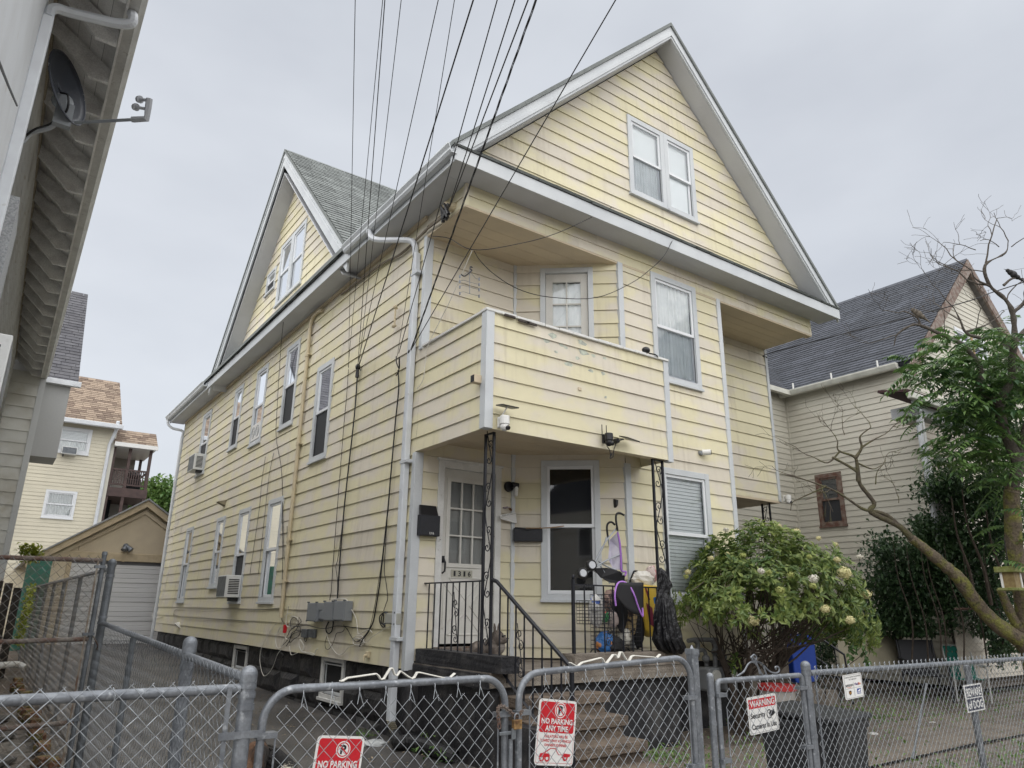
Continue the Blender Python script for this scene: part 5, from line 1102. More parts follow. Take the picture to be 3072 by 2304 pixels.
MB().box(XR-.02, XR+.03, yc-.06, yc-.01, .3, ez).build('corner_board', RSID, rh)
xrg, zrg = 15.28, 10.42; half = xrg-11.35; sl = (zrg-6.82)/half; n_ = V((-sl, 0, 1)).normalized(); up_ = V((1, 0, sl)).normalized()
yfr = at(6, 1840, 30, 'x', xrg).y
RR = Fr((11.35, 0, 6.82), (0, 1, 0), n_, up_); rl = half*math.hypot(1, sl)
MB(RR).quad((yfr, -.06, 0), (14, -.06, 0), (14, -.06, rl), (yfr, -.06, rl)).build('roof', SHD, rh, solid=.08)
shingles(rh, SHD, RR, yfr-.03, 9.5, int(rl/.142), .142, tab=.31, th=.013, rag=.012)
MB().quad((xrg, yfr, zrg), (xrg+half, yfr, zrg-half*sl), (xrg+half, 14, zrg-half*sl), (xrg, 14, zrg)).build('roof', SHD, rh, solid=.08)
W2 = Fr((0, yc-.22, 6.82), (1, 0, 0), (0, -.7, .72), (0, .72, .7)); MB(W2).quad((9.0, -.06, 0), (11.6, -.06, 0), (13.2, -.06, 1.8), (9, -.06, 1.8)).build('roof', SHD, rh, solid=.05); shingles(rh, SHD, W2, 9.0, 11.6, 12, .142, clip=lambda s: (9, 11.5+s*.72))
GUT = mat('gutter_cream', (.60, .60, .54), .5, (.5, .5, .45), 5)
MB().prism([(11.35-a_, yfr+.3, 6.68+b) for a_, b in ((0, 0), (.08, 0), (.1, .03), (.13, .1), (.13, .13), (0, .13))], (0, yc-yfr-.3, 0)).build('gutter', GUT, rh); MB().box(9.2, 11.3, yc-.34, yc-.24, 6.68, 6.8).build('gutter', GUT, rh)
MB().box(11.36, XR, yfr+.3, yc, 6.72, 6.74).build('soffit', SOF, rh)
for y in (.8, 1.9, 2.9): MB().box(11.2, 11.24, y, y+.02, 6.79, 6.95).build('gutter_strap', WHT, rh)
# front gable
GR = Fr((0, y0r, 0), (1, 0, 0), (0, -1, 0))
wl_ = lambda x, y: at(6, (2560+x*512/1659-2048)*2212/1024, (620+y*512/1659-768)*2212/1024, 'y', y0r)
a, b, c_ = wl_(965, 1165), wl_(1090, 1450), wl_(1225, 1290); pw = (a.x, b.x+.04, b.z+.1, a.z)
siding(rh, GR, 5.9, zrg-.35, lambda z: (XR+max(0, (z-6.9)/sl), 2*xrg-XR-max(0, (z-6.9)/sl)), [(pw[0], pw[0]+1.75, pw[2], pw[3])], e=.1345, zb=.3, mt=RSID, far=True, depth=.013)
siding(rh, GR, .3, 5.9, lambda z: (XR, 19), e=.1345, zb=.3, mt=mat('right_siding_peach', (.54, .49, .41), .6, (.52, .49, .42), 1), far=True, depth=.013)
LIL = mat('lilac_curtain', (.42, .36, .58), .7, (.5, .45, .64), 3)
for i in (0, 1):
    w_ = window(rh, GR, pw[0]+i*.88, pw[0]+.84+i*.88, pw[2], pw[3], c=.07, up='none', low='none', far=True, mt=VINYL)
    wavy(GR, pw[0]+.08+i*.88, pw[0]+.77+i*.88, pw[2]+.08, pw[3]-.08, -.1, .01, 5).build('curtain', LIL, w_, smooth=True)
MB(GR).box(pw[0]+.8, pw[0]+.92, -.02, .045, pw[2]-.02, pw[3]+.02).build('mullion', mat('bare_pine', (.32, .2, .1), .7, fine=.15), rh)
WRK = mat('weathered_rake', (.15, .10, .08), .85, (.24, .21, .185), 9, fine=.3, col3=(.33, .3, .27), scale3=22, lo3=.62, hi3=.75)
for s in (-1, 1):
    xa = xrg+s*(half+.1); za = zrg-(half+.1)*sl
    MB().prism([(xrg, yfr-.04, zrg-.02), (xa, yfr-.04, za-.02), (xa, yfr-.04, za-.36), (xrg, yfr-.04, zrg-.4)], (0, .06, 0)).build('rake_board', WRK, rh)
    MB().prism([(xrg, yfr+.03, zrg-.3), (xa, yfr+.03, za-.3), (xa, yfr+.03, za-.33), (xrg, yfr+.03, zrg-.33)], (0, y0r-yfr, 0)).build('rake_soffit', mat('dark_soffit', (.16, .155, .15), .8, (.1, .095, .09), 5), rh)
# front porch roof and downspout of that house
a, b = at(6, 1450, 905, 'y', -.5), at(6, 1660, 870, 'y', -.5)
MB().box(a.x, a.x+6, -.6, -.5, a.z-.06, a.z+.07).build('gutter', GUT, rh, bev=.02); MB().quad((a.x-.02, -.55, a.z+.09), (a.x+6, -.55, a.z+.09), (a.x+6, .1, a.z+.25), (a.x+.15, .1, a.z+.25)).build('porch_roof', mat('maroon_shingle', (.05, .022, .025), .9, fine=.3), rh, solid=.05)
MB().box(a.x+.55, a.x+6, -.42, .1, a.z-.26, a.z-.05).build('porch_beam', SOF, rh)
p = at(6, 1540, 1000, 'y', -.45); MB().tube(smoothpath([(a.x+.25, -.5, a.z-.05), (a.x+.3, -.5, a.z-.22), (p.x+.02, -.42, p.z-.02), (p.x, -.38, p.z-.3)], 4)+[V((p.x, -.38, 2.4))], .05, 8).build('downspout', DSPT, rh, smooth=False)
MB().box(p.x+.12, p.x+.2, -.4, -.3, 2.4, a.z-.3).build('corner_board', WHT, rh)
siding(rh, Fr((0, -.3, 0), (1, 0, 0), (0, -1, 0)), .5, a.z-.32, lambda z: (p.x+.2, 19), e=.1345, zb=.3, mt=MAT['right_siding_peach'], far=True, depth=.013)
flush_boards(200)
# ---------------------------------------------------------------- houses across the street (seen mirrored in the windows)
OP = [(-27, (.30, .32, .34), 'grey'), (-17, (.5, .47, .4), 'cream'), (-7, (.22, .25, .28), 'slate blue'), (4, (.45, .4, .33), 'tan'), (14, (.34, .3, .26), 'brown'), (24, (.48, .49, .48), 'white')]
for i, (x, c_, nm) in enumerate(OP):
    t = thing('opposite_house', nm+' gabled house across the street, mirrored in the window glass', 'house', (x, -24, 0), 'houses across the street')
    mt_ = mat('opposite_wall_'+nm.replace(' ', '_'), c_, .7, fine=.05); MB().box(x-4, x+4, -32, -22.02, -.1, 6.6).build('wall', mt_, t)
    fo = Fr((x, -22, 0), (-1, 0, 0), (0, 1, 0)); siding(t, fo, .3, 6.6, lambda z: (-4, 4), e=.2, zb=.3, mt=mt_, far=True)
    MB().prism([(x-4.4, -22-.3, 6.4), (x+4.4, -22-.3, 6.4), (x, -22-.3, 9.6)], (0, -9.7, 0)).build('roof', SHD, t)
    for wx in (-2.6, -.6, 2.2):
        for wz in (1.2, 4.2): MB(fo).box(wx-.5, wx+.5, .02, .08, wz, wz+1.6).build('window', WHT, t); MB(fo).box(wx-.4, wx+.4, .08, .085, wz+.1, wz+1.5).build('pane', BLK, t)

# ---------------------------------------------------------------- things fixed to the porch walls
BN = -.03
p, q = at(8, 508, 15, 'y', HB-.08), at(8, 630, 160, 'y', HB-.08)
t = thing('mailbox', 'tall black wall mailbox left of the front door with lid up', 'mailbox', ((p.x+q.x)/2, HB-.06, q.z))
MB().box(p.x, q.x, HB-.11, HB-.02, q.z, p.z).build('box', IRON, t, bev=.008)
MB().prism([(p.x-.01, HB-.1, p.z), (q.x-.02, HB-.1, p.z), (q.x-.03, HB-.05, p.z+.12), (p.x+.01, HB-.05, p.z+.12)], (0, .02, 0)).build('lid', BLK, t, bev=.006)
fm = Fr(((p.x+q.x)/2+.02, HB-.113, q.z+.03), (1, 0, 0), (0, -1, 0)); text(t, fm, '1316', 0, .0, .06, .028, WSIGN, .001)
pa, pb = angp(8, 1120, 110), angp(8, 1305, 195)
t = thing('mailbox', 'wide black wall mailbox beside the porch window', 'mailbox', ANG.p((pa[0]+pb[0])/2, .06, pb[1]))
MB(ANG).box(pa[0], pb[0], .02, .10, pb[1], pa[1]).build('box', IRON, t, bev=.008)
u0_, u1_ = pa[0], pb[0]; MB(ANG).prism([(u0_, .02, pa[1]), (u1_, .02, pa[1]), (u1_-.02, .1, pa[1]+.005), ((u0_+u1_)/2, .13, pa[1]-.03), (u0_+.02, .1, pa[1]+.005)], (0, 0, .008)).build('lid', IRON, t)
st_ = [angp(8, 1000, 20), angp(8, 1090, 100), angp(8, 1200, 110), angp(8, 1330, 110), angp(8, 1445, 98)]
tag(MB(ANG).tube(smoothpath([(a, .12, z) for a, z in st_[2:]], 4), .007, 5).build('wood_stick', mat('stick_wood', (.3, .2, .11), .8)), 'thin wooden stick lying on the wide black mailbox', 'stick')
# number plate on the door
f = Fr(((.57+.86)/2, HB+.03, 2.02), (1, 0, 0), (0, -1, 0)); t = thing('number_plate', 'grey number plate on the white front door', 'number plate', f.O)
MB(f).box(-.15, .15, 0, .006, -.045, .045).build('plate', mat('plate_grey', (.36, .35, .29), .5, fine=.1), t)
for i, c_ in enumerate('1316'): text(t, f, c_, -.105+i*.07, 0, .028 if c_ == '1' else .042, .062, BLKP, .0075, .02)
# porch lamp
pa = angp(5, 1090, 1500); t = thing('porch_lamp', 'round black porch lamp with white bulb by the front door', 'lamp', ANG.p(pa[0], .03, pa[1]))
p = at(5, 1085, 1495, 'y', HB-.03); MB().cyl((p.x, HB-.02, p.z), (p.x, HB-.05, p.z), .07, .065, 16).cyl((p.x+.02, HB-.08, p.z+.02), (p.x+.1, HB-.1, p.z+.01), .04, .04, 10).build('base', BLK, t); MB().cyl((p.x+.07, HB-.1, p.z+.0), (p.x+.07, HB-.1, p.z-.1), .03, .022, 10).ell((p.x+.07, HB-.1, p.z-.1), .024, .024, .03, 8, 6).build('bulb', WHT, t, smooth=True)
# torn delivery notice
nt_ = [(1028, 20), (1130, 0), (1138, 75), (1032, 45)]
mb = MB(); mb.v = [at(8, x, y, 'y', HB-.06-.04*(i % 2)) for i, (x, y) in enumerate(nt_)]; mb.face(0, 1, 2, 3)
t = tag(mb.build('delivery_notice', WSIGN, solid=.002), 'torn white delivery notice curling off the porch wall', 'notice')
ff, ww, hh_ = sframe(mb.v[0], mb.v[1], mb.v[3]); text(t, ff, 'FedEx', ww*.7, .16, .09, .035, MAT['print_purple'], .012); text(t, ff, 'PLEASE LEAVE PACKAGES', ww*.55, .02, .2, .02, BLKP, .03); flat(t, ff, [(ww*.82+x, .1+z) for x, z in ((-.02, .03), (.02, .03), (.02, -.01), (0, -.03), (-.02, -.01))], .024, MAT['print_brown'])
# stub on the angled wall
pa = angp(5, 1770, 1605); tag(MB(ANG).prism([(pa[0]-.015, .0, pa[1]-.06), (pa[0]-.02, .0, pa[1]+.06), (pa[0]+.02, .05, pa[1]+.04), (pa[0]+.01, .05, pa[1]-.03)], (.03, 0, 0)).build('wall_hook', BLK, bev=.004), 'small black hook on the wall right of the porch window', 'hook')
# ---------------------------------------------------------------- security cameras
def ptz(label, P, mt, s=1, f=None, panel=None, antenna=False):
    t = thing('security_camera', label, 'camera', P); f = f or Fr(P, (1, 0, 0), (0, -1, 0))
    MB(f).box(-.03*s, .03*s, 0, .03*s, -.05*s, .06*s).box(-.025*s, .025*s, .03*s, .07*s, .02*s, .05*s).build('bracket', mt, t, bev=.004)
    MB(f).cyl((0, .09*s, .06*s), (0, .09*s, -.03*s), .05*s, .052*s, 14).build('body', mt, t, smooth=False, bev=.008)
    MB(f).ell((0, .09*s, -.05*s), .046*s, .046*s, .046*s, 14, 9).build('head', mt, t, smooth=True)
    MB(f).cyl((.012*s, .125*s, -.065*s), (.016*s, .142*s, -.075*s), .026*s, .022*s, 12).build('lens', BLK, t)
    if antenna:
        for x in (-.05, .02): MB(f).cyl((x*s, .03, .04*s), (x*s, .03, .17*s), .006*s, .005*s, 6).build('antenna', mt, t)
    if panel:
        c, X, Y = panel; MB(Fr(c, X, Y, V(X).cross(V(Y)))).box(-.1, .1, -.065, .065, -.006, .006).build('solar_panel', BLK, t); MB().tube([f.p(0, .03, .06*s), V(c)], .008, 6).build('stem', mt, t)
    return t
p = at(5, 1025, 1085, 'y', -HP-.03); ptz('white dome camera at the balcony corner with a small solar panel', p, WHT, 1.05, panel=(p+V((.03, -.1, .17)), V((1, -.1, -.05)), V((0, 1, .15))))
p = at(5, 1700, 1190, 'y', -HP-.03); ptz('black camera with two antennas on the balcony front', p, BLK, 1.0, antenna=True)
p = at(5, 1775, 1200, 'y', -HP-.03); t = thing('solar_panel', 'small black solar panel on an arm beside the black camera', 'solar panel', p)
MB().cyl(p, p+V((0, -.05, 0)), .035, .03, 10).tube([p+V((0, -.04, 0)), p+V((.06, -.08, .02))], .01, 6).build('arm', BLK, t); c = p+V((.14, -.1, .03)); MB(Fr(c, V((1, 0, -.12)), V((0, 1, .3)), V((.12, -.3, 1)))).box(-.11, .11, -.07, .07, -.006, .006).build('panel', BLK, t, bev=.003)
mb = MB(); mb.tube(smoothpath([at(5, 1720, 1230, 'y', -HP-.04), at(5, 1740, 1260, 'y', -HP-.04), at(5, 1745, 1300, 'y', -HP-.04), at(5, 1755, 1275, 'y', -HP-.04), at(5, 1740, 1310, 'y', -HP-.04), at(5, 1760, 1300, 'y', -HP-.04), at(5, 1765, 1260, 'y', -HP-.04), at(5, 1780, 1215, 'y', -HP-.04)], 4), .006, 5)
tag(mb.build('cable', CABLE), 'short black cable bunched under the black camera', 'cable')
p = at(6, 135, 1275, 'y', -.03); t = thing('security_camera', 'small white bullet camera on the front wall right of the porch', 'camera', p)
MB().cyl(p+V((-.06, .02, -.01)), p+V((-.06, -.02, -.01)), .035, .03, 12).build('base', GREY, t); MB().cyl(p+V((-.03, .0, .0)), p+V((.05, -.09, .0)), .042, .042, 14).build('body', WHT, t, smooth=False, bev=.006); MB().cyl(p+V((.05, -.09, 0)), p+V((.056, -.097, 0)), .034, .032, 14).build('lens', BLK, t)
p = at(6, 655, 1575, 'y', RC-.1); ptz('white dome camera under the far right corner of the house', p, WHT, 1.0)
p = at(5, 1975, 620, 'y', -HP); t = thing('balcony_camera', 'black camera lying on the balcony rail near its right end', 'camera', p)
MB().ell(p+V((0, 0, .02)), .06, .05, .045, 12, 8).build('body', BLK, t, smooth=True); MB().tube([p+V((.03, -.02, -.02)), p+V((.12, -.05, -.03)), p+V((.16, -.05, -.045))], .01, 5).build('lead', BLK, t)
p = at(5, 900, 805, 'x', -.02); t = thing('vent_stub', 'small square vent stub on the side of the balcony', 'vent', p); MB().box(p.x-.1, p.x+.02, p.y-.04, p.y+.04, p.z-.045, p.z+.045).build('duct', BEIGE, t, bev=.004); MB().box(p.x-.103, p.x-.1, p.y-.034, p.y+.034, p.z-.038, p.z+.038).build('opening', BLK, t)
p = at(5, 645, 522, 'x', .0); tag(MB().cyl(p+V((-.02, 0, 0)), p+V((.25, -.05, .06)), .02, .02, 10).build('pipe_end', mat('pipe_blue', (.1, .14, .17), .5)), 'blue grey pipe end sticking out over the balcony rail', 'pipe')
p = at(5, 1545, 862, 'y', -HP-.015); tag(MB().box(p.x-.025, p.x+.025, p.y-.006, p.y+.004, p.z-.018, p.z+.018).build('wall_tag', BEIGE), 'tiny beige tag on the balcony front', 'tag')
# hanger rack hung on the wires
t = thing('clothes_hanger', 'silver tiered skirt hanger hanging from a wire at the balcony', 'hanger', at(5, 830, 150, 'y', -.2))
HG = lambda x, y: at(5, x, y, 'y', -.2)
MB().tube(smoothpath([HG(850, 75), HG(838, 70), HG(835, 85), HG(845, 95), HG(800, 130), HG(775, 118)], 4), .008, 6).build('hook', BLK, t)
for i, y in enumerate((130, 165, 198, 240)):
    mb = MB(); mb.tube(smoothpath([HG(768, y), HG(790, y-8), HG(832, y+(4 if i else -25)), HG(870, y+14), HG(893, y+18)], 3), .0025, 5)
    for x, d in ((768, 0), (893, 18)): q = HG(x, y+d); mb.box(q.x-.007, q.x+.007, q.y-.007, q.y+.007, q.z-.022, q.z+.012)
    mb.build('bar', GALV, t)
MB().tube([HG(832, 85), HG(832, 245)], .004, 5).build('stem', GALV, t)
# ---------------------------------------------------------------- porch clutter
def ZP(x, y, yp): return atp(1650+x/3.291, 1480+y/3.291, 'y', yp)
ct = thing('shopping_cart', 'black wire folding cart full of bags on the porch', 'cart', (1.8, -.3, 1.03))
a, b = ZP(365, 1060, -.38), ZP(600, 1290, -.38); c, d = ZP(490, 1000, -.15), ZP(880, 1560, -.3)
mb = MB()
def cage(x0, x1, y0, y1, z0, z1, nx, nz):
    for i in range(nx+1):
        x = x0+(x1-x0)*i/nx
        for y in (y0, y1): mb.tube([(x, y, z0), (x, y, z1)], .0028, 4)
        mb.tube([(x, y0, z0), (x, y1, z0)], .0028, 4)
    for j in range(nz+1):
        z = z0+(z1-z0)*j/nz
        mb.tube([(x0, y0, z), (x1, y0, z), (x1, y1, z), (x0, y1, z)], .0032, 4, closed=True)
cage(a.x, b.x, -.40, -.2, b.z, a.z, 8, 7); mb.build('basket', IRON, ct)
mb = MB(); cage(c.x, d.x, -.36, .02, 1.14, c.z, 10, 14); mb.build('cage', IRON, ct)
for x_, y_, r_ in ((445, 1500, .085), (745, 1510, .085), (850, 1540, .06)):
    w0_ = ZP(x_, y_, -.39); mb = MB(); mb.tube([(w0_.x+r_*math.cos(R(k)), -.39, 1.03+r_+.01+r_*math.sin(R(k))) for k in range(0, 360, 20)], .008, 6, closed=True)
    for k in range(0, 360, 45): mb.tube([(w0_.x, -.39, 1.04+r_), (w0_.x+r_*math.cos(R(k)), -.39, 1.04+r_+r_*math.sin(R(k)))], .002, 4)
    mb.build('wheel', BLKR, ct)
MB().tube(smoothpath([ZP(780, 900, -.1), ZP(820, 790, -.1), ZP(840, 768, -.1), ZP(900, 780, -.1), ZP(945, 775, -.1), ZP(950, 800, -.1)], 4), .012, 6).build('handle', IRON, ct)
def crumple(name, label, cat, c, rx, ry, rz, mts, seed, amp=.25, lev=3, grp=None):
    rnd = random.Random(seed); ph = [(V((rnd.uniform(-1, 1), rnd.uniform(-1, 1), rnd.uniform(-1, 1))).normalized()*rnd.uniform(2, 7), rnd.uniform(0, 6)) for _ in range(10)]
    mb = MB(); mb.ell(c, rx, ry, rz, 26, 16); cc = V(c)
    for i, v in enumerate(mb.v):
        d_ = v-cc; n = V((d_.x/rx, d_.y/ry, d_.z/rz)); s = sum(abs(math.sin(k.dot(n)+o)) for k, o in ph)/10; mb.v[i] = cc+d_*(1-amp+2*amp*s)
    for i in range(len(mb.f)): mb.mi[i] = rnd.randrange(len(mts)) if len(mts) > 1 else 0
    o = mb.build(name, mts, smooth=False); return tag(o, label, cat, grp)
STKC = mat('black_cloth', (.012, .012, .014), .75, fine=.2)
PLB = mat('bag_white', (.6, .59, .57), .35, (.45, .44, .44), 12); BLUE = mat('bag_blue', (.03, .12, .32), .4); GRN = mat('bag_green', (.06, .42, .12), .4); ORG = mat('bag_red', (.6, .08, .05), .4); TAN = mat('bag_tan', (.5, .38, .2), .6, (.3, .2, .12), 9); YEL = mat('bag_yellow', (.62, .42, .05), .35, (.5, .36, .08), 5, fine=.06); MAR = mat('bag_maroon', (.16, .02, .04), .4)
p = ZP(460, 1170, -.3); crumple('grocery_bag', 'crumpled white plastic bag in the cart basket', 'bag', p, .10, .07, .15, [mat('bag_print', (.6, .59, .57), .4, (.3, .24, .18), 14, .58, .64)], 1)
p = ZP(540, 1220, -.33); crumple('ball', 'green and red toy ball in the cart basket', 'ball', p, .062, .055, .062, [mat('ball_print', (.06, .42, .12), .4, (.6, .08, .05), 14, .55, .57)], 2, .04)
p = ZP(620, 1240, -.32); crumple('grocery_bag', 'clear pinkish bag bulging from the cart basket', 'bag', p, .07, .06, .09, [mat('bag_clear', (.5, .42, .4), .2)], 3)
p = ZP(540, 1480, -.3); crumple('grocery_bag', 'blue bag with orange print low in the cart', 'bag', p, .12, .08, .12, [mat('bag_blue_print', (.03, .12, .32), .4, (.4, .18, .06), 9, .58, .62)], 4)
p = ZP(740, 1420, -.3); crumple('grocery_bag', 'white paper scraps low in the middle of the cart', 'bag', p, .09, .06, .09, [mat('scrap_print', (.58, .56, .5), .6, (.3, .25, .18), 14, .56, .62)], 5)
p = ZP(790, 1180, -.25); crumple('jacket', 'tan patterned cloth bundle in the middle of the cart', 'cloth', p, .08, .08, .26, [mat('cloth_print', (.5, .38, .2), .7, (.06, .04, .03), 14, .56, .6)], 6)
p = ZP(920, 850, -.2); crumple('grocery_bag', 'white and orange paper bag on top of the cart', 'bag', p, .16, .08, .09, [mat('bag_paper_print', (.62, .6, .55), .5, (.45, .25, .14), 8, .6, .64)], 8, .3)
p = ZP(1000, 800, -.2); crumple('grocery_bag', 'pale pink crumpled bag on top beside the post', 'bag', p, .07, .06, .1, [mat('bag_pink', (.55, .45, .42), .5, (.5, .2, .22), 12, .55, .6)], 9, .3)
p = ZP(700, 1120, -.34); crumple('dark_jacket', 'black cloth hanging in the middle of the cart', 'cloth', p, .09, .05, .26, [STKC], 50, .2)
p = ZP(870, 1330, -.28); crumple('dark_jacket', 'black cloth low behind the yellow sack', 'cloth', p, .08, .06, .22, [STKC], 51, .2)
p = ZP(600, 1060, -.22); crumple('grocery_bag', 'beige pink cloth bundle high in the cart', 'bag', p, .10, .06, .12, [mat('bundle_pink', (.4, .28, .24), .7, (.12, .08, .08), 12, .52, .58)], 52, .3)
p = ZP(640, 1500, -.34); crumple('dark_jacket', 'dark bag on the porch floor under the cart', 'bag', p, .12, .06, .09, [STKC], 53, .25)
p = ZP(450, 1090, -.36); crumple('grocery_bag', 'white and blue printed bag in the basket corner', 'bag', p, .07, .04, .09, [mat('bag_blueprint', (.6, .6, .58), .4, (.08, .14, .4), 12, .58, .62)], 54, .3)
pts = [ZP(900, 900, -.36), ZP(1065, 910, -.36), ZP(1060, 1300, -.36), ZP(1010, 1430, -.36), ZP(960, 1350, -.36)]
t = thing('pet_food_sack', 'tall yellow printed sack standing behind the railing', 'sack', (pts[3].x, -.3, 1.03))
MB().prism(pts, (0, .12, 0)).build('sack', YEL, t, bev=.02)
for q, m_ in (([(950, 1080), (1010, 1130), (1040, 1330), (985, 1290)], MAR), ([(1020, 1030), (1062, 1015), (1060, 1090), (1030, 1090)], BLUE), ([(935, 930), (950, 925), (990, 1050), (975, 1060)], MAR)):
    mb = MB(); mb.v = [ZP(x, y, -.364) for x, y in q]; mb.face(0, 1, 2, 3); mb.build('print', m_, t)
# black rubbish bag draped over the rail and the post foot
BAGM = mat('rubbish_bag', (.010, .010, .012), .28, fine=.1, bump=.9, bscale=22)
def bag(a, b_):
    # a around, b down
    prof = [(0, 1100, .02, 740), (.08, 1120, .09, 780), (.22, 1150, .16, 900), (.3, 1120, .11, 980), (.42, 1140, .19, 1060), (.62, 1155, .25, 1250), (.85, 1180, .31, 1450), (.95, 1220, .29, 1540), (1, 1240, .16, 1580)]
    for i in range(len(prof)-1):
        if prof[i][0] <= b_ <= prof[i+1][0]+1e-6:
            k = (b_-prof[i][0])/(prof[i+1][0]-prof[i][0]); x, w_, y = [prof[i][j]+(prof[i+1][j]-prof[i][j])*k for j in (1, 2, 3)]
    P0 = ZP(x, y, -.66); t_ = 2*math.pi*a
    fold = 1+.10*math.sin(9*t_+b_*3)*b_+.09*math.sin(17*t_+1+5*b_)+.07*math.sin(31*t_-6*b_)*b_+.05*math.sin(23*b_+5*t_)
    return V((P0.x+w_*.62*fold*math.cos(t_), -.64+w_*.36*fold*math.sin(t_), P0.z+.012*math.sin(5*t_+9*b_)))
tag(MB().sheet(bag, 84, 40).build('rubbish_bag', BAGM, smooth=True), 'black plastic rubbish bag hanging from the right porch post', 'rubbish bag')
# folded stroller
sr = thing('stroller', 'folded grey and purple umbrella stroller on top of the cart', 'stroller', ZP(600, 900, -.35))
PUR = mat('stroller_purple', (.30, .13, .46), .6); STW = mat('stroller_cloth', (.5, .48, .55), .7, (.35, .32, .45), 9); STK = mat('stroller_black', (.012, .012, .014), .7)
def tb(nm, pts, r, m_, k=4): MB().tube(smoothpath([ZP(x, y, yp) for x, y, yp in pts], k), r, 7).build(nm, m_, sr, smooth=True)
tb('handle', [(640, 310, -.3), (610, 285, -.3), (575, 295, -.3), (562, 340, -.3), (572, 440, -.3)], .013, BLKR); tb('handle', [(730, 215, -.42), (690, 195, -.42), (658, 205, -.42), (652, 260, -.42), (668, 370, -.42)], .013, BLKR)
for q in ([(572, 430, -.3), (585, 520, -.3)], [(668, 360, -.42), (700, 560, -.42), (718, 810, -.42)], [(660, 340, -.4), (560, 460, -.38), (490, 580, -.36), (430, 700, -.36)], [(560, 430, -.3), (520, 540, -.3), (440, 690, -.32)], [(710, 595, -.42), (560, 660, -.4), (440, 730, -.38), (350, 795, -.38)], [(480, 670, -.36), (560, 720, -.36), (660, 760, -.38)], [(500, 720, -.35), (560, 820, -.35), (590, 890, -.36)], [(430, 760, -.33), (540, 830, -.33), (660, 885, -.36)]): tb('frame_tube', q, .009, mat('stroller_tube', (.3, .32, .34), .35, metal=.5), 3)
for x, y in ((400, 710), (312, 790)):
    c = ZP(x, y, -.38); X = V((.75, -.6, .1)).normalized()
    MB().cyl(c-X*.0-V((0, 0, 0)), c+V((-.02, -.05, .0)), .062, .062, 18).build('wheel', BLKR, sr, bev=.01); MB().cyl(c+V((-.02, -.051, 0)), c+V((-.024, -.062, 0)), .042, .038, 16).build('hub', mat('hub_grey', (.5, .52, .55), .4), sr)
mb = MB(); mb.v = [ZP(*q) for q in ((665, 385, -.41), (590, 460, -.3), (575, 650, -.32), (620, 740, -.36), (705, 760, -.41), (695, 560, -.42))]; mb.face(0, 1, 2, 3, 4, 5); mb.build('seat_cloth', STW, sr, solid=.012)
mb = MB(); mb.v = [ZP(*q) for q in ((430, 740, -.35), (560, 735, -.35), (690, 770, -.4), (735, 820, -.4), (730, 880, -.38), (600, 885, -.36), (500, 830, -.34))]; mb.face(0, 1, 2, 3, 4, 5, 6); mb.build('seat_black', STK, sr, solid=.02)
tb('trim', [(668, 380, -.415), (690, 500, -.425), (700, 640, -.425), (705, 760, -.42), (750, 775, -.42), (740, 815, -.42)], .012, PUR)
def can(a, b): x = 640+280*a; y = 880+(1210-880)*b*(.35+.65*a)+(60*math.sin(a*3.14))*b; return ZP(x, y, -.58-.05*math.sin(a*3.14))
MB().sheet(can, 14, 8).build('canopy', STK, sr, smooth=True, solid=.01); tb('trim', [(650, 1110, -.59), (640, 1000, -.6), (665, 895, -.6), (720, 872, -.6), (780, 910, -.62), (830, 1000, -.64), (870, 1120, -.62), (915, 1215, -.6), (912, 1130, -.6)], .010, mat('trim_lilac', (.42, .2, .62), .5))
# ---------------------------------------------------------------- gas meters
gm_ = thing('gas_meter', 'pair of grey gas meters with pipes in front of the house wall', 'gas meter', (3.7, -.25, .3))
GP = lambda x, y, yp=-.2: at(9, x, y, 'y', yp); GPM = mat('gas_pipe', (.15, .155, .16), .55, (.1, .105, .11), 8, fine=.15)
def gp(pts, r): MB().tube(smoothpath([GP(*q) for q in pts], 3), r, 9).build('pipe', GPM, gm_, smooth=True)
gp([(35, 835), (80, 828), (200, 828), (225, 828)], .028); gp([(75, 830), (95, 850), (97, 880), (97, 940)], .03); gp([(185, 830), (205, 850), (208, 890), (212, 1010)], .032); gp([(210, 885), (250, 888), (262, 920), (265, 1010)], .026); gp([(95, 900), (135, 895), (150, 930), (155, 1010)], .026)
for x, y in ((210, 905), (150, 950), (262, 940)): q = GP(x, y, -.22); MB().ell(q, .055, .05, .05, 10, 7).build('valve', GPM, gm_)
for x in (175, 285):
    q = GP(x, 1070, -.24); MB().box(q.x-.12, q.x+.1, -.34, -.14, q.z-.16, q.z+.12).build('meter', mat('meter_grey', (.2, .21, .22), .5, fine=.05), gm_, bev=.03); MB().cyl((q.x, -.34, q.z+.02), (q.x, -.37, q.z+.02), .075, .07, 16).build('dial', mat('dial', (.45, .45, .42), .3), gm_)
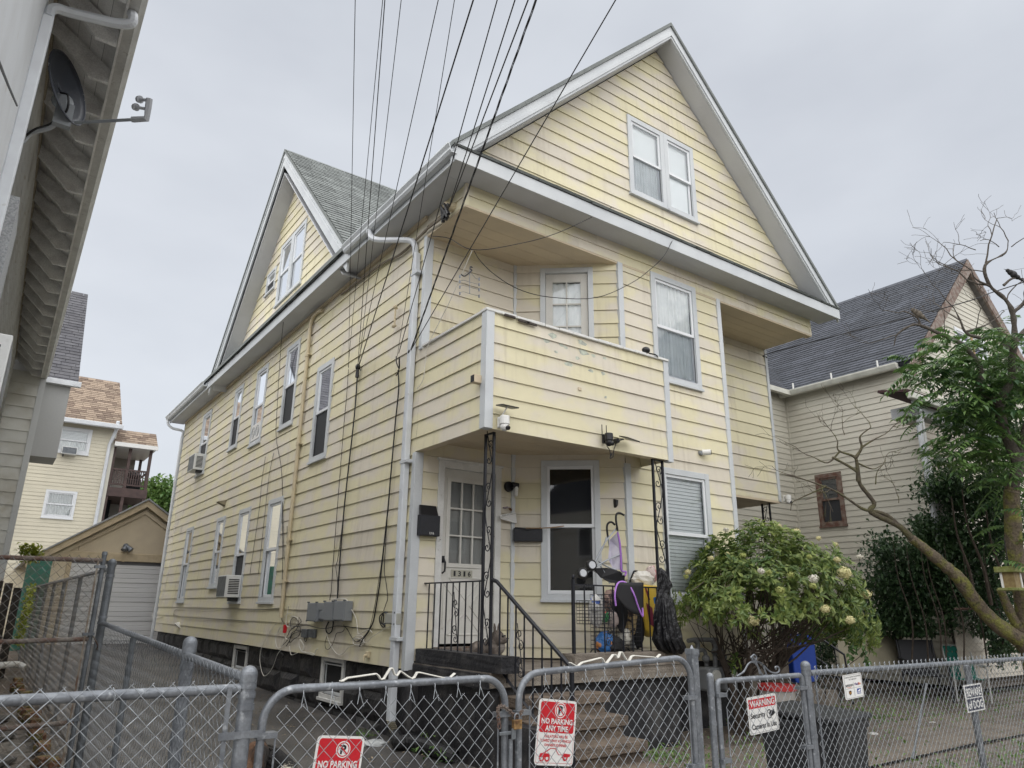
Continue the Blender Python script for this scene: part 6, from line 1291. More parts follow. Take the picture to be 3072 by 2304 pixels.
# ---------------------------------------------------------------- yard things
bl = mat('bin_black', (.022, .023, .026), .45, fine=.1)
bc = atd(9, 860, 1500, 5.9); bx, by = bc.x, bc.y; bz = g(bx, by); topz = atd(9, 860, 1330, 5.7).z
t = thing('wheelie_bin', 'black wheeled rubbish bin behind the yard fence', 'bin', (bx, by, bz)); F_ = rotz((bx, by, bz), R(8)); H_ = topz-bz
MB(F_).prism([(-.24, -.26, 0), (.24, -.26, 0), (.24, .26, 0), (-.24, .26, 0)], (0, 0, .01))
mb = MB(F_)
for i, (z0, z1, s0, s1) in enumerate(((0, H_*.35, .86, .93), (H_*.35, H_*.38, .96, .96), (H_*.38, H_*.86, .93, 1.0), (H_*.86, H_*.95, 1.05, 1.05))):
    bb = len(mb.v); mb.v += [F_.p(x*.29*s_, y*.32*s_, z) for s_, z in ((s0, z0), (s1, z1)) for x, y in ((-1, -1), (1, -1), (1, 1), (-1, 1))]
    for k in range(4): mb.face(bb+k, bb+(k+1) % 4, bb+4+(k+1) % 4, bb+4+k)
    mb.face(bb+3, bb+2, bb+1, bb); mb.face(bb+4, bb+5, bb+6, bb+7)
mb.build('body', bl, t, bev=.008)
MB(F_).prism([(-.33, -.36, H_*.95), (.33, -.36, H_*.95), (.33, .34, H_), (-.33, .34, H_)], (0, 0, .045)).build('lid', bl, t, bev=.015)
for x in (-.25, .25): MB(F_).cyl((x-.03, .3, .1), (x+.03, .3, .1), .1, .1, 14).build('wheel', BLKR, t)
MB(F_).tube([(-.22, .37, H_*.93), (.22, .37, H_*.93)], .016, 8).build('handle', bl, t)
# grey bin with red rim
c = at(9, 620, 1250, 'y', -1.2); t = thing('small_bin', 'small grey bin with a red lid rim behind the walk gate', 'bin', (c.x, -1.2, g(0, -1.2))); zt_ = at(9, 620, 1115, 'y', -1.2).z; zb_ = g(0, -1.2)
mb = MB(); mb.cyl((c.x, -1.2, zb_), (c.x, -1.2, zt_-.06), .15, .2, 18); mb.build('body', mat('bin_grey', (.3, .28, .26), .5), t); MB().cyl((c.x, -1.2, zt_-.06), (c.x, -1.2, zt_), .215, .21, 18).build('rim', mat('bin_red', (.3, .02, .02), .5), t)
# side steps with iron rail
t = thing('side_steps', 'concrete side porch steps behind the hydrangea', 'steps', (6.2, 1, .2))
for i, (yy, zt_) in enumerate(((1.2, .98), (.9, .8), (.6, .62), (.3, .44))): rough_block('step', CONC, 5.3, 6.9+.15*i, yy, 2.2, .1+.001*i, zt_, .003, par=t)
mb = MB(); mb.tube([(6.9, 1.3, 1.9), (7.0, -.1, 1.0), (7.0, -.15, .3)], .018, 6)
for i in range(6): mb.tube([(6.92, 1.2-i*.24, 1.85-i*.155), (6.92, 1.2-i*.24, .9-i*.14)], .007, 5)
mb.build('railing', IRON, t)
BL2 = mat('blue_plastic', (.015, .06, .36), .4, fine=.05)
a, b, c = at(9, 700, 790, 'y', .1), at(9, 850, 790, 'y', .1), at(9, 850, 1010, 'y', .1)
tag(MB().prism(rrect(a.x, b.x, c.z-.2, a.z, .08, .1), (0, .1, 0)).build('blue_tub', BL2, bev=.02), 'bright blue plastic tub lid standing behind the steps', 'tub lid')
p0, p1 = at(9, 690, 820, 'y', .5), at(9, 940, 995, 'y', .2); tag(MB().tube([p0, p1], .014, 6).build('metal_rod', GALVD), 'thin metal rod leaning by the blue tub', 'rod')
p0, p1 = at(9, 848, 855, 'y', .6), at(9, 850, 1015, 'y', .6); mb = MB(); mb.tube([p0, p1], .012, 6)
for i in range(6): q = p0.lerp(p1, (i+.5)/6); mb.tube([q, q+V((-.06, 0, .01))], .008, 5)
tag(mb.build('white_rack', WHT), 'white plastic rack edge beside the blue tub', 'rack')
BRD = mat('board_tan', (.30, .275, .20), .7, (.25, .23, .17), 2, fine=.06)
q = [at(9, x, y, 'y', .6+.2*(1010-y)/200) for x, y in ((1030, 1015), (1470, 1000), (1415, 800), (1010, 815))]
mb = MB(); mb.prism(q, (0, .03, 0)); tag(mb.build('plywood_board', BRD, bev=.004), 'tan plywood board leaning against the hedge', 'board')
# dark patio chair
c = at(9, 1560, 1010, 'y', .1); cx, cy = c.x, .1; gz_ = g(cx, cy); t = thing('patio_chair', 'dark patio armchair in front of the hedge', 'chair', (cx, cy, gz_)); F_ = rotz((cx, cy, gz_), R(-48)); CH = mat('chair_dark', (.022, .023, .028), .6)
MB(F_).prism([(-.27, .2, .42), (.27, .2, .42), (.27, .34, .98), (-.27, .34, .98)], (0, .03, 0)).build('backrest', CH, t, bev=.01); MB(F_).box(-.27, .27, -.28, .22, .4, .43).build('seat', CH, t, bev=.01)
for s in (-1, 1):
    MB(F_).tube([(s*.31, .3, .66), (s*.31, -.3, .64), (s*.31, -.31, 0)], .02, 6).build('arm', CH, t); MB(F_).tube([(s*.29, .34, .98), (s*.29, .2, .4), (s*.3, .3, 0)], .02, 6).build('leg', CH, t)
# green webbed lawn chair
cy = -.3; c = at(9, 1830, 1050, 'y', cy); cx = c.x; gz_ = g(cx, cy); t = thing('lawn_chair', 'white framed folding lawn chair with green webbing', 'chair', (cx, cy, gz_)); F_ = rotz((cx, cy, gz_), R(-50)); GW = mat('web_green', (.02, .22, .17), .5); WF = mat('chair_white', (.6, .61, .6), .4)
for s in (-1, 1):
    MB(F_).tube([(s*.26, -.28, .0), (s*.26, -.3, .55), (s*.26, .15, .58)], .013, 6).build('leg', WF, t); MB(F_).tube([(s*.22, .1, .34), (s*.22, .3, .9)], .013, 6).build('back_post', WF, t); MB(F_).tube([(s*.24, .3, 0), (s*.24, -.2, .4)], .012, 6).build('leg', WF, t); MB(F_).box(s*.26-.03, s*.26+.03, -.32, .18, .575, .6).build('armrest', WF, t, bev=.008)
MB(F_).tube([(-.22, .3, .9), (.22, .3, .9)], .013, 6).build('back_top', WF, t)
for i in range(6):
    MB(F_).box(-.21+i*.073, -.21+i*.073+.055, 0, .004, 0, .58, f=Fr(F_.p(0, .11, .36), F_.X, F_.p(0, 1, 0)-F_.O, F_.p(0, .2, .56)-F_.O)).build('web', GW, t)
    MB(F_).box(-.215, .215, -.008, -.004, i*.095, i*.095+.065, f=Fr(F_.p(0, .11, .36), F_.X, F_.p(0, 1, 0)-F_.O, F_.p(0, .2, .56)-F_.O)).build('web', GW, t)
MB(F_).box(-.22, .22, -.24, .12, .36, .37).build('seat', GW, t)
# picket rail of the right-hand porch
t = thing('white_picket', 'white slatted porch railing at the right hand house', 'railing', at(9, 1900, 830, 'y', 0))
for i in range(9):
    a, b = at(9, 1790+i*48, 560+i*4, 'y', -.2), at(9, 1830+i*48, 820+i*2, 'y', -.2); MB().box(a.x-.035, a.x+.035, -.2, -.18, b.z, a.z).build('slat', WHT, t)
a = at(9, 1780, 560, 'y', -.2); MB().box(a.x-.1, a.x+3, -.22, -.17, a.z, a.z+.06).build('rail', WHT, t); MB().box(a.x-.1, a.x+3, -.14, -.12, .3, a.z-.02).build('dark_skirt', mat('skirt_brown', (.12, .1, .08), .9), t)
# ---------------------------------------------------------------- dogs
def remesh_body(name, parent, mats, blobs, vox=.012, smooth_it=8):
    mb = MB()
    for b in blobs:
        if len(b) == 4: mb.ell(b[0], b[1], b[2], b[3], 14, 10)
        else: mb.tube(smoothpath(b[0], 5), [b[1]+(b[2]-b[1])*i/(5*(len(b[0])-1)) for i in range(5*(len(b[0])-1)+1)], 10)
    o = mb.build(name, mats, parent, smooth=True)
    md = o.modifiers.new('r', 'REMESH'); md.mode = 'VOXEL'; md.voxel_size = vox; md.use_smooth_shade = True
    sm = o.modifiers.new('s', 'SMOOTH'); sm.iterations = smooth_it; sm.factor = .5
    return o
hd = atp(1200+1262/4.32, 1600+1345/4.32, 'y', -.05); DZ = 1.035
dg = thing('bulldog', 'grey brindle french bulldog sitting on the porch behind the railing', 'dog', (hd.x, .05, DZ))
BRN = mat('brindle_fur', (.075, .06, .05), .8, (.13, .11, .095), 18, fine=.3, bump=.3, bscale=120, col3=(.25, .21, .18), scale3=7, lo3=.66, hi3=.8)
fx, fy = .62, -.78           # looks down the steps
X, Y, Z0 = hd.x, hd.y, hd.z
B = lambda a, s, z: V((X+fx*a-fy*s*-1*-1*(-1) if False else X+fx*a+.78*s, Y+fy*a+.62*s, z))
remesh_body('body', dg, BRN, [
 (B(0, 0, Z0), .075, .075, .072), (B(.06, 0, Z0-.03), .055, .055, .042), (B(.03, .045, Z0-.045), .035, .035, .035), (B(.03, -.045, Z0-.045), .035, .035, .035),
 (B(-.05, 0, Z0-.08), .085, .085, .09), (B(-.05, 0, (Z0+DZ)/2), .10, .10, .12), (B(-.2, 0, DZ+.13), .125, .125, .13), (B(-.33, 0, DZ+.09), .10, .10, .09), (B(-.28, .1, DZ+.07), .08, .08, .07), (B(-.28, -.1, DZ+.07), .08, .08, .07),
 ([B(-.02, .06, DZ+.2), B(.0, .065, DZ+.1), B(.01, .065, DZ+.01)], .042, .03), ([B(-.02, -.06, DZ+.2), B(.0, -.065, DZ+.1), B(.01, -.065, DZ+.01)], .042, .03),
 (B(.04, .065, DZ+.015), .038, .038, .018), (B(.04, -.065, DZ+.015), .038, .038, .018), (B(-.14, .13, DZ+.02), .05, .05, .022), (B(-.14, -.13, DZ+.02), .05, .05, .022)], .011)
for s in (-1, 1):
    b0 = B(-.01, s*.055, Z0+.045); tp = B(-.01, s*.085, Z0+.14); sd2 = V((.78, .62, 0))
    mb = MB(); mb.v = [b0-sd2*.03, b0+sd2*.03, b0.lerp(tp, .6)+sd2*.032, tp, b0.lerp(tp, .6)-sd2*.03]; mb.face(0, 1, 2, 3, 4); mb.build('ear', BRN, dg, solid=.012)
    MB().ell(B(.072, s*.035, Z0+.012), .012, .012, .012, 8, 6).build('eye', BLK, dg)
MB().ell(B(.112, 0, Z0-.012), .016, .016, .011, 8, 6).build('nose', BLK, dg)
MB().ell(B(.03, 0, DZ+.2), .06, .05, .07, 10, 8).build('chest_patch', mat('chest_fur', (.2, .18, .16), .8, fine=.2), dg)
# second dog behind the left driveway gate
h2 = at(7, 1690, 1600, 'y', -3.1); X, Y, Z0 = h2.x, h2.y, h2.z; gz_ = g(0, -3)
dg = thing('tricolour_dog', 'black white and tan dog standing behind the left driveway gate', 'dog', (X+.25, Y, gz_))
FUR = mat('dog_black', (.011, .01, .010), .8, fine=.2, bump=.4, bscale=150); FURW = mat('dog_white', (.52, .47, .38), .8, fine=.15, bump=.4, bscale=150); FURB = mat('dog_tan', (.085, .042, .02), .8, (.015, .012, .010), 9, .4, .55, fine=.3, bump=.4, bscale=150)
legs = []
zb2 = Z0-.32
for a, s in ((.16, .08), (.16, -.08), (.6, .08), (.6, -.08)): legs.append(([V((X+a, Y+s, zb2)), V((X+a+.03, Y+s, (zb2+gz_)/2+.05)), V((X+a, Y+s, gz_+.02))], .065, .035))
remesh_body('body', dg, FUR, [([V((X+.02, Y, Z0-.0)), V((X+.1, Y, Z0-.09)), V((X+.18, Y, Z0-.2))], .07, .11), (V((X+.3, Y, Z0-.27)), .2, .13, .15), (V((X+.54, Y, Z0-.28)), .16, .12, .14), ([V((X+.66, Y, Z0-.24)), V((X+.8, Y+.03, Z0-.3)), V((X+.9, Y+.05, Z0-.45))], .04, .02)]+legs, .014)
remesh_body('head', dg, FURB, [(V((X-.03, Y-.02, Z0+.02)), .062, .066, .062), ([V((X-.05, Y-.05, Z0+.0)), V((X-.1, Y-.11, Z0-.03)), V((X-.13, Y-.15, Z0-.05))], .045, .028)], .010)
for s in (-1, 1): MB().tube(smoothpath([V((X-.02+s*.02, Y-.01+s*.05, Z0+.06)), V((X-.01+s*.03, Y-.01+s*.085, Z0+.02)), V((X-.01+s*.03, Y-.03+s*.09, Z0-.06))], 4), [.018+.016*math.sin(i/8*3.14) for i in range(9)], 8).build('ear', FURB, dg, smooth=True)
remesh_body('white_collar', dg, FURW, [(V((X+.085, Y-.015, Z0-.075)), .075, .085, .062), (V((X+.115, Y-.02, Z0-.12)), .085, .1, .07)], .011)
MB().ell((X-.135, Y-.155, Z0-.045), .016, .015, .013, 8, 6).build('nose', BLK, dg)
random.seed(4); mb = MB()
for i in range(1600):
    k = random.random(); c = V((X+.0+.16*k, Y, Z0-.0-.18*k)); r_ = .068+.04*k; th = random.uniform(.1, 3.0)
    n_ = V((.5*math.sin(th), -math.cos(th), math.sin(th)*.85)).normalized(); q = c+n_*r_; d = (n_*.35+V((.6, 0, -.65))).normalized()*random.uniform(.02, .045)
    mb.cur = 1 if .3 < k < .85 else 0
    s_ = n_.cross(d).normalized()*.002; b = len(mb.v); mb.v += [q-s_, q+s_, q+d]; mb.face(b, b+1, b+2)
mb.build('fur', [FUR, FURW], dg, kind='stuff')
# ---------------------------------------------------------------- plants
def leaf(mb, p, d, up, L_, W, fold=.25):
    d = d.normalized(); s = d.cross(up); 
    if s.length < 1e-3: s = d.orthogonal()
    s.normalize(); n = s.cross(d); b = len(mb.v); m_ = p+d*L_*.45
    mb.v += [p, m_+s*W*.5+n*W*fold, p+d*L_-n*L_*.12, m_-s*W*.5+n*W*fold, m_]
    mb.face(b, b+4, b+1); mb.face(b+1, b+4, b+2); mb.face(b, b+3, b+4); mb.face(b+3, b+2, b+4)
def rv(s=1): 
    while True:
        v = V((random.uniform(-1, 1), random.uniform(-1, 1), random.uniform(-1, 1)))
        if .01 < v.length < 1: return v*s
def twig(mb, p, d, L_, r, lev, curl=.5, up=.15, n=5, split=(2, 3), minr=.0025, tips=None):
    pts = [p]; rr = [r]
    for i in range(n):
        d = (d+rv(curl*.5)+V((0, 0, up*.3))).normalized(); p = p+d*L_/n; pts.append(p); rr.append(max(minr, r*(1-.55*(i+1)/n)))
    mb.tube(pts, rr, 5 if r > .012 else 4, cap=False)
    if lev <= 0:
        if tips is not None: tips.append((p, d))
        return
    for k in range(random.randint(*split)):
        i = random.randint(max(1, n-3), n); dd = (d+rv(1.0)).normalized()
        twig(mb, pts[i], dd, L_*random.uniform(.55, .8), rr[i]*.75, lev-1, curl, up, n, split, minr, tips)
random.seed(21)
hy = thing('hydrangea', 'rounded hydrangea tree with cream and lime flower heads before the house', 'tree', (4.25, -.35, .2))
HB_ = V((4.02, -.5, .15)); HC = V((4.4, -.75, 1.62))
BARK = mat('bark_dark', (.05, .038, .03), .9, (.075, .06, .048), 12, bump=.6, bscale=40)
mb = MB(); tips = []
def lump(n): return 1+.08*math.sin(5.1*n.x+2.3*n.z+.7)+.06*math.sin(7.7*n.y-3.1*n.x+2)+.05*math.sin(11*n.z+6*n.x)
def dome_pt():
    th = random.uniform(0, 6.283); u = random.random()**.6; ph = u*(1.62 if math.cos(th) < .2 else 1.95)
    n = V((math.sin(ph)*math.cos(th), math.sin(ph)*math.sin(th), math.cos(ph))); k = lump(n)
    p = V((n.x*1.27*k, n.y*1.0*k, n.z*.98*k)); sag_ = -.12*(max(0, abs(p.x)-1.0))
    return HC+p*random.uniform(.78, 1.08)+V((0, 0, sag_-.02)), p
for k in range(5):
    a = k*1.25; b0 = HB_+V((math.cos(a)*.1, math.sin(a)*.09, 0)); m1 = b0+V((math.cos(a)*.15+.1, math.sin(a)*.12, .55)); m2 = m1+V((math.cos(a)*.3+.12, math.sin(a)*.2-.05, .45))
    mb.tube(smoothpath([b0, m1, m2], 5), [.06-.028*i/10 for i in range(11)], 8)
    for j in range(20):
        t_, _ = dome_pt()
        if (t_-m2).length > 2.6: continue
        st = m1.lerp(m2, random.uniform(.1, 1)); mid = st.lerp(t_, .5)+V((0, 0, random.uniform(-.2, .12)))+rv(.12)
        pp = smoothpath([st, mid, t_], 4); mb.tube(pp, [.011-.0085*i/(len(pp)-1) for i in range(len(pp))], 4, cap=False); tips.append(t_)
        if random.random() < .5: twig(mb, mid, (t_-mid+rv(.5)), .35, .006, 1, .6)
for q in ([(620, 990), (700, 920), (820, 845)], [(590, 960), (680, 900), (740, 870)], [(330, 640), (240, 610), (150, 605)], [(380, 700), (300, 720), (240, 725)], [(400, 480), (200, 430), (60, 510)]):
    pp = smoothpath([at(9, x, y, 'y', -.6) for x, y in q], 4); mb.tube(pp, [.03-.022*i/(len(pp)-1) for i in range(len(pp))] if q[0][0] > 500 else .007, 5)
mb.build('trunk', BARK, hy, smooth=True)
LF1 = leafmat('hydrangea_leaf', (.055, .115, .028), (.25, .31, .085), .35); mb = MB()
for i in range(2000):
    p, o_ = dome_pt()
    if math.sin(p.x*5.3+p.z*3)+math.sin(p.y*6.1-p.x*3.7)+math.sin(p.z*7.9+p.y*2) < -1.7: continue
    if p.z < 1.45 and random.random() < (.5 if p.x < 4.5 else .25): continue
    if p.z < (1.2 if p.x < 4.6 else .85): continue
    n = V((o_.x/4, o_.y/1.6, o_.z/1.2)).normalized()
    for k in range(random.randint(5, 8)):
        a = random.uniform(0, 6.283); t1 = n.orthogonal().normalized(); t2 = n.cross(t1)
        d = t1*math.cos(a)+t2*math.sin(a)+n*random.uniform(.1, .7); leaf(mb, p+rv(.03), d+V((0, 0, random.uniform(-.4, .3))), n+rv(.5), random.uniform(.07, .125), random.uniform(.028, .05))
for x, y in ((250, 690), (290, 720), (400, 690), (440, 770), (480, 790), (250, 500), (320, 560), (350, 960), (330, 1000)):
    c = at(9, x, y, 'y', -.7)
    for k in range(9): leaf(mb, c+rv(.05), rv(1), V((0, 0, 1)), random.uniform(.09, .13), .055)
mb.build('crown', LF1, hy, kind='stuff')
FL1 = leafmat('flower_cream', (.62, .60, .30), (.72, .66, .42), .2, .7); FL2 = leafmat('flower_white', (.74, .70, .60), (.78, .76, .70), .2, .7); FL3 = leafmat('flower_lime', (.36, .42, .12), (.52, .54, .22), .2, .7)
heads = [(665, 40, FL2, .075), (280, 115, FL2, .055), (240, 65, FL2, .06), (510, 382, FL2, .06), (848, 432, FL2, .08), (1148, 290, FL2, .06), (1050, 395, FL1, .12), (1190, 532, FL1, .1), (1140, 662, FL1, .1), (1085, 700, FL1, .08), (925, 628, FL1, .08), (458, 705, FL1, .1), (183, 300, FL1, .06), (25, 275, FL1, .06), (35, 390, FL1, .06), (632, 507, FL3, .075), (700, 405, FL3, .06), (845, 480, FL3, .06), (1130, 560, FL3, .08), (1145, 595, FL3, .09), (735, 130, FL1, .08), (480, 165, FL1, .05), (400, 150, FL1, .05), (625, 90, FL1, .05), (700, 300, FL1, .05), (1000, 310, FL1, .06), (1090, 440, FL3, .07), (990, 210, FL1, .05), (390, 280, FL3, .06), (880, 170, FL1, .05), (560, 390, FL3, .05), (290, 270, FL1, .04), (160, 230, FL3, .05), (120, 140, FL3, .05), (820, 290, FL3, .05), (20, 420, FL3, .05)]
for x, y, m_, r_ in heads:
    # sit on the dome's near face
    best = None
    for yy in [ -.4-.1*i for i in range(18)]:
        q = at(9, x, y, 'y', yy); e_ = ((q.x-HC.x)/1.3)**2+((q.y-HC.y)/1.3)**2+((q.z-HC.z)/1.02)**2
        if best is None or abs(e_-1.05)-.02*(yy < -.9) < best[0]: best = (abs(e_-1.05)-.02*(yy < -.9), q)
    if best[0] > .3: continue
    c = best[1]; r_ *= .66; mb = MB()
    for k in range(130):
        n = rv(1).normalized(); p = c+V((n.x*r_, n.y*r_, n.z*r_*.85))*random.uniform(.45, 1.12); t1 = n.orthogonal().normalized(); t2 = n.cross(t1); s = r_*.3
        for a in range(2):
            b = len(mb.v); ca, sa = math.cos(a*.785+k), math.sin(a*.785+k); e1 = t1*ca+t2*sa; e2 = t2*ca-t1*sa; mb.v += [p+e1*s, p+e2*s*.45+n*s*.2, p-e1*s, p-e2*s*.45+n*s*.2]; mb.face(b, b+1, b+2, b+3)
    mb.build('flower_head', m_, hy)
# ---------------------------------------------------------------- the tree at the right
random.seed(33)
TD = 10.6
T6 = lambda x, y, d=TD: atd(6, x, y, d); T9 = lambda x, y, d=TD: atd(9, x, y, d); T3 = lambda x, y, d=TD: atd(3, x, y, d)
tr_ = thing('dead_tree', 'old lichen covered tree with bare branches at the right edge', 'tree', T9(2260, 1050))
LICH = mat('bark_lichen', (.13, .105, .075), .95, (.17, .17, .045), 7, .46, .6, bump=1, bscale=30, fine=.3, col3=(.06, .05, .04), scale3=14, lo3=.55, hi3=.7)
BRK2 = mat('bark_grey', (.10, .088, .076), .95, (.065, .056, .048), 9, bump=.8, bscale=40, fine=.2)
mb = MB()
def limb(pts, r0_, r1_, k=5, n=9):
    pp = smoothpath(pts, k); mb.tube(pp, [r0_+(r1_-r0_)*(i/(len(pp)-1))**.8+random.uniform(-.006, .006)*r0_*10 for i in range(len(pp))], n); return pp
base = T9(2290, 1200); base.z = .1
limb([base, T9(2270, 980), T9(2200, 840), T9(2050, 740), T9(1920, 610), T9(1790, 430), T9(1700, 350), T9(1560, 230), T9(1480, 170)], .15, .065)
limb([base+V((.2, 0, 0)), T9(2240, 800), T9(2205, 560), T9(2150, 250), T9(2140, 60), T6(2130, 1560), T6(2140, 1500)], .14, .1)
limb([T9(2250, 820), T9(2160, 720), T9(2100, 600), T9(2060, 500)], .09, .05)
mb.build('trunk', LICH, tr_, smooth=True)
mb = MB()
main = limb([T6(2135, 1640), T6(2140, 1500), T6(2170, 1340), T6(2080, 1120), T6(2060, 950), T6(2130, 800), T6(2130, 680), T6(2150, 560), T6(2140, 380), T6(2090, 280), T6(1990, 190), T6(1960, 60), T3(2090, 1640), T3(2110, 1560)], .095, .007)
limb([T6(2060, 960), T6(1930, 860), T6(1930, 730), T6(1830, 590), T6(1700, 520), T6(1540, 450), T6(1470, 455), T6(1390, 510), T6(1370, 580)], .06, .006)
limb([T6(2170, 1340), T6(2230, 1100), T6(2290, 1000)], .07, .04); limb([T6(2150, 560), T6(2220, 480), T6(2290, 400)], .045, .02); limb([T6(2140, 370), T6(2210, 300), T6(2230, 230)], .03, .012)
limb([T6(1540, 450), T6(1520, 400), T6(1440, 360), T6(1400, 370)], .018, .005); limb([T6(1960, 540), T6(1840, 500), T6(1800, 420), T6(1760, 340)], .03, .006)
limb([T6(1840, 490), T6(1960, 450), T6(2040, 400)], .02, .005)
limb([T6(2000, 200), T6(1900, 150), T6(1870, 90)], .02, .006); limb([T6(2080, 190), T6(2140, 145), T6(2230, 150)], .022, .008)
for x, y, L_, r_, lev, dx, dz in ((1400, 370, .5, .008, 2, -1, .3), (1390, 510, .5, .008, 2, -1, -.2), (1760, 340, .6, .01, 3, -.2, .6), (1870, 90, .6, .012, 2, -.6, .6), (1990, 190, .8, .014, 2, -.8, .5), (1960, 60, .8, .014, 2, .3, 1), (2040, 400, .5, .009, 2, .5, .3), (1900, 470, .5, .009, 3, .3, .6), (1800, 420, .5, .009, 3, -.6, .3), (2100, 290, .6, .012, 3, .6, .6), (1950, 100, .7, .01, 2, -1, .2), (2140, 370, .6, .012, 2, 1, .6), (1700, 510, .4, .007, 2, -.4, .6), (1530, 440, .35, .006, 2, -.5, .5)):
    twig(mb, T6(x, y), cR*dx+V((0, 0, dz)), L_, r_, lev, .9, .1, 5)
for x, y, dx, dz in ((2110, 1560, -.3, 1), (2050, 1600, -1, .3), (2130, 1600, .8, .5), (1900, 1620, -1, .2)): twig(mb, T3(x, y), cR*dx+V((0, 0, dz)), .5, .008, 2, .9, .15, 6)
mb.build('bare_branches', BRK2, tr_, smooth=True)
mb = MB()      # dead limb reaching left over the yard
limb([T9(1500, 190), T9(1400, 90), T9(1220, 0), T6(1240, 1600), T6(1150, 1480), T6(1130, 1400), T6(1000, 1320), T6(970, 1305)], .052, .015)
limb([T9(1480, 170), T9(1350, 40), T9(1270, 0), T6(1170, 1640), T6(1050, 1560), T6(960, 1510), T6(760, 1440), T6(630, 1410)], .036, .006)
limb([T6(1140, 1460), T6(1130, 1350), T6(1110, 1300), T6(1010, 1260), T6(1005, 1200)], .035, .007); limb([T6(1120, 1310), T6(1160, 1240), T6(1150, 1170), T6(1220, 1110)], .028, .006); limb([T6(1130, 1340), T6(1230, 1380), T6(1300, 1350)], .016, .004)
limb([T6(1160, 1240), T6(1240, 1190), T6(1310, 1155)], .018, .005); limb([T6(1020, 1265), T6(940, 1340), T6(840, 1300), T6(800, 1290)], .015, .004); limb([T6(930, 1490), T6(850, 1530), T6(760, 1570), T6(710, 1600), T6(700, 1650)], .015, .004); limb([T6(1250, 1480), T6(1260, 1400), T6(1300, 1350)], .01, .004)
for x, y, dx, dz in ((1005, 1200, -.2, 1), (1220, 1110, .3, .8), (1310, 1155, 1, .3), (840, 1300, -1, .1), (1300, 1350, .6, .6), (760, 1440, -1, .2), (960, 1510, -.5, -.5), (1050, 1160, 0, 1), (900, 1490, -.3, -.6), (1400, 1600, .2, 1)): twig(mb, T6(x, y), cR*dx+V((0, 0, dz)), .45, .007, 2, .9, .1, 5)
mb.build('dead_limb', mat('bark_limb', (.085, .07, .055), .95, (.11, .105, .05), 6, bump=.8, bscale=40, fine=.2), tr_, smooth=True)
# pinnate green foliage
random.seed(8)
def frond(mb, p, d, L_, n=8):
    d = d.normalized(); s = d.cross(V((0, 0, 1)))
    if s.length < .05: s = V((1, 0, 0))
    s.normalize()
    for i in range(n):
        t_ = .15+.85*i/n; q = p+d*L_*t_-V((0, 0, 1))*L_*.55*t_*t_; dd = (d-V((0, 0, 1.1))*t_).normalized(); ll = L_*.30*(1-.45*abs(t_-.45))
        for k in (-1, 1): leaf(mb, q, s*k+dd*.45-V((0, 0, .35)), V((0, 0, 1)), ll, ll*.36, .12)
    leaf(mb, p+d*L_-V((0, 0, .55*L_)), d-V((0, 0, 1)), V((0, 0, 1)), L_*.25, L_*.1)
SUM1 = leafmat('ailanthus_leaf', (.024, .07, .024), (.13, .225, .062), .3); mb = MB()
regs = [(6, 1650, 680, 150, 70, 26), (6, 1800, 760, 180, 80, 34), (6, 1990, 600, 160, 90, 34), (6, 2120, 700, 120, 90, 24), (6, 1850, 900, 170, 90, 30), (6, 2080, 850, 140, 100, 26), (6, 1760, 1010, 120, 60, 14), (6, 1980, 1050, 190, 100, 30), (6, 2160, 1050, 90, 120, 18), (6, 1700, 1330, 130, 40, 12), (6, 1850, 1280, 150, 70, 24), (6, 2050, 1280, 170, 80, 30), (6, 1800, 1180, 120, 60, 14), (6, 2180, 1400, 60, 120, 14), (6, 2180, 880, 60, 100, 14), (6, 1580, 830, 60, 50, 6), (9, 2150, 150, 60, 150, 12), (6, 2100, 1500, 90, 90, 16)]
for t_, x, y, sx, sy, n in regs:
    for i in range(int(n*1.45)):
        p = atd(t_, x+random.gauss(0, sx*.85), y+random.gauss(0, sy*.85), random.uniform(10.2, 12.4)); d = cR*random.uniform(-1.2, .7)+cF*random.uniform(-.9, .5)+V((0, 0, random.uniform(-.2, .8)))
        frond(mb, p, d, random.uniform(.38, .6), random.randint(7, 10))
ai = thing('leafy_tree', 'green leafy tree with feathery fronds in front of the right hand house', 'tree', T9(2000, 700, 11.5))
mb.build('crown', SUM1, ai, kind='stuff')
mb = MB(); 
for x0_, y0_, x1_, y1_ in ((2100, 640, 2000, 200), (2000, 600, 1850, 100), (1900, 620, 1780, 150)): limb([T9(x0_, y0_, 11.6), T9((x0_+x1_)/2+20, (y0_+y1_)/2, 11.6), T9(x1_, y1_, 11.6), T9(x1_-40, y1_-250, 11.6)], .03, .01)
mb.build('trunk', BARK, ai, smooth=True)
SHR = leafmat('dark_hedge_leaf', (.018, .045, .02), (.055, .105, .04), .25); hg = thing('dark_hedge', 'dense dark green climbing shrub against the right hand house', 'shrub', T9(1500, 950, 12)); mb = MB()
random.seed(9)
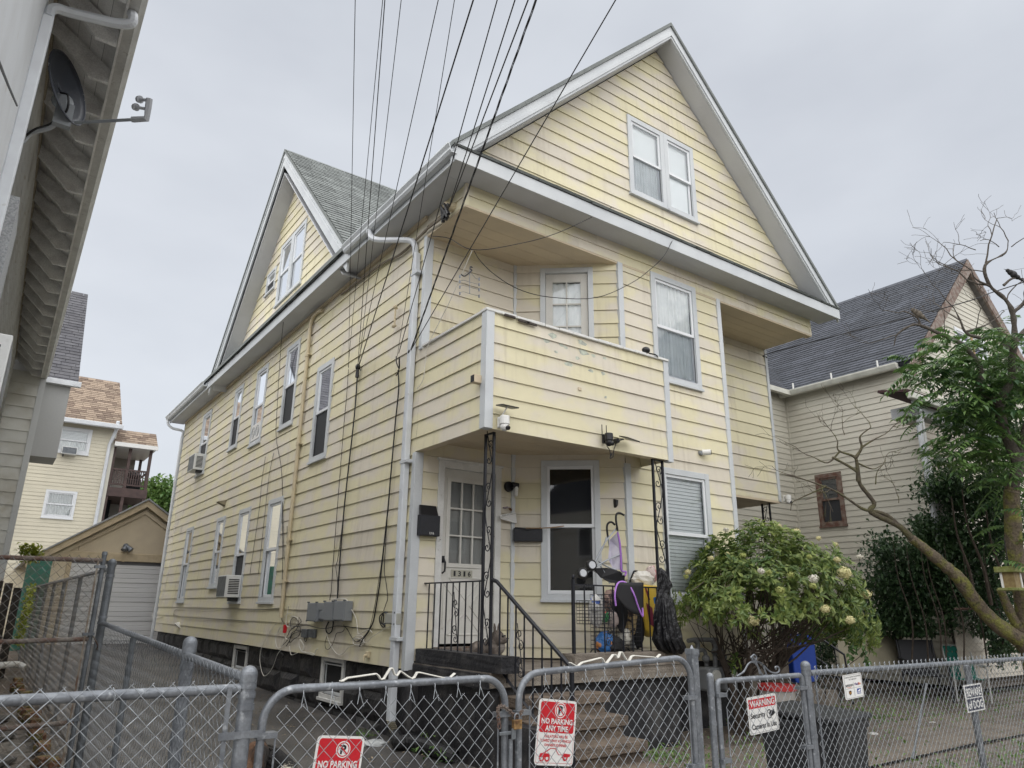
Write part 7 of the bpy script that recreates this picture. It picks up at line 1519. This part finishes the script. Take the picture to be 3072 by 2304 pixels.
for t_, x, y, sx, sy, n in [(9, 1330, 250, 120, 90, 620), (9, 1450, 400, 160, 120, 1000), (9, 1300, 480, 120, 120, 800), (9, 1420, 640, 170, 110, 1000), (9, 1600, 520, 140, 130, 800), (9, 1620, 200, 120, 90, 500), (9, 1750, 120, 160, 110, 900), (9, 1900, 250, 150, 120, 900), (9, 2050, 120, 130, 130, 900), (9, 1300, 720, 180, 80, 800), (9, 1500, 800, 150, 80, 700), (9, 1750, 650, 60, 120, 300), (9, 2000, 520, 90, 160, 500), (9, 1050, 650, 120, 100, 500), (9, 1000, 850, 120, 110, 500), (6, 1650, 1500, 110, 80, 600), (6, 1800, 1560, 150, 80, 800), (6, 2000, 1480, 130, 110, 800), (6, 1760, 1420, 80, 60, 200), (6, 2000, 1620, 200, 60, 700), (9, 850, 950, 100, 120, 350), (9, 2130, 420, 80, 250, 500), (9, 2060, 860, 110, 90, 500), (9, 1700, 880, 120, 60, 300), (9, 1680, 350, 60, 160, 700), (9, 1560, 100, 80, 70, 400), (6, 1900, 1050, 190, 130, 700), (6, 2080, 850, 130, 120, 500), (6, 2120, 1200, 90, 130, 500), (9, 1750, 420, 120, 160, 800), (9, 1880, 480, 150, 190, 1100), (9, 1980, 720, 120, 110, 600), (9, 1560, 300, 120, 120, 600)]:
    for i in range(int(n*1.4)):
        X_, Y_ = x+random.gauss(0, sx*.62), y+random.gauss(0, sy*.62); wd = min([(at(t_, X_, Y_, a_, c_)-CAM).dot(cF) for a_, c_ in (('x', XR-.15), ('y', -.42)) if (at(t_, X_, Y_, a_, c_)-CAM).dot(cF) > 9]+[15]) if at(t_, X_, Y_, 'x', XR).y < -.4 else (at(t_, X_, Y_, 'x', XR-.15)-CAM).dot(cF)
        if t_ == 9 and Y_ > 800 and 990 < X_ < 1980: continue
        p = atd(t_, X_, Y_, min(random.uniform(12.9, 14.3), wd-random.uniform(.05, 1.4))); leaf(mb, p, rv(1)+V((0, 0, -.2)), V((0, 0, 1))+rv(.6), random.uniform(.075, .115), random.uniform(.045, .065))
mb.build('crown', SHR, hg, kind='stuff')
mb = MB(); random.seed(10)
for i in range(7): x = random.uniform(1000, 2100); limb([T9(x+random.uniform(0, 120), 1000, 12), T9(x+30, 700, 12), T9(x-60, 420, 12), T9(x-90, 200, 12)], .016, .004, 4, 5)
mb.build('stem', BARK, hg, smooth=True)
VIN = leafmat('vine_leaf', (.04, .10, .03), (.11, .2, .06), .3); mb = MB()
for x0_, y0_, x1_, y1_ in ((1060, 650, 1090, 960), (1110, 700, 1190, 990), (950, 620, 960, 820), (1150, 680, 1100, 900), (900, 600, 860, 800)):
    for i in range(45): k = i/45; p = atd(9, x0_+(x1_-x0_)*k+random.uniform(-22, 22), y0_+(y1_-y0_)*k, 10.6); leaf(mb, p, rv(1)-V((0, 0, .6)), cF*-1+rv(.5), .08, .055)
v_ = thing('hanging_vine', 'light green vine trailing down over the plywood board', 'vine', atd(9, 1090, 990, 10.6)); mb.build('leaves', VIN, v_, kind='stuff')
# far tree behind the yellow house and cream porch
FT = leafmat('far_leaf', (.06, .13, .035), (.16, .25, .07), .3); ft = thing('far_tree', 'rounded green tree showing behind the cream house porch', 'tree', (1, 36, .5)); mb = MB()
for x, y, d_, r_, n in ((1040, 1600, 42, 1.6, 1500), (990, 1570, 42, 1.1, 700), (1090, 1640, 42, 1.5, 900), (860, 1640, 42, 1.6, 900), (900, 1750, 42, 2, 900)):
    c = atd(4, x, y, d_)
    for i in range(n): leaf(mb, c+rv(r_), rv(1), V((0, 0, 1)), .3, .2)
mb.build('crown', FT, ft, kind='stuff'); c = atd(4, 960, 1700, 42); MB().cyl((c.x, c.y, .4), (c.x, c.y, c.z), .25, .1, 8).build('trunk', BARK, ft)
# birds and feeder
def bird(label, P, mt, s=1, flip=1):
    t = thing('bird', label, 'bird', P); d = (cR*flip*-.75+V((0, 0, .66))).normalized(); u_ = P+V((0, 0, .05))
    remesh_body('body', t, mt, [(u_, .05*s, .045*s, .055*s), (u_+d*.05*s, .04*s, .04*s, .04*s), (u_+d*.095*s, .028*s, .028*s, .028*s), (u_-d*.06*s, .035*s, .035*s, .035*s), ([u_-d*.07*s, u_-d*.13*s, u_-d*.19*s], .022*s, .009*s)], .008, 3)
    hd_ = u_+d*.1*s; MB().cyl(hd_, hd_+(cR*-flip*.8+V((0, 0, .35))).normalized()*.055*s, .009*s, .001, 6).build('beak', BLK, t)
    for k in (-.012, .012): MB().tube([u_-V((0, 0, .04*s))+cR*k, P-V((0, 0, .01))+cR*k], .003, 4).build('leg', BRK2, t)
zt1 = lambda x, y: atd(6, (2560+x*512/1659-2048)*2212/1024, (620+y*512/1659-768)*2212/1024, TD)
bird('black bird perched on a bare twig near the right edge', zt1(1565, 690), BLKR, 1.05, 1); bird('speckled brown bird perched on a bare branch before the dark roof', zt1(640, 1075), mat('bird_brown', (.09, .075, .06), .8, (.16, .14, .11), 60), 1.05, 1)
fd = thing('bird_feeder', 'mossy yellow bird feeder box hanging by the tree trunk', 'bird feeder', T9(2130, 440, 10.2)); c = T9(2130, 440, 10.2); MOSS = mat('moss_wood', (.16, .18, .05), .9, (.22, .23, .1), 14, fine=.2)
MB().box(c.x-.1, c.x+.1, c.y-.08, c.y+.08, c.z-.11, c.z+.1).build('hopper', mat('feeder_seed', (.2, .14, .06), .6, (.26, .2, .09), 20), fd); MB().box(c.x-.17, c.x+.17, c.y-.14, c.y+.14, c.z+.1, c.z+.18).build('roof', MOSS, fd, bev=.01); MB().box(c.x-.17, c.x+.17, c.y-.14, c.y+.14, c.z-.15, c.z-.11).build('tray', MOSS, fd, bev=.01)
for s in (-1, 1): MB().box(c.x+s*.1-.014, c.x+s*.1+.014, c.y-s*.08-.014, c.y-s*.08+.014, c.z-.11, c.z+.1).build('post', WHT, fd)
MB().tube([(c.x, c.y, c.z+.18), (c.x+.02, c.y, c.z+.6)], .006, 5).build('hanger', CABLE, fd)
# back fence of the yard seen through the hedge
t = thing('yard_back_fence', 'rusty chain link fence behind the hedge at right', 'fence', T9(1900, 800, 12)); a, b = T9(1750, 560, 12.4), T9(2250, 560, 12.4); fr_b = Fr((a.x, a.y, 0), (b-a)*1.0-V((0, 0, (b-a).z)), V((0, -1, 0))); MB().tube([V((a.x, a.y, 1.7)), V((b.x, b.y, 1.7))], .02, 8).build('rail', RUST, t); chain(t, fr_b, 2.6, .4, 1.7, mt=WIRED, ns=3, bend=False, h=.045)
# ---------------------------------------------------------------- weeds, grass, litter
random.seed(14)
GRS = leafmat('weed_leaf', (.05, .12, .025), (.16, .27, .06), .3); mb = MB()
def weeds(cx, cy, r_, n, h_=.12):
    for i in range(n):
        x, y = cx+random.gauss(0, r_), cy+random.gauss(0, r_); z = g(x, y)+.03
        p = V((x, y, z)); leaf(mb, p+V((0, 0, random.uniform(0, h_))), rv(.8)+V((0, 0, .6)), V((0, 0, 1)), random.uniform(.03, .07), random.uniform(.015, .035))
for x, y, r_, n, h_ in ((-3.45, -2.6, .12, 220, .12), (-3.3, -1.9, .1, 120, .1), (-3.6, -1.2, .2, 160, .1), (2.2, -1.6, .5, 200, .05), (3.3, -1.5, .5, 200, .05), (1.9, -1.0, .25, 250, .05), (4.8, -1.2, .5, 120, .05), (3.2, -3.2, .15, 160, .22), (4.0, -3.2, .12, 120, .25), (5.2, -3.1, .15, 120, .2), (8, -.6, .9, 280, .06), (10, -.9, .9, 280, .06), (6.5, -.4, .5, 400, .06), (-.15, -.1, .1, 40, .12), (.0, .45, .05, 20, .14), (12, -1.5, 1.2, 240, .08), (9, -2.6, 1.5, 120, .05), (-.2, 1.4, .08, 30, .05)): weeds(x, y, r_, n, h_)
tag(mb.build('weeds', GRS), 'low green weeds and grass growing in the yard', 'weeds', kind='stuff')
LIT = leafmat('litter_leaf', (.12, .08, .04), (.30, .25, .17), .0, .8); mb = MB()
for i in range(2600):
    if random.random() < .45: x, y = random.uniform(-2.9, .0), random.uniform(-3.4, 8)
    else: x, y = random.uniform(1.5, 13), random.uniform(-3.4, 1)
    leaf(mb, V((x, y, g(x, y)+.046)), V((random.uniform(-1, 1), random.uniform(-1, 1), .05)), V((0, 0, 1)), random.uniform(.02, .05), random.uniform(.012, .03))
tag(mb.build('leaf_litter', LIT), 'scattered dry leaves and bits on the ground', 'leaf litter', kind='stuff')
# stones, mossy bricks and pipe in the left strip
MOSB = mat('mossy_brick', (.16, .075, .045), .9, (.13, .12, .04), 8, rand=.3, fine=.3, bump=.6, bscale=60)
random.seed(15)
for i in range(46):
    y = -1.6+i*.22; x = -3.26+random.uniform(-.04, .04); zt_ = random.uniform(.02, .14); F_ = rotz((x, y, g(x, y)+zt_), random.uniform(-.3, .3)); o = MB(F_).box(-.05, .05, -.1, .1, -.03, .03).build('mossy_brick', MOSB, bev=.006)
    tag(o, 'mossy brick in the row along the foot of the side fence', 'brick', 'mossy bricks along the side fence')
for i in range(16):
    x, y = random.uniform(-4.2, -3.55), -1.8+i*.62; F_ = rotz((x, y, g(x, y)+.02), random.uniform(0, 3)); n = 6; rr = random.uniform(.2, .34); mb = MB(F_); mb.prism([(rr*random.uniform(.75, 1.1)*math.cos(k*1.047), rr*random.uniform(.75, 1.1)*math.sin(k*1.047), 0) for k in range(n)], (0, 0, .04)); o = mb.build('flagstone', FLAG, bev=.008)
    tag(o, 'grey flagstone lying in the strip beside the white house', 'stone', 'flagstones in the left strip')
mb = MB(); mb.prism([(-3.95, -1.3, g(0, -1.3)+.02), (-3.5, -1.3, g(0, -1.3)+.02), (-3.5, -1.3, .42), (-4.6, -1.3, .42), (-4.6, -1.3, .1)], (0, .14, 0)); tag(mb.build('low_wall', mat('dark_timber', (.02, .018, .018), .7, fine=.2), bev=.01), 'low dark retaining beam across the left strip', 'beam')
p = [at(7, -60, 1000, 'z', .62), at(7, 60, 990, 'z', .62), at(7, 120, 990, 'z', .6), at(7, 160, 1010, 'z', .55)]; pp = smoothpath(p, 10); mb = MB(); mb.tube(pp, [.05+.006*(i % 2) for i in range(len(pp))], 12); tag(mb.build('white_pipe', WHT), 'white corrugated drain pipe end in the left strip', 'pipe')
WDK = mat('dark_fence_wood', (.022, .019, .016), .9, (.05, .043, .036), 10, fine=.3); t = thing('wood_fence', 'dark rotting picket fence section beside the white house', 'fence', (-3.7, 9, .5))
for i in range(6): x = -4.25+i*.145; MB().box(x, x+.125, 9.0, 9.03, .4, 2.0+random.uniform(-.15, .1)).build('plank', WDK, t)
mb = MB(); random.seed(18)
IVY = leafmat('yellow_ivy', (.16, .22, .03), (.36, .38, .06), .3)
for i in range(420): k = random.random(); p = at(7, 205-85*k+random.gauss(0, 12), 480+380*k, 'x', -3.2+random.uniform(-.1, .05)); leaf(mb, p, rv(1), V((0, 0, 1)), .09, .06)
for i in range(260): p = at(7, 200+random.gauss(0, 35), 270+random.gauss(0, 28), 'y', 12.5); leaf(mb, p, rv(1), V((0, 0, 1)), .12, .07)
v_ = thing('ivy', 'yellow green ivy climbing the far end of the side fence', 'vine', (-3.2, 8, .5)); mb.build('leaves', IVY, v_, kind='stuff')
tag(crumple('plastic_scrap', 'clear crumpled plastic scrap on the driveway by the downspout', 'litter', at(8, 215, 1500, 'z', .24), .12, .1, .035, [mat('scrap_clear', (.5, .52, .52), .3)], 40, .3))
for lab, x, y in (('white scrap of paper lying in the dirt yard', 1620, 1370), ('second pale scrap of paper in the dirt yard', 1235, 1440)): p = at(9, x, y, 'z', .17); crumple('paper_scrap', lab, 'litter', p, .07, .05, .02, [PLB], x, .3)
p = at(9, 1235, 1095, 'z', .22); crumple('pink_scrap', 'pink scrap on the grass near the plywood board', 'litter', p, .14, .06, .03, [mat('pink', (.55, .2, .3), .5)], 41, .3)
p0, p1 = at(9, 1580, 1110, 'y', -3.4), at(9, 1490, 1600, 'y', -3.4); tag(MB().tube([p0, p1], .009, 6).build('metal_rod', GALVD), 'thin dark rod leaning on the yard fence mesh', 'rod')
# ---------------------------------------------------------------- overhead service wires
WG = 'service wires from the street pole'
def drop(label, top, end, r_, mids=(), z=6.2):
    Q = at(2, top, 0, 'z', z); d = Q-end; far = end+d*1.9
    pts = [end]+[end.lerp(far, i/12)-V((0, 0, .10*4*(i/12)*(1-i/12)*0)) for i in range(1, 13)]
    mb = MB(); mb.tube(pts, r_*.58, 6); return tag(mb.build('service_wire', CABLE, smooth=True), label, 'wire', WG)
A_ = at(5, 105, 735, 'x', -.08); B_ = at(5, 47, 725, 'x', -.06); C_ = at(5, 362, 650, 'x', -.07); D_ = at(5, 450, 612, 'x', -.09); E2 = at(2, 690, 1365, 'x', -.3)
for lab, top, e, r_ in (('leftmost thin service wire crossing the sky', 90, B_, .006), ('second thin service wire from the left', 268, B_+V((0, .02, .02)), .006), ('third service wire from the left, beside the second', 282, A_, .008), ('fourth thin service wire from the left', 388, A_+V((0, -.03, .01)), .006), ('fifth service wire from the left', 628, A_+V((0, .03, .03)), .007), ('sixth thin service wire from the left', 733, C_, .006), ('thick service wire in the middle of the bunch', 855, A_+V((0, -.05, .06)), .012), ('service wire just right of the thick middle one', 1010, C_+V((0, -.04, .03)), .009), ('service wire ending at the eave clamps, left of two', 1125, E2, .010), ('service wire ending at the eave clamps, right of two', 1210, E2+V((0, -.04, .03)), .011), ('lone thin wire running far right over the gable', 1777, D_, .009)): drop(lab, top, e, r_)
Q = at(2, 1262, 0, 'z', 6.2); far = D_+(Q-D_)*1.9; mb = MB()
for k in range(3):
    mb.tube([D_.lerp(far, i/150)+V((.006*math.cos(i*.4+k*2.1), .006*math.sin(i*.4+k*2.1), .006*math.sin(i*.4+k*2.1))) for i in range(151)], .0042, 5)
tag(mb.build('service_wire', CABLE, smooth=True), 'thick twisted service cable over the roof corner', 'wire', WG)
cable('thin wire loop strung from the eave to a nail on the gable', [at(2, 590, 1530, 'y', .2), at(2, 700, 1545, 'y', 0), at(2, 850, 1618, 'y', -.4), at(2, 1100, 1590, 'y', -.45), at(2, 1400, 1510, 'y', -.45), at(2, 1750, 1345, 'y', -.3)], .005, grp=None)
cable('thin slack wire hanging in front of the balcony door', [at(2, 860, 1625, 'y', -.4), at(5, 900, 30, 'y', -.4), at(5, 1000, 125, 'y', -.4), at(5, 1150, 215, 'y', -.4), at(5, 1350, 266, 'y', -.4), at(5, 1650, 270, 'y', -.4), at(5, 1880, 175, 'y', -.4), at(5, 2010, 80, 'y', -.4), at(5, 2090, 0, 'y', -.4), at(2, 2145, 1560, 'y', -.4)], .005, grp=None)
cable('thin white cord down the balcony side beside the downspout', [at(2, 850, 1620, 'y', -.3), at(5, 700, 300, 'x', -.05), at(5, 570, 560, 'x', -.05), at(5, 545, 680, 'x', -.04), at(5, 530, 800, 'x', -.04), at(5, 490, 860, 'x', -.04)], .005, CABLEW, grp=None)
cable('black wire crossing the sky over the right hand roof', [zt1(1700, 720), zt1(1330, 840), zt1(900, 980), T6(600, 620, 13), T6(545, 660, 12.5)], .008, grp=None)
